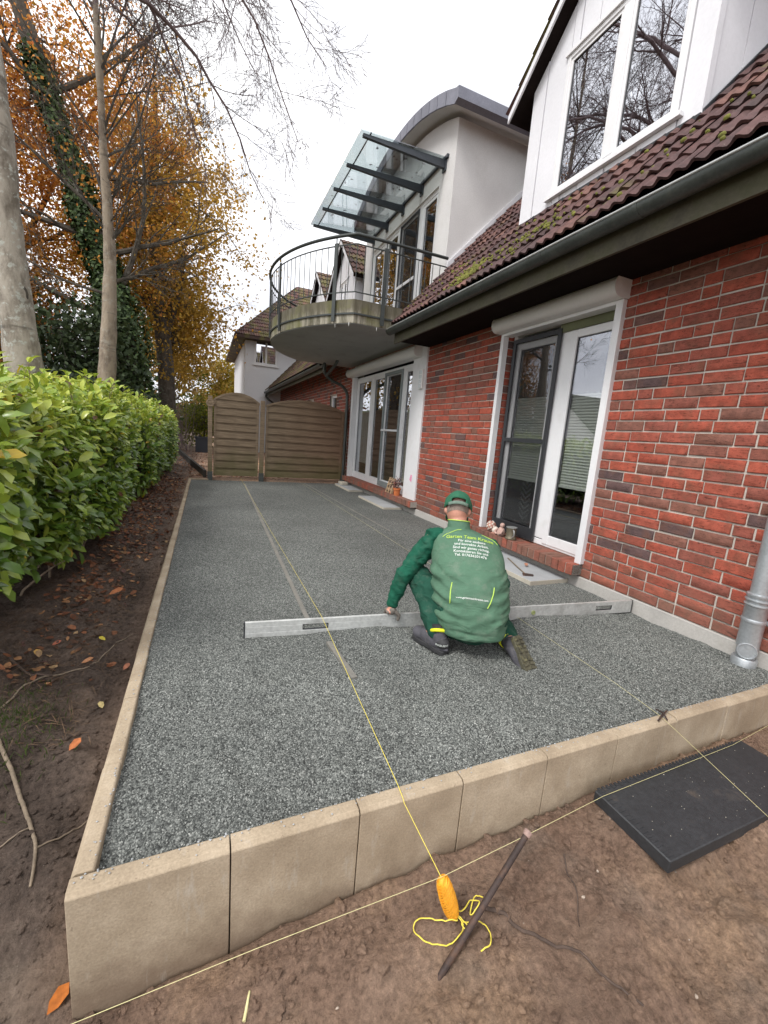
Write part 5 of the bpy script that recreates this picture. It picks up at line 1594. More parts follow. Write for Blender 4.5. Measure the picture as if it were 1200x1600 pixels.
def crown(name, label, base, trunkpts, trad, crownc, crownr, nleaf, cols, seed, bark='bark_dark', lsize=.15, spec=None, cat='tree', clump=70, group=None, zcol=None, mat='foliage', shell=0.5, zmin=None, limb=None):
    """tree: tapered trunk, limbs, leaves gathered in clumps round limb ends"""
    r = random.Random(seed); g = np.random.default_rng(seed)
    t = thing(name, base, label, cat, group)
    tp = spline(trunkpts, 5); tr = list(np.interp(np.linspace(0, 1, len(tp)), [0, .5, 1], trad))
    b = MB().tube(tp, tr, 10)
    mk('trunk', b, M[bark], t, sm=60)
    lb = MB(); tips = []
    c = Vector(crownc)
    nl = limb or 22
    for k in range(nl):
        i = int(len(tp) * r.uniform(.35, .97)); p = tp[min(i, len(tp) - 1)]
        tgt = c + Vector((r.gauss(0, .45) * crownr[0], r.gauss(0, .45) * crownr[1], r.gauss(0, .5) * crownr[2]))
        q = [p.lerp(tgt, j / 8) + Vector((r.uniform(-.15, .15), r.uniform(-.15, .15), r.uniform(-.1, .1) + .5 * math.sin(PI * j / 8))) for j in range(9)]
        r0 = max(.03, tr[min(i, len(tr) - 1)] * .4); rr_ = [r0 * (1 - .85 * j / 8) for j in range(9)]
        lb.tube(q, rr_, 5, caps=False); twiggy(lb, r, q, rr_, 0, spec or [(7, 1.4, .5, .7, 0), (4, .6, .5, .7, 0)], tips, .3)
    mk('limbs', lb, M[bark], t)
    # clump centres: inside an uneven ellipsoid, plus the twig ends
    nc = max(8, nleaf // clump)
    d = g.normal(size=(nc, 3)); d /= np.linalg.norm(d, axis=1)[:, None]
    rad = g.random(nc) ** (1 / 3 if shell == 0 else shell)
    bump_ = 1 + 0.28 * fbm(d[:, 0] * 1.7 + seed, d[:, 1] * 1.7, d[:, 2] * 1.7, 1.3, 3)
    cc = np.array(crownc) + d * (rad * bump_)[:, None] * np.array(crownr)
    if tips:
        tt_ = np.array([tuple(x) for x in tips]); sel = tt_[g.integers(0, len(tt_), nc // 3)]; cc[:len(sel)] = sel
    if zmin is not None: cc = cc[cc[:, 2] > zmin]; nc = len(cc)
    ci = g.integers(0, nc, nleaf)
    cs = g.uniform(.18, .55, nc)
    P = cc[ci] + g.normal(size=(nleaf, 3)) * cs[ci][:, None] * np.array([1, 1, .7])
    if zmin is not None: P[:, 2] = np.maximum(P[:, 2], zmin - .1 + .2 * g.random(nleaf))
    tone_ = g.random(nc)[ci] * .65 + g.random(nleaf) * .35
    if zcol is not None: tone_ = np.clip(tone_ * .6 + zcol(P) * .5, 0, 1)
    xs_ = np.linspace(0, 1, len(cols)); ca = np.array(cols)
    col = np.stack([np.interp(tone_, xs_, ca[:, k]) for k in range(3)], -1) * g.uniform(.75, 1.2, (nleaf, 1))
    L = g.uniform(.6, 1.3, nleaf) * lsize
    mk('crown', leafmesh('crown', P, g.normal(size=(nleaf, 3)), g.normal(size=(nleaf, 3)), L, L * .95, col), M[mat], t, kind='stuff')
    return t
# ivy-clad trunk
iv = thing('ivy_tree', (-1.75, 14, 0), 'dark leaning trunk thickly wrapped in green ivy', 'tree')
ivp = spline([(-1.55, 14, -.1), (-1.8, 14, 2.2), (-2.0, 14, 4.2), (-2.6, 14, 6.3), (-3.55, 14, 9.7), (-4.3, 14, 12.5)], 6)
ivr = list(np.interp(np.linspace(0, 1, len(ivp)), [0, .4, 1], [.38, .3, .16]))
mk('trunk', MB().tube(ivp, ivr, 10), M['bark_dark'], iv, sm=60)
mb = MB(); ri = random.Random(9)
for (z0, d, ln) in [(4.0, (-1, 0, .35), 5), (5, (1, .2, .8), 4), (4.6, (.6, -.2, 1.2), 5), (6.5, (.4, .3, 1), 4), (6, (-1, -.3, .2), 4), (7.5, (1, 0, .5), 3.5), (8.5, (-.6, 0, 1), 4), (5.5, (1, -.4, .3), 3.4), (9, (.8, .2, .6), 4)]:
    p = min(ivp, key=lambda q: abs(q.z - z0)); q = branch_pts(ri, p, d, ln, 9, .14, -.02); rr_ = [.09 * (1 - .85 * j / 9) for j in range(10)]
    mb.tube(q, rr_, 7, caps=False); twiggy(mb, ri, q, rr_, 0, [(9, 1.5, .4, .7, 0), (6, .6, .5, .7, 0)], None, .2)
mk('limbs', mb, M['bark_dark'], iv)
n = 15000; t = RNG.random(n) ** .9; ix = (t * (len(ivp) - 1) * .82); i0 = ix.astype(int)
ipa = np.array([tuple(p) for p in ivp]); cpt = ipa[i0] + (ipa[np.minimum(i0 + 1, len(ipa) - 1)] - ipa[i0]) * (ix - i0)[:, None]
an = RNG.uniform(0, 2 * PI, n); rr2 = np.interp(t, [0, .35, .6, 1], [.85, .85, .5, .32]) * (0.75 + .3 * fbm(an * .9, cpt[:, 2] * .8, 0, 1.2, 3)) * RNG.uniform(.7, 1.08, n)
Pi = cpt + np.stack([np.cos(an) * rr2, np.sin(an) * rr2, RNG.normal(size=n) * .1], -1)
ci = np.array([.03, .055, .018]) + RNG.random((n, 1)) ** 2 * np.array([.07, .10, .03])
mk('ivy', leafmesh('ivy', Pi, rdir(n) + np.array([0, 0, -.5]), np.stack([np.cos(an), np.sin(an), .5 + 0 * an], -1) + rdir(n) * .5, RNG.uniform(.09, .17, n), RNG.uniform(.09, .15, n), ci), M['ivy'], iv, kind='stuff')
GOLD = [(0.24, 0.16, 0.032), (0.42, 0.255, 0.045), (0.60, 0.36, 0.06), (0.64, 0.31, 0.055)]
RUST = [(0.36, 0.14, 0.035), (0.56, 0.235, 0.05), (0.68, 0.34, 0.07), (0.60, 0.2, 0.075)]
crown('golden_tree', 'tall broad tree with golden olive autumn foliage behind the ivy trunk', (-1.0, 17, 0), [(-1.0, 17, -.1), (-1.0, 17, 3), (-1.3, 17, 7), (-1.2, 17, 12)], [.34, .25, .06], (-1.45, 17, 7.6), (2.8, 2.8, 5.4), 36000, GOLD, 31, lsize=.115, clump=60, zcol=lambda P: np.clip((P[:, 2] - 5) / 9, 0, 1) * .8, zmin=2.6)
crown('rust_tree', 'tall tree with rust-orange autumn crown at the upper left', (-5.4, 15.2, 0), [(-5.4, 15.2, -.1), (-5.4, 15.2, 3), (-5.0, 15.2, 8), (-4.6, 15.2, 13)], [.3, .22, .05], (-3.9, 15.0, 8.8), (3.4, 1.7, 5.2), 42000, RUST, 33, lsize=.09, clump=60, zmin=3.0)
DKG = [(0.018, 0.03, 0.013), (0.032, 0.052, 0.02), (0.055, 0.08, 0.03)]
crown('evergreen_shrub', 'dark evergreen shrub mass behind the near part of the hedge', (-6.4, 16.2, 0), [(-6.4, 16.2, -.1), (-6.4, 16.2, 2), (-6.4, 16.2, 4)], [.12, .08, .03], (-6.2, 16.2, 2.3), (2.6, 1.6, 2.0), 9000, DKG, 41, lsize=.16, cat='shrub', mat='ivy', limb=9)
crown('evergreen_shrub', 'dark evergreen shrub between the slender trunk and the ivy trunk', (-2.9, 13, 0), [(-2.9, 13, -.1), (-2.9, 13, 1.5), (-2.9, 13, 3)], [.1, .07, .03], (-2.9, 13, 1.9), (1.3, 1.2, 2.1), 7000, DKG, 43, lsize=.15, cat='shrub', mat='ivy', limb=9)
crown('orange_bush', 'low orange-brown autumn tree behind the thick pale trunk', (-5.6, 15, 0), [(-5.6, 15, -.1), (-5.6, 15, 2), (-5.6, 15, 5)], [.15, .1, .03], (-4.9, 14.6, 4.2), (1.7, 1.3, 2.2), 14000, [(0.2, 0.08, 0.02), (0.38, 0.17, 0.025), (0.48, 0.25, 0.04)], 45, lsize=.10, limb=14)
crown('thin_tree', 'thin dark tree with sparse golden leaves in front of the open sky', (-1.05, 19.5, 0), [(-1.0, 19.5, -.1), (-1.05, 19.5, 3), (-.9, 19.5, 6), (-.6, 19.5, 8)], [.2, .14, .03], (-.35, 19.5, 5.2), (1.7, 1.4, 2.3), 4200, GOLD, 47, lsize=.15, clump=30, limb=22, spec=[(8, 1.3, .5, .7, 0), (6, .6, .5, .7, 0)])
crown('thin_tree', 'small yellow-leaved tree beside the white house', (1.2, 33, 0), [(1.2, 33, -.1), (1.2, 33, 2), (1.3, 33, 5)], [.18, .12, .03], (1.6, 33, 4.0), (1.7, 1.5, 2.0), 3600, [(0.16, 0.13, 0.02), (0.33, 0.25, 0.03), (0.45, 0.33, 0.05)], 49, lsize=.2, limb=16)
crown('thin_tree', 'pale ochre tree far off between trunk and white house', (-1.6, 30, 0), [(-1.6, 30, -.1), (-1.6, 30, 3), (-1.4, 30, 7)], [.2, .14, .03], (-1.3, 30, 5.0), (2.3, 1.8, 3.2), 4200, [(0.2, 0.14, 0.03), (0.36, 0.24, 0.06), (0.44, 0.3, 0.1)], 51, lsize=.22, clump=26, limb=24)
crown('yellow_shrub', 'rounded yellow-green shrub by the dark planter', (0.3, 20.5, 0), [(0.3, 20.5, -.1), (0.3, 20.5, .5), (0.3, 20.5, 1.2)], [.08, .05, .02], (0.2, 20.5, 1.1), (1.1, .9, 1.0), 5000, [(0.05, 0.07, 0.012), (0.13, 0.16, 0.02), (0.28, 0.27, 0.03)], 53, lsize=.11, cat='shrub', limb=8)
# bare brown thicket where the path disappears
bt = MB(); rt = random.Random(14)
for k in range(60):
    p = (rt.uniform(-1.7, -.3), rt.uniform(17, 21), -.05); q = branch_pts(rt, p, (rt.uniform(-.4, .4), rt.uniform(-.3, .3), 1), rt.uniform(1.4, 2.8), 6, .12, 0); rr_ = [.014 * (1 - .8 * j / 6) for j in range(7)]
    bt.tube(q, rr_, 4, caps=False); twiggy(bt, rt, q, rr_, 0, [(8, .6, .5, .6, 0), (3, .25, .6, .6, 0)], None, .2)
mk('bare_thicket', bt, M['twig'], None, 'tangle of bare brown shrubs where the leafy path ends', 'shrub')
# far belt of trees closing the view
n = 16000; X = RNG.uniform(-45, 14, n); Y = 48 + RNG.random(n) * 8; hmax = 4.8 + 2.4 * fbm(X * .25, 0, 0, 1, 3)
Z = RNG.random(n) ** .8 * hmax
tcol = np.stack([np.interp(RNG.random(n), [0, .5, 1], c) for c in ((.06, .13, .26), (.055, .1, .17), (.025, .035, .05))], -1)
mk('distant_wood', leafmesh('distant_wood', np.stack([X, Y, Z], -1), rdir(n), rdir(n), RNG.uniform(.3, .7, n), RNG.uniform(.3, .6, n), tcol), M['foliage'], None, 'far belt of autumn trees closing off the garden view', 'wood', kind='stuff')

# ================================================================== LEAF LITTER, TWIGS
def litter(n, gen, size, name, label):
    x, y = gen(n)
    z = gz(x, y) + .006
    up = np.array([0, 0, 1.]) + rdir(n) * .45
    d = rdir(n) * np.array([1, 1, .2])
    pal = np.array([(.16, .06, .03), (.24, .10, .05), (.10, .05, .03), (.33, .17, .08), (.42, .27, .14), (.13, .07, .055)])
    col = pal[RNG.choice(len(pal), n, p=[.28, .24, .22, .12, .05, .09])] * RNG.uniform(.7, 1.2, (n, 1))
    L = RNG.uniform(.6, 1.3, n) * size
    mk(name, leafmesh(name, np.stack([x, y, z], -1), d, up, L, L * .62, col, 'leaf', RNG.uniform(-.4, .5, n)), M['litter'], None, label, 'leaves', kind='stuff')
def gen1(n):
    y = 1.3 + RNG.random(n) ** .75 * 7.6
    t = RNG.random(n)
    return -.03 - (0.62) * t ** .75 * np.clip(.35 + y / 6, 0, 1) - .0, y
def gen1b(n):
    x, y = gen1(n); return np.where(y < 3.2, np.minimum(x, -.16 - .5 * RNG.random(n)), x), y
litter(3000, gen1b, .045, 'leaf_litter', 'brown fallen leaves strewn on the soil along the hedge foot')
litter(2600, lambda n: (RNG.uniform(-.7, 2.2, n), 9.0 + RNG.random(n) ** 1.3 * 9, ), .055, 'leaf_litter', 'reddish fallen leaves covering the ground beyond the wooden fence')
# clods and pebbles in the soil
def pebbles(n, xr, yr, smin, smax, name, label, mat):
    b = MB()
    rp = random.Random(77)
    ic = [(0, 0, 1), (.894, 0, .447), (.276, .851, .447), (-.724, .526, .447), (-.724, -.526, .447), (.276, -.851, .447), (.724, .526, -.447), (-.276, .851, -.447), (-.894, 0, -.447), (-.276, -.851, -.447), (.724, -.526, -.447), (0, 0, -1)]
    fc = [(0, 1, 2), (0, 2, 3), (0, 3, 4), (0, 4, 5), (0, 5, 1), (1, 6, 2), (2, 7, 3), (3, 8, 4), (4, 9, 5), (5, 10, 1), (2, 6, 7), (3, 7, 8), (4, 8, 9), (5, 9, 10), (1, 10, 6), (6, 11, 7), (7, 11, 8), (8, 11, 9), (9, 11, 10), (10, 11, 6)]
    X = np.array([rp.uniform(*xr) for _ in range(n)]); Y = np.array([rp.uniform(*yr) for _ in range(n)]); Zg = gz(X, Y)
    for x, y, z in zip(X, Y, Zg):
        if -.01 < x < 3.5 and y > -.01: continue
        if smax > .009 and mnoise.noise((x * 5, y * 5, 0)) < rp.uniform(-.15, .45) - .5 * math.exp(y / .06): continue
        s = smin + (smax - smin) * rp.random() ** 3; n0 = len(b.v)
        sx, sy, sz = s * rp.uniform(.7, 1.3), s * rp.uniform(.7, 1.3), s * rp.uniform(.5, .9)
        for q in ic:
            k = rp.uniform(.75, 1.2); b.v.append((x + q[0] * sx * k, y + q[1] * sy * k, z + q[2] * sz * k + sz * .2))
        b.f += [tuple(n0 + i for i in f) for f in fc]; b.mi += [0] * 20
    mk(name, b, mat, None, label, 'soil', kind='stuff')
pebbles(15000, (-.2, 3.4), (-.95, -.01), .0018, .016, 'soil_crumbs', 'loose soil crumbs in front of the concrete blocks', M['soil'])
pebbles(7000, (-.8, 0), (-.5, 4), .0025, .014, 'soil_crumbs', 'loose dark soil crumbs between hedge and edging', M['soil'])
pebbles(90, (-.1, 3.4), (-.95, -.02), .002, .008, 'pebbles', 'small pale pebbles scattered in the sandy soil', simple('pale_pebble', (.38, .31, .25), .8, .3, 9, .2, 90, .2))
def ground_line(pts, lift=.012):
    return [(p[0], p[1], float(gz(p[0], p[1])) + lift) for p in spline([(q[0], q[1], 0) for q in pts], 6)]
def twig(name, pts, r, mat, label, cat, side=()):
    q = ground_line(pts, r * .8); n = len(q)
    b = MB().tube(q, [r * (1 - .55 * i / n) for i in range(n)], 6)
    for s in side: b.tube(ground_line(s, r * .5), [r * .55] + [r * .3] * (len(ground_line(s)) - 1), 5)
    return mk(name, b, M[mat], None, label, cat, sm=60)
twig('dead_branch', [(-.52, 1.05), (-.465, .95), (-.34, .736), (-.25, .566), (-.2, .447), (-.185, .34)], .009, 'drytwig', 'bent dead branch lying on the dark soil at the left edge', 'branch', [[(-.25, .566), (-.33, .52), (-.42, .5)], [(-.2, .447), (-.12, .5), (-.06, .57)]])
twig('thin_root', [(-.62, 1.05), (-.541, 1.182), (-.454, 1.377), (-.276, 1.45), (-.184, 1.585), (-.09, 1.78)], .0055, 'drytwig', 'long thin root crossing the soil from the hedge to the edging', 'root')
twig('thick_root', [(-.8, 1.75), (-.65, 1.6), (-.5, 1.42), (-.40, 1.40)], .010, 'root', 'short thick root on the soil just below the hedge', 'root')
twig('torn_root', [(1.12, -.2), (1.184, -.249), (1.226, -.292), (1.296, -.358), (1.372, -.423), (1.393, -.507), (1.43, -.58)], .007, 'root', 'dark torn root snaking over the sandy soil right of the steel rod', 'root')
twig('fine_root', [(1.563, -.169), (1.53, -.22), (1.504, -.285), (1.439, -.36)], .0035, 'root', 'fine dark root in the soil near the black plate', 'root')
twig('pale_stick', [(.428, -.185), (.447, -.135)], .005, 'line_pale', 'short pale stick poking from the soil at the bottom of the picture', 'stick')
for (x, y, s, c, a, lab) in [(-.202, .853, .06, (.42, .14, .05), 1, 'orange leaf on dark soil just above the bent dead branch'), (-.519, 1.608, .055, (.5, .3, .09), 2, 'ochre fallen leaf lying by the thick root under the hedge'), (-.49, 1.72, .05, (.45, .15, .09), .5, 'small orange-red leaf behind the ochre leaf below the hedge'),
                             (-.216, 1.677, .045, (.55, .45, .06), 2.5, 'bright yellow fallen leaf near the long thin root'), (-.302, 1.515, .06, (.5, .24, .12), .2, 'pale orange leaf resting against the long thin root'), (-.086, 1.416, .05, (.42, .17, .1), 1.1, 'orange-brown leaf right against the side edging blocks'),
                             (-.319, 2.362, .10, (.42, .16, .07), .4, 'large orange-brown leaf on the soil below the hedge'), (-.062, .03, .065, (.40, .12, .02), .9, 'big orange leaf at the bottom left beside the corner block'), (-.133, 1.133, .045, (.5, .4, .18), 2, 'small straw-yellow leaf close to the side edging')]:
    me = leafmesh('fallen_leaf', np.zeros((1, 3)), np.array([[1., 0, 0]]), np.array([[0, 0, 1.]]), np.array([s]), np.array([s * .6]), np.array([c]), 'leaf', np.array([-.25])); me.materials.append(M['litter'])
    o = leaf_obj(me, (x, y, float(gz(x, y)) + .012), (math.cos(a), math.sin(a), .15), (.1, -.2, 1), 1.0, None, 'fallen_leaf'); tag(o, lab, 'leaf', 'single fallen leaves on the soil')
# grass tuft patch
n = 900; x = RNG.normal(-.5, .13, n); y = RNG.normal(1.02, .13, n); z = gz(x, y)
gc = np.array([.05, .085, .02]) + RNG.random((n, 1)) * np.array([.06, .07, .02])
mk('grass', leafmesh('grass', np.stack([x, y, z], -1), rdir(n) * .6 + np.array([0, 0, 1.]), rdir(n), RNG.uniform(.02, .055, n), RNG.uniform(.003, .006, n), gc), M['foliage'], None, 'thin green grass on the soil at the left edge', 'grass', kind='stuff')
n = 3000; x = -.8 + .65 * RNG.random(n) ** 1.3; y = RNG.uniform(.9, 3.6, n); z = gz(x, y) + .008
gc = np.array([.10, .06, .035]) + RNG.random((n, 1)) * np.array([.12, .08, .05])
mk('dry_needles', leafmesh('dry_needles', np.stack([x, y, z], -1), rdir(n) * np.array([1, 1, .12]), np.array([0, 0, 1.]) + rdir(n) * .3, RNG.uniform(.04, .13, n), RNG.uniform(.002, .004, n), gc), M['litter'], None, 'dry brown needles and stalks matted under the hedge', 'needles', kind='stuff')

# shoots standing out of the hedge top
sh_ = MB(); rs = random.Random(31); SP, SD_, SU, SL = [], [], [], []
for k in range(70):
    y = rs.uniform(1.6, 10.5); x = rs.uniform(-1.2, -.55); z0 = 1.30
    q = branch_pts(rs, (x, y, z0), (rs.uniform(-.2, .3), rs.uniform(-.3, .2), 1), rs.uniform(.16, .30), 4, .12, 0)
    sh_.tube(q, [.004, .0035, .003, .0025, .002], 4)
    for j in range(1, 5):
        for s in (0, 1):
            a = rs.uniform(0, 6.28); SP.append(tuple(q[j])); SD_.append((math.cos(a), math.sin(a), .9)); SU.append((-math.cos(a), -math.sin(a), .8)); SL.append(rs.uniform(.06, .11))
nS = len(SP); SL = np.array(SL)
mk('shoots', sh_, M['drytwig'], hedge, kind='stuff')
mk('shoot_leaves', leafmesh('shoot_leaves', np.array(SP), np.array(SD_), np.array(SU), SL, SL * .4, np.array([.24, .33, .045]) + RNG.random((nS, 1)) * np.array([.2, .17, .02]), 'leaf', RNG.uniform(.1, .4, nS)), M['leaf'], hedge, kind='stuff')
# ================================================================== TOOLS AND LOOSE THINGS ON THE TERRACE
EA, EB = Vector((0.545, 1.348, 0)), Vector((3.495, 1.082, 0))
ED = (EB - EA).normalized(); EN = Vector((-ED.y, ED.x, 0)); EL = (EB - EA).length
def ebox(b, s0, s1, n0, n1, z0, z1):
    c = [EA + ED * s + EN * n for s, n in ((s0, n0), (s1, n0), (s1, n1), (s0, n1))]
    b.hexa([(p.x, p.y, z0) for p in c] + [(p.x, p.y, z1) for p in c])
se_ = thing('straightedge', (2.0, 1.2, -.02), 'long aluminium screeding straightedge lying across the gravel', 'straightedge')
Z0, Z1 = -0.030, 0.070
slots = ((0.34, 0.50), (EL - 0.36, EL - 0.20))
b = MB()
ebox(b, 0, EL, -.009, .009, Z1 - .032, Z1); ebox(b, 0, EL, -.009, .009, Z0, Z0 + .03)
cur = 0
for s0, s1 in slots:
    ebox(b, cur, s0, -.0089, .0089, Z0 + .03, Z1 - .032); cur = s1
ebox(b, cur, EL, -.0089, .0089, Z0 + .03, Z1 - .032)
mk('beam', b, M['alu'], se_, bev=0.0012)
for s0, s1 in slots:
    pts = []
    for k in range(24):
        a = 2 * PI * k / 24
        s = (s0 + s1) / 2 + (0.066 if math.cos(a) > 0 else -0.066) + math.cos(a) * .016
        p = EA + ED * s; pts.append((p.x, p.y, (Z0 + Z1) / 2 + math.sin(a) * .018))
    pts.append(pts[0])
    mk('grip_slot', MB().tube(pts, 0.0055, 8, caps=False), M['anthracite'], se_, sm=60)
p = EA + ED * 2.02 - EN * .010
mk('level_vial', MB().lathe([(0.017, 0), (0.017, 0.005), (0.011, 0.006), (0.010, 0.003)], (p.x, p.y, .02), -EN, 16), simple('vial_green', (.32, .36, .16), .2, 0, 5, 0, 5, 0), se_, sm=40)
for s in (0, EL):
    b = MB(); ebox(b, s - .004, s + .004, -.0105, .0105, Z0 - .001, Z1 + .001); mk('end_cap', b, M['anthracite'], se_)

def flat_rail(name, a, c, w, label, z0=-.05, z1=-.019):
    a, c = Vector((*a, 0)), Vector((*c, 0)); d = (c - a).normalized(); n = Vector((-d.y, d.x, 0)) * (w / 2)
    q = [a - n, c - n, c + n, a + n]
    return mk(name, MB().hexa([(v.x, v.y, z0) for v in q] + [(v.x, v.y, z1) for v in q]), M['rail'], None, label, 'rail', 'screed rails bedded in the gravel')
flat_rail('screed_rail', (0.958, 1.50), (1.115, 8.35), .030, 'long flat screed rail in the gravel running from the straightedge to the fence')
flat_rail('screed_rail', (1.035, 0.76), (1.01, 1.16), .032, 'short piece of screed rail in the gravel in front of the straightedge', -.05, -.014)
flat_rail('screed_rail', (2.60, 3.9), (2.49, 8.75), .018, 'thin screed rail in the gravel nearer the house doors', -.05, -.02)

# builder's lines
def line(name, pts, r, mat, label): return mk(name, MB().tube(pts, r, 6), M[mat], None, label, 'string', 'builders lines', sm=60)
line('string_line', [(1.062, 8.84, .045), (1.02, 4.5, .055), (.998, 1.30, .080), (.957, .05, .006), (.953, .0, .002), (.955, -.008, -.01), (1.0, -.2, -.108)], .0012, 'line', 'yellow builders line running the length of the gravel over the straightedge')
line('string_line', [(2.405, 8.7, -.018), (2.41, 3.0, -.018), (2.426, 1.165, -.010), (2.36, .3, .004), (2.32, .03, .008), (2.138, -.474, .012), (1.94, -1.0, .014)], .0009, 'line_pale', 'thin pale builders line crossing the front blocks at the rusty pin')
line('string_line', [(-.6, -.2, -.135), (.076, -.2, -.117), (.452, -.2, -.106), (1.001, -.2, -.106), (1.335, -.195, -.075), (1.84, -.09, -.174), (2.3, -.082, -.172), (2.76, -.075, -.168), (3.3, -.05, -.13)], .0008, 'line_pale', 'pale builders line stretched low in front of the concrete blocks')

# hank of orange-yellow line
rl_ = thing('line_winder', (1.05, -.22, -.31), 'orange-yellow wound hank of builders line hanging at the front blocks', 'string reel')
ax = Vector((.062, -.012, -.18)); o0 = Vector((1.002, -.2, -.11)); ln = ax.length; ax.normalize()
prof = [(0.006, 0), (0.017, .012), (0.021, .04), (0.023, .08), (0.022, .12), (0.018, .15), (0.012, .17), (0.006, ln)]
mk('wound_core', MB().lathe(prof, o0, ax, 14), M['reel'], rl_, sm=60)
u = ax.orthogonal().normalized(); w_ = ax.cross(u)
def coil(h0, h1, turns, tilt, dr, ph):
    pts = []
    for i in range(int(turns * 14)):
        t = i / (turns * 14); a = 2 * PI * turns * t + ph; h = h0 + (h1 - h0) * t + tilt * math.sin(a)
        r = np.interp(h, [q[1] for q in prof], [q[0] for q in prof]) + dr
        pts.append(o0 + ax * h + (u * math.cos(a) + w_ * math.sin(a)) * r)
    return pts
b = MB()
for k in range(3): b.tube(coil(.01, .165, 15, .004 + .006 * k, .0012 + .0008 * k, k * 2), .0016, 5)
b.tube(coil(.015, .15, 4, .03, .003, 1), .0017, 5)
mk('windings', b, M['reel'], rl_, sm=60)
b = MB()
def gl3(pts, lift): return [(q[0], q[1], max(q[2], float(gz(q[0], q[1])) + lift)) for q in spline(pts, 8)]
e = o0 + ax * .165
b.tube(gl3([tuple(e), (1.05, -.235, -.28), (.985, -.20, -.30), (.945, -.17, -.31), (.93, -.20, -.31), (.965, -.255, -.31), (1.03, -.27, -.31), (1.07, -.245, -.30), tuple(e)], .017), .0019, 6)
b.tube(gl3([tuple(e), (1.10, -.205, -.27), (1.135, -.19, -.27), (1.15, -.215, -.28), (1.11, -.225, -.28), (1.155, -.185, -.27), (1.17, -.205, -.28)], .017), .0019, 6)
b.tube(gl3([tuple(e), (1.085, -.245, -.28), (1.10, -.26, -.30), (1.075, -.262, -.30), (1.07, -.238, -.29), (1.12, -.25, -.30), (1.145, -.28, -.31), (1.12, -.315, -.31), (1.085, -.318, -.31)], .017), .0019, 6)
mk('loose_loops', b, M['line'], rl_, sm=60)

rod = thing('steel_rod', (.944, -.31, -.36), 'rusty steel rod stuck slanting into the soil with a flattened head', 'rod')
r0, r1 = Vector((.846, -.339, -.384)), Vector((1.335, -.195, -.066)); rd = (r1 - r0).normalized()
mk('shaft', MB().tube([r0, r0.lerp(r1, .5), r1], .0100, 12), M['rust'], rod, sm=60)
mk('head', MB().lathe([(.0115, -.014), (.0135, -.004), (.0145, .002), (.013, .005)], r1, rd, 14), M['rust_end'], rod, sm=40)
pin = thing('rusty_pin', (2.33, .03, .006), 'rusty pin with cross piece holding the string on the front block', 'pin')
mk('nail', MB().tube([(2.275, .012, .008), (2.33, .03, .014), (2.395, .05, .012)], [.004, .005, .003], 8), M['rust'], pin, sm=60)
mk('nail', MB().tube([(2.35, .075, .009), (2.335, .03, .021), (2.31, -.006, .016)], [.0035, .0045, .003], 8), M['rust'], pin, sm=60)

pt = thing('plastic_plate', (2.3, -.22, -.25), 'black plastic ground plate leaning by the front blocks on the soil', 'plate')
mk('plate', MB().box(1.835, 2.86, -.372, -.052, -.232, -.178), M['plate'], pt, bev=0.004)
b = MB()
for k in range(16):
    y = -.358 + k * .019; b.box(1.841, 1.873, y, y + .008, -.1785, -.1765)
mk('edge_ribs', b, M['plate'], pt)
b = MB()
for k in range(40):
    x = 1.85 + k * .024; b.box(x, x + .014, -.066 - .006 * (k % 2), -.050, -.1785, -.1755)
mk('toothed_edge', b, M['plate'], pt)
for x, y in ():
    mk('foot', MB().hexa([(x - .004, y - .006, -.30), (x + .03, y - .006, -.30), (x + .03, y + .02, -.30), (x - .004, y + .02, -.30), (x - .01, y - .012, -.215), (x + .05, y - .012, -.215), (x + .05, y + .03, -.215), (x - .01, y + .03, -.215)]), M['plate'], pt)
n = 60; b = MB(); rq = random.Random(6)
for k in range(n):
    x, y, s = rq.uniform(1.88, 2.82), rq.uniform(-.36, -.07), rq.uniform(.0006, .0017)
    b.lathe([(s, -.0005), (s * .9, s * .5), (s * .3, s)], (x, y, -.178), k=5)
mk('grit_on_plate', b, M['paver_edge'], None, 'pale grit grains scattered on the black plate', 'grit', kind='stuff')

# paving samples under the doors
def sample(name, x0, x1, y0, y1, z, h, label, rot=0):
    t = thing(name, ((x0 + x1) / 2, (y0 + y1) / 2, z), label, 'slab', 'loose slabs by the doors')
    mk('slab', MB().box(x0 + .006, x1 - .006, y0 + .006, y1 - .006, z, z + h), M['paver'], t, bev=.003)
    b = MB(); 
    b.box(x0, x1, y0, y0 + .02, z, z + h - .002); b.box(x0, x0 + .02, y0 + .02, y1, z, z + h - .002)
    mk('pale_edge', b, M['paver_edge'], t)
    return t
sample('stepping_slab', 3.15, 3.50, 5.47, 6.78, -.03, .04, 'pale grey slab on the gravel below the far door step, nearer one')
sample('stepping_slab', 3.19, 3.50, 7.5, 8.62, -.03, .045, 'grey slab with pale stone on it at the far fence corner')
sample('stepping_slab', 3.06, 3.515, 1.75, 2.95, -.03, .045, 'grey slab under the near door step beside the kneeling worker')
mk('loose_stone', MB().box(3.24, 3.40, 8.25, 8.52, .016, .085), M['paver_edge'], None, 'small beige stone block lying on the far slab', 'stone', bev=.012)
tl = thing('pointing_trowel', (3.2, 2.05, .02), 'narrow tool with dark tip lying on the near grey slab', 'tool')
mk('shaft', MB().tube([(3.34, 2.42, .024), (3.22, 2.12, .023), (3.16, 1.95, .022)], [.006, .007, .006], 8), M['drytwig'], tl, sm=60)
mk('tip', MB().hexa([(3.10, 1.90, .016), (3.19, 1.86, .016), (3.23, 1.90, .016), (3.15, 1.97, .016), (3.11, 1.90, .024), (3.19, 1.87, .024), (3.22, 1.90, .024), (3.15, 1.96, .024)]), M['rust'], tl)
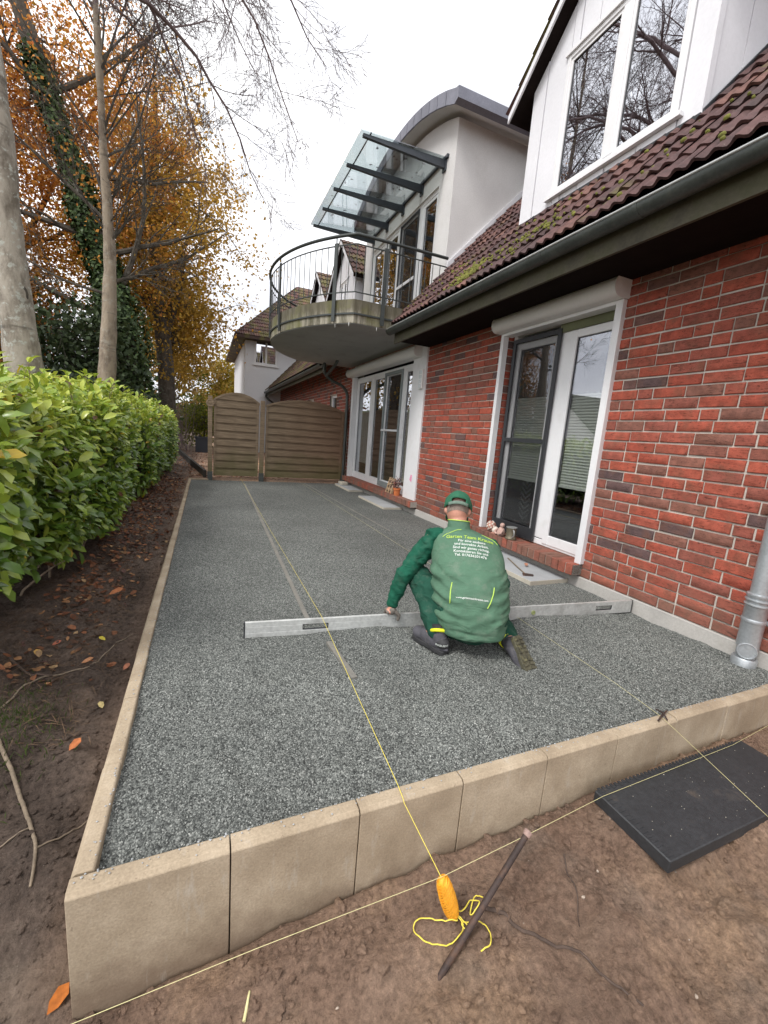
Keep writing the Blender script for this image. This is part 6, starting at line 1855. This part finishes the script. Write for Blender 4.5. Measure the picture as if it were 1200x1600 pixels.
b = leafmesh('fallen_leaf', np.zeros((1, 3)), np.array([[1., 0, 0]]), np.array([[0, 0, 1.]]), np.array([.07]), np.array([.04]), np.array([(.42, .2, .13)]), 'leaf', np.array([-.2])); b.materials.append(M['litter'])
tag(leaf_obj(b, (3.33, 2.12, .028), (.6, .8, .1), (0, 0, 1), 1, None, 'fallen_leaf'), 'pinkish brown leaf on the grey slab below the near door', 'leaf', 'single fallen leaves on the soil')

# ornaments on the near door sill
terr = simple('terracotta_ornament', (.42, .2, .15), .8, .2, 20, .15, 90, .2)
shell = simple('pale_mosaic', (.66, .58, .5), .6, .12, 30, .1, 90, .2)
pinkst = simple('pinkish_clay', (.5, .33, .28), .8, .2, 25, .15, 90, .3)
mugm = simple('mossy_metal_mug', (.17, .145, .10), .5, .3, 14, .15, 60, .3, 60, .003, metal=.4)
ball = thing('ornament_ball', (3.47, 2.93, .2), 'ball ornament covered in pale mosaic on the near door sill', 'ornament')
c0 = Vector((3.47, 2.93, .262)); R_ = .062
def sphere_prof(r, n=10): return [(max(.001, r * math.sin(PI * i / n)), -r * math.cos(PI * i / n)) for i in range(n + 1)]
mk('ball', MB().lathe(sphere_prof(R_ - .004), c0, k=18), terr, ball, sm=60)
b = MB(); rq = random.Random(2)
for k in range(34):
    zz = 1 - 2 * (k + .5) / 34; a = k * 2.39996; rr_ = math.sqrt(1 - zz * zz); d = Vector((rr_ * math.cos(a), rr_ * math.sin(a), zz))
    if d.x > .35: continue
    b.lathe([(.0125, -.004), (.013, .001), (.010, .004), (.003, .005)], c0 + d * (R_ - .004), d, 6)
mk('mosaic', b, shell, ball)
fg = thing('clay_figure', (3.46, 2.73, .2), 'small clay figure with round head between ball ornament and mug', 'figurine')
mk('body', MB().lathe([(.035, .0), (.05, .02), (.046, .05), (.034, .08), (.02, .1)], (3.45, 2.72, .195), k=14), pinkst, fg, sm=60)
mk('head', MB().lathe(sphere_prof(.028), (3.45, 2.71, .318), k=12), pinkst, fg, sm=60)
mk('arm', MB().tube(spline([(3.43, 2.76, .27), (3.40, 2.77, .235), (3.405, 2.735, .215)], 5), [.012] * 11, 8), pinkst, fg, sm=60)
mk('arm', MB().tube(spline([(3.43, 2.67, .27), (3.40, 2.66, .24), (3.405, 2.70, .215)], 5), [.012] * 11, 8), pinkst, fg, sm=60)
mk('neck', MB().tube([(3.45, 2.715, .28), (3.45, 2.711, .305)], .013, 8), pinkst, fg, sm=60)
f2 = thing('shell_ornament', (3.46, 2.83, .2), 'small pale shell ornament beside the mosaic ball on the sill', 'ornament')
mk('shell', MB().lathe([(.02, 0), (.038, .02), (.04, .045), (.028, .07), (.01, .082)], (3.44, 2.82, .197), (.2, 0, 1), 12), shell, f2, sm=60)
mk('base', MB().lathe([(.04, 0), (.042, .008), (.03, .016)], (3.44, 2.82, .195), k=12), terr, f2, sm=60)
mg = thing('metal_mug', (3.46, 2.56, .2), 'brownish metal mug with handle on the near brick sill', 'mug')
mc = (3.455, 2.555, .196)
mk('cup', MB().lathe([(.052, 0), (.062, .004), (.063, .014), (.054, .022), (.052, .07), (.055, .128), (.058, .134), (.053, .132), (.048, .07), (.045, .02)], mc, k=20), mugm, mg, sm=50)
mk('handle', MB().tube(spline([(3.435, 2.505, .31), (3.42, 2.47, .30), (3.42, 2.465, .26), (3.43, 2.50, .225)], 6), .007, 8), M['zinc_edge'], mg, sm=60)
mk('rim', MB().lathe([(.0555, .128), (.0595, .131), (.0595, .137), (.0545, .137)], mc, k=20), M['zinc_edge'], mg, sm=50)
# ornaments on the far door sill
cr = thing('slatted_ornament', (3.46, 5.98, .2), 'little wooden rack with pale and dark slats on the far door sill', 'ornament')
lw = simple('light_wood', (.52, .36, .22), .7, .15, 12, .1, 60, .2)
for dy in (0, .11, .22):
    mk('upright', MB().hexa([(3.43, 5.86 + dy, .195), (3.47, 5.86 + dy, .195), (3.47, 5.885 + dy, .195), (3.43, 5.885 + dy, .195), (3.50, 5.86 + dy, .47), (3.53, 5.86 + dy, .47), (3.53, 5.885 + dy, .47), (3.50, 5.885 + dy, .47)]), lw, cr)
for k in range(6):
    z = .215 + k * .042
    mk('rung', MB().box(3.445 + k * .0108, 3.46 + k * .0108, 5.885, 6.08, z, z + .018), lw if k % 2 else M['rust'], cr)
pp = thing('flower_pot', (3.46, 5.66, .2), 'orange clay pot with dried dark flowers at the far door corner', 'flower pot')
mk('pot', MB().lathe([(.05, 0), (.062, .10), (.072, .105), (.072, .13), (.062, .132), (.055, .11)], (3.455, 5.64, .196), k=18), simple('orange_pot', (.55, .16, .05), .7, .1, 12, .1, 60, .1), pp, sm=50)
n = 260; c = np.array([3.455, 5.70, .40]); q = rdir(n) * RNG.uniform(.02, .11, (n, 1))
colp = np.array([(.12, .04, .05), (.3, .12, .1), (.45, .3, .25), (.08, .06, .05)])[RNG.integers(0, 4, n)]
mk('dried_flowers', leafmesh('dried_flowers', c + q, rdir(n), rdir(n), RNG.uniform(.02, .05, n), RNG.uniform(.015, .03, n), colp), M['litter'], pp, kind='stuff')
mk('stems', MB().tube([(3.455, 5.64, .3), (3.455, 5.66, .36), (3.455, 5.69, .40)], .012, 6), M['root'], pp)

# ================================================================== THE WORKER
Sv, Fv, Uv = Vector((.838, -.545, 0)), Vector((.545, .838, 0)), Vector((0, 0, 1))
def capsule(b, p, q, r0, r1, k=14):
    p, q = Vector(p), Vector(q); ax = (q - p); L = ax.length; ax.normalize()
    prof = []
    for i in range(5): a = PI / 2 * i / 5; prof.append((r0 * math.sin(a) + 1e-4, -r0 * math.cos(a)))
    prof.append((r0, 0)); prof.append((r1, L))
    for i in range(1, 6): a = PI / 2 * i / 5; prof.append((r1 * math.cos(a) + 1e-4, L + r1 * math.sin(a)))
    b.lathe(prof, p, ax, k)
def ellip(b, c, a1, a2, a3, n=12, k=20):
    c, a1, a2, a3 = Vector(c), Vector(a1), Vector(a2), Vector(a3); n0 = len(b.v)
    for i in range(n + 1):
        th = PI * i / n
        for j in range(k):
            ph = 2 * PI * j / k
            q = c + a3 * math.cos(th) + (a1 * math.cos(ph) + a2 * math.sin(ph)) * max(math.sin(th), .003); b.v.append(tuple(q))
    for i in range(n):
        for j in range(k):
            j2 = (j + 1) % k; b.f.append((n0 + i * k + j, n0 + i * k + j2, n0 + (i + 1) * k + j2, n0 + (i + 1) * k + j)); b.mi.append(0)
    b.f.append(tuple(n0 + j for j in range(k))); b.f.append(tuple(n0 + n * k + j for j in reversed(range(k)))); b.mi += [0, 0]
def blob(b, voxel, it=6, fac=.5):
    me = b.mesh('blob'); fixn(me)
    o = bpy.data.objects.new('blob', me); COL.objects.link(o)
    m = o.modifiers.new('r', 'REMESH'); m.mode = 'VOXEL'; m.voxel_size = voxel
    s = o.modifiers.new('s', 'SMOOTH'); s.factor = fac; s.iterations = it
    bpy.context.view_layer.update()
    dg = bpy.context.evaluated_depsgraph_get()
    res = bpy.data.meshes.new_from_object(o.evaluated_get(dg))
    bpy.data.objects.remove(o); smooth(res)
    return res
def ridged(x, y, z, s): return 1 - np.abs(fbm(x, y, z, s, 3)) * 1.6

man = thing('person', (1.8, .95, -.03), 'person in green work clothes and cap kneeling on the gravel, levelling it', 'person')
PEL, CHE, NEC, HED = Vector((1.80, .885, .20)), Vector((1.885, 1.14, .53)), Vector((1.852, 1.20, .665)), Vector((1.882, 1.272, .768))
LSH, RSH = Vector((1.725, 1.262, .585)), Vector((2.03, 1.08, .535))
LEL, LWR = Vector((1.505, 1.245, .335)), Vector((1.452, 1.262, .135))
REL, RWR = Vector((2.165, 1.085, .29)), Vector((2.20, 1.12, .12))
LHI, LKN, LAN = Vector((1.716, .945, .20)), Vector((1.625, 1.245, .315)), Vector((1.612, .925, .085))
RHI, RKN, RAN = Vector((1.90, .84, .18)), Vector((2.16, 1.075, .055)), Vector((2.045, .80, .045))
HD = (Fv * .80 - Uv * .60).normalized(); HU = (Fv * .60 + Uv * .80).normalized()     # where the face looks, top of the skull
b = MB()
ellip(b, PEL, Sv * .165, Fv * .13, Uv * .12); ellip(b, CHE - Uv * .03, Sv * .15, (Fv * .8 - Uv * .6) * .09, (Fv * .5 + Uv * .85) * .15)
capsule(b, PEL, CHE, .12, .10); capsule(b, CHE, NEC, .06, .052); capsule(b, NEC, HED, .056, .06)
ellip(b, HED, Sv * .074, HD * .095, HU * .115)
ellip(b, HED + HD * .055 - HU * .05, Sv * .052, HD * .05, HU * .06)                      # jaw
capsule(b, HED + HD * .09 + HU * .005, HED + HD * .112 - HU * .022, .010, .014)           # nose
for s in (-1, 1):
    ellip(b, HED + Sv * (s * .078) - HU * .012 - HD * .01, Sv * .012, HD * .020, HU * .033)
    capsule(b, HED + HD * .088 + HU * .022 + Sv * (s * .012), HED + HD * .080 + HU * .022 + Sv * (s * .045), .010, .009)  # brow
capsule(b, HED + HD * .098 - HU * .055 - Sv * .02, HED + HD * .098 - HU * .055 + Sv * .02, .008, .008)    # lips
for a, c, d, r in ((LSH, LEL, LWR, 0), (RSH, REL, RWR, 0)): capsule(b, a, c, .052, .042); capsule(b, c, d, .042, .028)
for a, c, d in ((LHI, LKN, LAN), (RHI, RKN, RAN)): capsule(b, a, c, .085, .055); capsule(b, c, d, .052, .036)
capsule(b, LAN, LAN + Vector((-.03, .11, -.05)), .030, .022); capsule(b, RAN, RAN + Vector((-.012, -.04, -.012)), .028, .02)
# hands: left one closed over the beam, right one behind it
def hand(b, wrist, palm, fwd, side, down, r=.0088, thumb=1, scale=1.0):
    wrist, palm = Vector(wrist), Vector(palm)
    capsule(b, wrist, palm, .026, .022)
    for k in range(4):
        o = (k - 1.5) * .019
        ellip(b, palm + side * o * .9 + fwd * .012, side * .013, fwd * .035, down * .014)
        ln = (.030, .034, .033, .026)[k]
        p0 = palm + side * o + fwd * .038; p1 = p0 + fwd * ln * .75 + down * ln * .45; p2 = p1 + down * ln * .95 + fwd * .004; p3 = p2 + down * ln * .6 - fwd * ln * .35
        capsule(b, p0, p1, r, r * .95, 10); capsule(b, p1, p2, r * .95, r * .88, 10); capsule(b, p2, p3, r * .88, r * .8, 10)
    t0 = palm + side * (thumb * .026) - fwd * .012; t1 = t0 + side * (thumb * .022) - fwd * .006 + down * .022; t2 = t1 + down * .03 + fwd * .004 + side * (thumb * -.004)
    capsule(b, t0, t1, r * 1.2, r * 1.1, 10); capsule(b, t1, t2, r * 1.1, r * .95, 10)
LP = Vector((1.447, 1.245, .095)); dn = Vector((0, 0, -1)); hf = (EN * .93 + ED * .1).normalized(); hs = ED
hand(b, LWR, LP, hf, hs, dn, thumb=1)
RP = Vector((2.215, 1.175, .092)); hand(b, RWR, RP, hf, hs, dn, thumb=-1)
skin = simple('skin', (.52, .25, .18), .55, .12, 14, .08, 80, .15, 120, .001)
body = blob(b, .0065, 3)
mk('body', body, skin, man)

GRN_V, GRN_J, GRN_T = (.082, .165, .108), (.008, .085, .05), (.012, .062, .04)
vestm = cloth_mat('green_softshell', GRN_V, .35, .55)
jackm = cloth_mat('bottle_green_sleeve', GRN_J, .12, .7)
trom = cloth_mat('dark_green_workwear', GRN_T, .25, .8)
limem = simple('lime_piping', (.42, .62, .10), .6, .05, 9, .05, 90, 0)
# jacket sleeves (worn under the vest)
b = MB()
for sh, el, wr in ((LSH, LEL, LWR), (RSH, REL, RWR)):
    capsule(b, sh + Uv * -.005, el, .073, .059); capsule(b, el, wr + (el - wr) * .08, .057, .042)
    ellip(b, sh, Sv * .076, Fv * .08, Uv * .076)
me = blob(b, .009, 5)
displace(me, lambda c: .013 * ridged(c[:, 0] * 1.3 + c[:, 2], c[:, 1] * 1.3, c[:, 2] * 1.6, 8) - .010 + .004 * fbm(c[:, 0], c[:, 1], c[:, 2], 22, 2))
mk('sleeves', me, jackm, man)
# trousers
b = MB()
ellip(b, PEL + Vector((0, 0, -.03)), Sv * .20, Fv * .16, Uv * .145)
for hi, kn, an, end in ((LHI, LKN, LAN, .06), (RHI, RKN, RAN, .13)):
    capsule(b, hi, kn, .115, .082); capsule(b, kn, an.lerp(kn, end), .08, .062)
me = blob(b, .010, 5)
displace(me, lambda c: .014 * ridged(c[:, 0], c[:, 1], c[:, 2] * 1.5, 8) - .009 + .004 * fbm(c[:, 0], c[:, 1], c[:, 2], 20, 2))
mk('trousers', me, trom, man)
# vest, lofted round the bent back
RG = [((1.80, .868, .105), .176, .148), ((1.80, .872, .125), .192, .160), ((1.80, .89, .18), .220, .176), ((1.81, .93, .26), .240, .184), ((1.832, .985, .35), .243, .180), ((1.855, 1.045, .43), .236, .168), ((1.875, 1.10, .505), .228, .150), ((1.885, 1.142, .56), .215, .128), ((1.886, 1.168, .598), .188, .106), ((1.876, 1.183, .628), .138, .090), ((1.864, 1.192, .648), .092, .078), ((1.858, 1.197, .660), .076, .071), ((1.857, 1.202, .682), .072, .068), ((1.858, 1.207, .700), .070, .067)]
def loft(RG, k=72, sub=4):
    C = spline([r[0] for r in RG], sub); n = len(C)
    tt = np.linspace(0, len(RG) - 1, n); hw = np.interp(tt, range(len(RG)), [r[1] for r in RG]); hd = np.interp(tt, range(len(RG)), [r[2] for r in RG])
    P = []
    for i in range(n):
        t = (C[min(i + 1, n - 1)] - C[max(i - 1, 0)]).normalized()
        dd = t.cross(Sv).normalized()
        if dd.dot(Fv) < 0: dd = -dd
        if i < 6: dd = (dd * (i / 6) + Fv * (1 - i / 6)).normalized()
        row = []
        for j in range(k + 1):
            a = 2 * PI * j / k; ca, sa = math.cos(a), math.sin(a)
            e = 0.93
            row.append(C[i] + Sv * (hw[i] * math.copysign(abs(ca) ** e, ca)) + dd * (hd[i] * math.copysign(abs(sa) ** e, sa)))
        P.append(row)
    return P
vb = MB().grid(loft(RG))
me = vb.mesh('vest')
bm = bmesh.new(); bm.from_mesh(me); bmesh.ops.remove_doubles(bm, verts=bm.verts, dist=.0005); bmesh.ops.subdivide_edges(bm, edges=bm.edges, cuts=1, use_grid_fill=True); bmesh.ops.recalc_face_normals(bm, faces=bm.faces); bm.to_mesh(me); bm.free(); smooth(me)
CREASE = [(-.22, .47, -.02, .40, .011, .010), (-.23, .40, .03, .345, .010, .012), (-.24, .33, .00, .295, .012, .013), (-.24, .26, .06, .235, .011, .012), (-.22, .20, .02, .19, .012, .010), (-.16, .36, .10, .31, .008, .006),
          (.23, .44, .07, .40, .011, .010), (.24, .36, .05, .33, .011, .012), (.24, .29, .08, .275, .010, .011), (.23, .22, .06, .21, .012, .010), (-.06, .27, .12, .255, .009, .006), (-.10, .165, .12, .16, .010, .008), (-.14, .44, .0, .46, .010, .005), (.04, .43, .17, .47, .010, .005)]
def vfold(c):
    s = (c - np.array(PEL)) @ np.array(Sv); z = c[:, 2]
    w = np.clip((.50 - z) / .10, 0, 1)
    side = np.clip(np.abs(s) / .2, 0, 1)
    a = ridged(s * 1.2 + z * .9, z * 3.2 - s * .8, 0 * z, 4.2)
    d = .014 * (a - .55) * w * (.45 + .75 * side)
    d += .006 * np.sin(z * 62 + 5 * s + 3 * fbm(s, z, 0, 5, 2)) * np.exp(-((z - .30) / .08) ** 2) * side
    for (s0, z0, s1, z1, wd, am) in CREASE:
        px_, pz_ = s1 - s0, z1 - z0; ll = math.hypot(px_, pz_)
        t_ = np.clip(((s - s0) * px_ + (z - z0) * pz_) / ll ** 2, 0, 1)
        dd_ = (s - s0 - t_ * px_) * (-pz_ / ll) + (z - z0 - t_ * pz_) * (px_ / ll) + .006 * np.sin(t_ * 7 + s0 * 30)
        en_ = np.hypot(s - s0 - np.clip(t_, 0, 1) * px_, z - z0 - t_ * pz_)
        fade = np.sin(PI * np.clip(t_ * .85 + .15, 0, 1)) * np.exp(-np.clip(en_ - np.abs(dd_), 0, 1) / .02)
        d += am * fade * (np.exp(-(dd_ / wd) ** 2) - .75 * np.exp(-((dd_ + wd * 1.5) / wd) ** 2))
    d += .004 * np.sin(s * 34 + z * 40) * np.exp(-((z - .44) / .06) ** 2) * np.clip(-s / .12, 0, 1)
    d += .006 * np.exp(-((z - .115) / .02) ** 2)
    return d + .0025 * w * fbm(s, z, c[:, 1], 18, 2)
displace(me, vfold)
vest = mk('vest', me, vestm, man)
sol = vest.modifiers.new('thickness', 'SOLIDIFY'); sol.thickness = .004; sol.offset = -1
bm = bmesh.new(); bm.from_mesh(me); VT = BVHTree.FromBMesh(bm); bm.free()
# a plane behind the back, from which lettering and piping are laid onto the cloth
BO = Vector((1.86, 1.06, .45)); BI = (Fv * .83 - Uv * .56).normalized(); BU = (Fv * .56 + Uv * .83).normalized()
def onback(u, v, off=.002):
    o = BO + Sv * u + BU * v - BI * .5
    h = VT.ray_cast(o, BI, 2.0)
    if h[0] is None: return None
    n = h[1] if h[1].dot(BI) < 0 else -h[1]
    return h[0] + n * off
def text_mesh(body_, size):
    cu = bpy.data.curves.new('t', 'FONT'); cu.body = body_; cu.size = size; cu.align_x = 'CENTER'; cu.resolution_u = 2; cu.offset = size * .012
    o = bpy.data.objects.new('t', cu); COL.objects.link(o); bpy.context.view_layer.update()
    me = bpy.data.meshes.new_from_object(o.evaluated_get(bpy.context.evaluated_depsgraph_get())); bpy.data.objects.remove(o); bpy.data.curves.remove(cu)
    return me
def lettering(txt, size, u0, v0, mat, arch=0.0, name='lettering', fn=onback, sx=1.0):
    me = text_mesh(txt, size)
    bm = bmesh.new(); bm.from_mesh(me)
    for v in bm.verts:
        u = v.co.x * sx; q = fn(u0 + u, v0 + v.co.y - arch * u * u, .0025)
        v.co = q if q is not None else Vector((1.86, 1.1, .4))
    bm.to_mesh(me); bm.free()
    return mk(name, me, mat, vest if fn is onback else man)
whitep = simple('white_print', (.62, .66, .62), .6, 0, 5, 0, 5, 0); limep = simple('lime_print', (.42, .60, .08), .6, 0, 5, 0, 5, 0)
U0 = -.005
lettering('Garten Team Krause', .034, U0, .128, limep, .35)
for k, tx in enumerate(('F\u00fcr eine saubere', 'und korrekte Arbeit.', 'Sind wir genau richtig.', 'Kontaktieren Sie uns', 'Tel. 017636201476')):
    lettering(tx, .0245, U0 + .012, .100 - k * .0255, whitep)
lettering('www.gartenteamkrause.com', .0165, .035, -.262, whitep, 0, sx=.95)
def piping(pts, r=.0022, mat=None):
    q = [onback(u, v, .0012) for u, v in pts]; q = [p for p in q if p is not None]
    mk('piping', MB().tube(q, r, 6), mat or limem, vest, sm=60)
piping([(-.085 - .004 * math.sin(t * 3), -.17 - t * .12) for t in np.linspace(0, 1, 10)], .0032)
piping([(.155 - .03 * t * t, -.17 - t * .125) for t in np.linspace(0, 1, 10)], .0032)
piping([(-.062 - .11 * t, .20 - .06 * t * t - .005 * t) for t in np.linspace(0, 1, 10)], .0022)
piping([(.07 + .10 * t, .195 - .06 * t * t) for t in np.linspace(0, 1, 10)], .0022)
# collar trim
cp = [Vector(RG[-1][0]) + Sv * (.071 * math.cos(a)) + (Fv * .9 + Uv * -.2).normalized() * (.069 * math.sin(a)) + Uv * .004 for a in np.linspace(0, 2 * PI, 40)]
mk('collar_trim', MB().tube(cp, .0035, 6, caps=False), limem, vest, sm=60)
# cap
capm = simple('green_cap_cloth', (.018, .115, .06), .85, .12, 12, .08, 200, .4, 300, .001)
b = MB(); rows = []
nk = 48
for i in range(13):
    th = i / 12 * (PI * .56)
    row = []
    for j in range(nk + 1):
        a = 2 * PI * j / nk
        rr_ = math.sin(th); flat = .86 + .1 * math.cos(th)
        k_ = 1 + .012 * math.sin(a * 6) * rr_
        row.append(HED + HU * .012 + HU * (.112 * math.cos(th)) + Sv * (.090 * rr_ * k_ * math.cos(a)) + HD * (.112 * rr_ * k_ * math.sin(a) + .0))
    rows.append(row)
# the opening above the strap at the back of the cap
b.grid(rows)
keep = []
for fi, f in enumerate(b.f):
    c = sum((Vector(b.v[i]) for i in f), Vector()) / 4 - HED
    hole = c.dot(HD) < -.075 and -.004 < c.dot(HU) < .022 and abs(c.dot(Sv)) < .040
    keep.append(not hole)
b.f = [f for f, k_ in zip(b.f, keep) if k_]; b.mi = [0] * len(b.f)
cme = b.mesh('cap')
bm = bmesh.new(); bm.from_mesh(cme); bmesh.ops.remove_doubles(bm, verts=bm.verts, dist=.0004); bmesh.ops.recalc_face_normals(bm, faces=bm.faces); bm.to_mesh(cme); bm.free(); smooth(cme)
displace(cme, lambda c: .0035 * fbm(c[:, 0], c[:, 1], c[:, 2], 24, 2))
cap = mk('cap', cme, capm, man)
so = cap.modifiers.new('t', 'SOLIDIFY'); so.thickness = .004; so.offset = 1
strap = []
for a in np.linspace(-PI / 2 - .75, -PI / 2 + .75, 14):
    strap.append(HED - HU * .012 + Sv * (.093 * math.cos(a)) + HD * (.116 * math.sin(a)))
b = MB(); b.grid([[p + HU * .011 for p in strap], [p - HU * .011 for p in strap]]); st_ = mk('strap', b, simple('grey_green_strap', (.13, .19, .15), .8, .1, 20, .1, 100, .2), cap, sm=60); st_.modifiers.new('t', 'SOLIDIFY').thickness = .003
b = MB(); P = []
for i in range(6):
    f = i / 5; P.append([HED + HU * (.0 - .02 * f * f) + HD * (.10 + .075 * f * math.cos(x * 1.1) ) + Sv * (.082 * math.sin(x)) for x in np.linspace(-1.25, 1.25, 13)])
b.grid(P); br = mk('cap_brim', b, capm, cap, sm=60); br.modifiers.new('t', 'SOLIDIFY').thickness = .003
hair = MB(); ellip(hair, HED - HU * .008 - HD * .006, Sv * .0755, HD * .094, HU * .085)
hm = hair.mesh('hair'); 
bm = bmesh.new(); bm.from_mesh(hm); bmesh.ops.delete(bm, geom=[v for v in bm.verts if (v.co - HED).dot(HD) > .02 or (v.co - HED).dot(HU) < -.055], context='VERTS'); bm.to_mesh(hm); bm.free()
mk('hair', hm, simple('short_grey_hair', (.22, .17, .14), .8, .25, 60, .2, 200, .5, 200, .002), man, sm=60)
# gloves
b = MB(); hand(b, LP + Vector((.004, 0, .010)), LP, hf, hs, dn, r=.0112, thumb=1); 
mk('glove', blob(b, .0045, 3), simple('grey_work_glove', (.16, .14, .12), .85, .25, 30, .15, 120, .4, 200, .001), man)
b = MB(); hand(b, RP + Vector((-.004, -.02, .012)), RP, hf, hs, dn, r=.0112, thumb=-1)
mk('glove', blob(b, .0045, 3), bpy.data.materials['grey_work_glove'], man)
# boots
solem = simple('muddy_sole', (.075, .07, .045), .9, .4, 22, .25, 90, .7, 70, .004, dirt=((.20, .185, .09), .52, .66, .6), dirtscale=30)
upm = simple('grey_boot_upper', (.075, .073, .085), .75, .25, 16, .12, 120, .4, 160, .001, dirt=((.2, .19, .18), .52, .7, .5), dirtscale=18)
dkb = simple('black_boot_panel', (.03, .03, .032), .7, .2, 16, .1, 120, .3, 160, .001)
yel = simple('fluorescent_yellow', (.75, .78, .02), .6, .05, 9, .05, 90, 0)
def boot(orig, f, up, L, shaftdir, text=False):
    solem = dkb if text else globals()['solem']
    f, up = Vector(f).normalized(), Vector(up).normalized(); s = f.cross(up).normalized(); up = s.cross(f).normalized(); O = Vector(orig)
    W = lambda a, c, d: O + f * (a * L) + s * c + up * d
    ol_ = [(.0, .022), (.03, .034), (.15, .037), (.40, .036), (.62, .046), (.80, .047), (.93, .034), (1.0, .012)]
    ring = [(a, c) for a, c in ol_] + [(a, -c) for a, c in reversed(ol_)]
    b = MB(); b.prism([tuple(W(a, c, 0)) for a, c in ring], (0, 0, 0), tuple(up * .026))
    B = mk('boot', b, solem, man, bev=.003)
    tr_ = MB()
    for i in range(9):
        a = .05 + i * .105; hw = np.interp(a, [q[0] for q in ol_], [q[1] for q in ol_]) * .92
        if .42 < a < .55: continue
        for sg in (-1, 1):
            c0_, c1_ = sg * .006, sg * hw
            p = [W(a, c0_, -.007), W(a + .055, c0_, -.007), W(a + .075, c1_, -.007), W(a + .02, c1_, -.007), W(a, c0_, .001), W(a + .055, c0_, .001), W(a + .075, c1_, .001), W(a + .02, c1_, .001)]
            tr_.hexa(p)
    mk('tread', tr_, solem, B)
    u_ = MB()
    ellip(u_, W(.14, 0, .055), f * .044 * L / .28, s * .040, up * .048); ellip(u_, W(.78, 0, .045), f * .066 * L / .28, s * .046, up * .040)
    capsule(u_, W(.2, 0, .06), W(.62, 0, .055), .044, .042); capsule(u_, W(.2, 0, .07), W(.2, 0, .07) + Vector(shaftdir).normalized() * .045, .046, .047)
    ellip(u_, W(.45, 0, .034), f * .145 * L / .28, s * .040, up * .02)
    mk('upper', blob(u_, .006, 4), upm, B)
    hp = MB(); ellip(hp, W(.135, 0, .062), f * .050 * L / .28, s * .044, up * .040)
    mk('heel_panel', hp, dkb if text else upm, B, sm=60)
    sd_ = Vector(shaftdir).normalized(); c = W(.2, 0, .07) + sd_ * .066; a1 = sd_.orthogonal().normalized(); a2 = sd_.cross(a1)
    mk('collar', MB().tube([c + a1 * (.049 * math.cos(t)) + a2 * (.049 * math.sin(t)) + sd_ * (.006 * math.cos(2 * t)) for t in np.linspace(0, 2 * PI, 28)], .0105, 8, caps=False), yel, B, sm=60)
    mk('lining', MB().lathe([(.05, -.01), (.044, .02), (.043, .035)], c, sd_, 16), dkb, B, sm=60)
    if text:
        tm = text_mesh('ENGELBERT', .0155)
        bm = bmesh.new(); bm.from_mesh(tm)
        ctr = W(.135, 0, .066); toc = (CAM - ctr); toc.z = 0; toc.normalize(); sdx = Vector((-toc.y, toc.x, 0))
        for v in bm.verts:
            an_ = v.co.x / .052; v.co = ctr + (toc * math.cos(an_) + sdx * math.sin(an_)) * .0525 + Uv * (v.co.y - .004)
        bm.to_mesh(tm); bm.free(); mk('lettering', tm, whitep, B)
    return B
boot((1.632, .852, -.026), (-.24, .97, 0), (0, 0, 1), .285, (-.05, .25, 1), True)
boot((2.035, .735, .108), (.07, -.70, -.72), (-.12, .70, -.68), .235, (.28, .85, .12))

# stray chippings spilled onto the edging tops
b = MB(); rp = random.Random(88)
for k in range(420):
    if k < 260: x, y = rp.uniform(.0, 3.4), abs(rp.gauss(0, .016)); y = BT - y
    else: y, x = rp.uniform(.1, 5), BT - abs(rp.gauss(0, .014))
    if y < .004 or x < .004: continue
    s = rp.uniform(.0016, .0042); n0 = len(b.v)
    for q in ((1, 0, 0), (-1, 0, 0), (0, 1, 0), (0, -1, 0), (0, 0, 1), (0, 0, -.6)):
        b.v.append((x + q[0] * s * rp.uniform(.7, 1.3), y + q[1] * s * rp.uniform(.7, 1.3), s * .5 + q[2] * s * .7))
    b.f += [tuple(n0 + i for i in f) for f in ((0, 2, 4), (2, 1, 4), (1, 3, 4), (3, 0, 4), (2, 0, 5), (1, 2, 5), (3, 1, 5), (0, 3, 5))]; b.mi += [0] * 8
mk('spilled_chippings', b, M['paver'], None, 'stray stone chips lying on top of the concrete edging', 'gravel', kind='stuff')
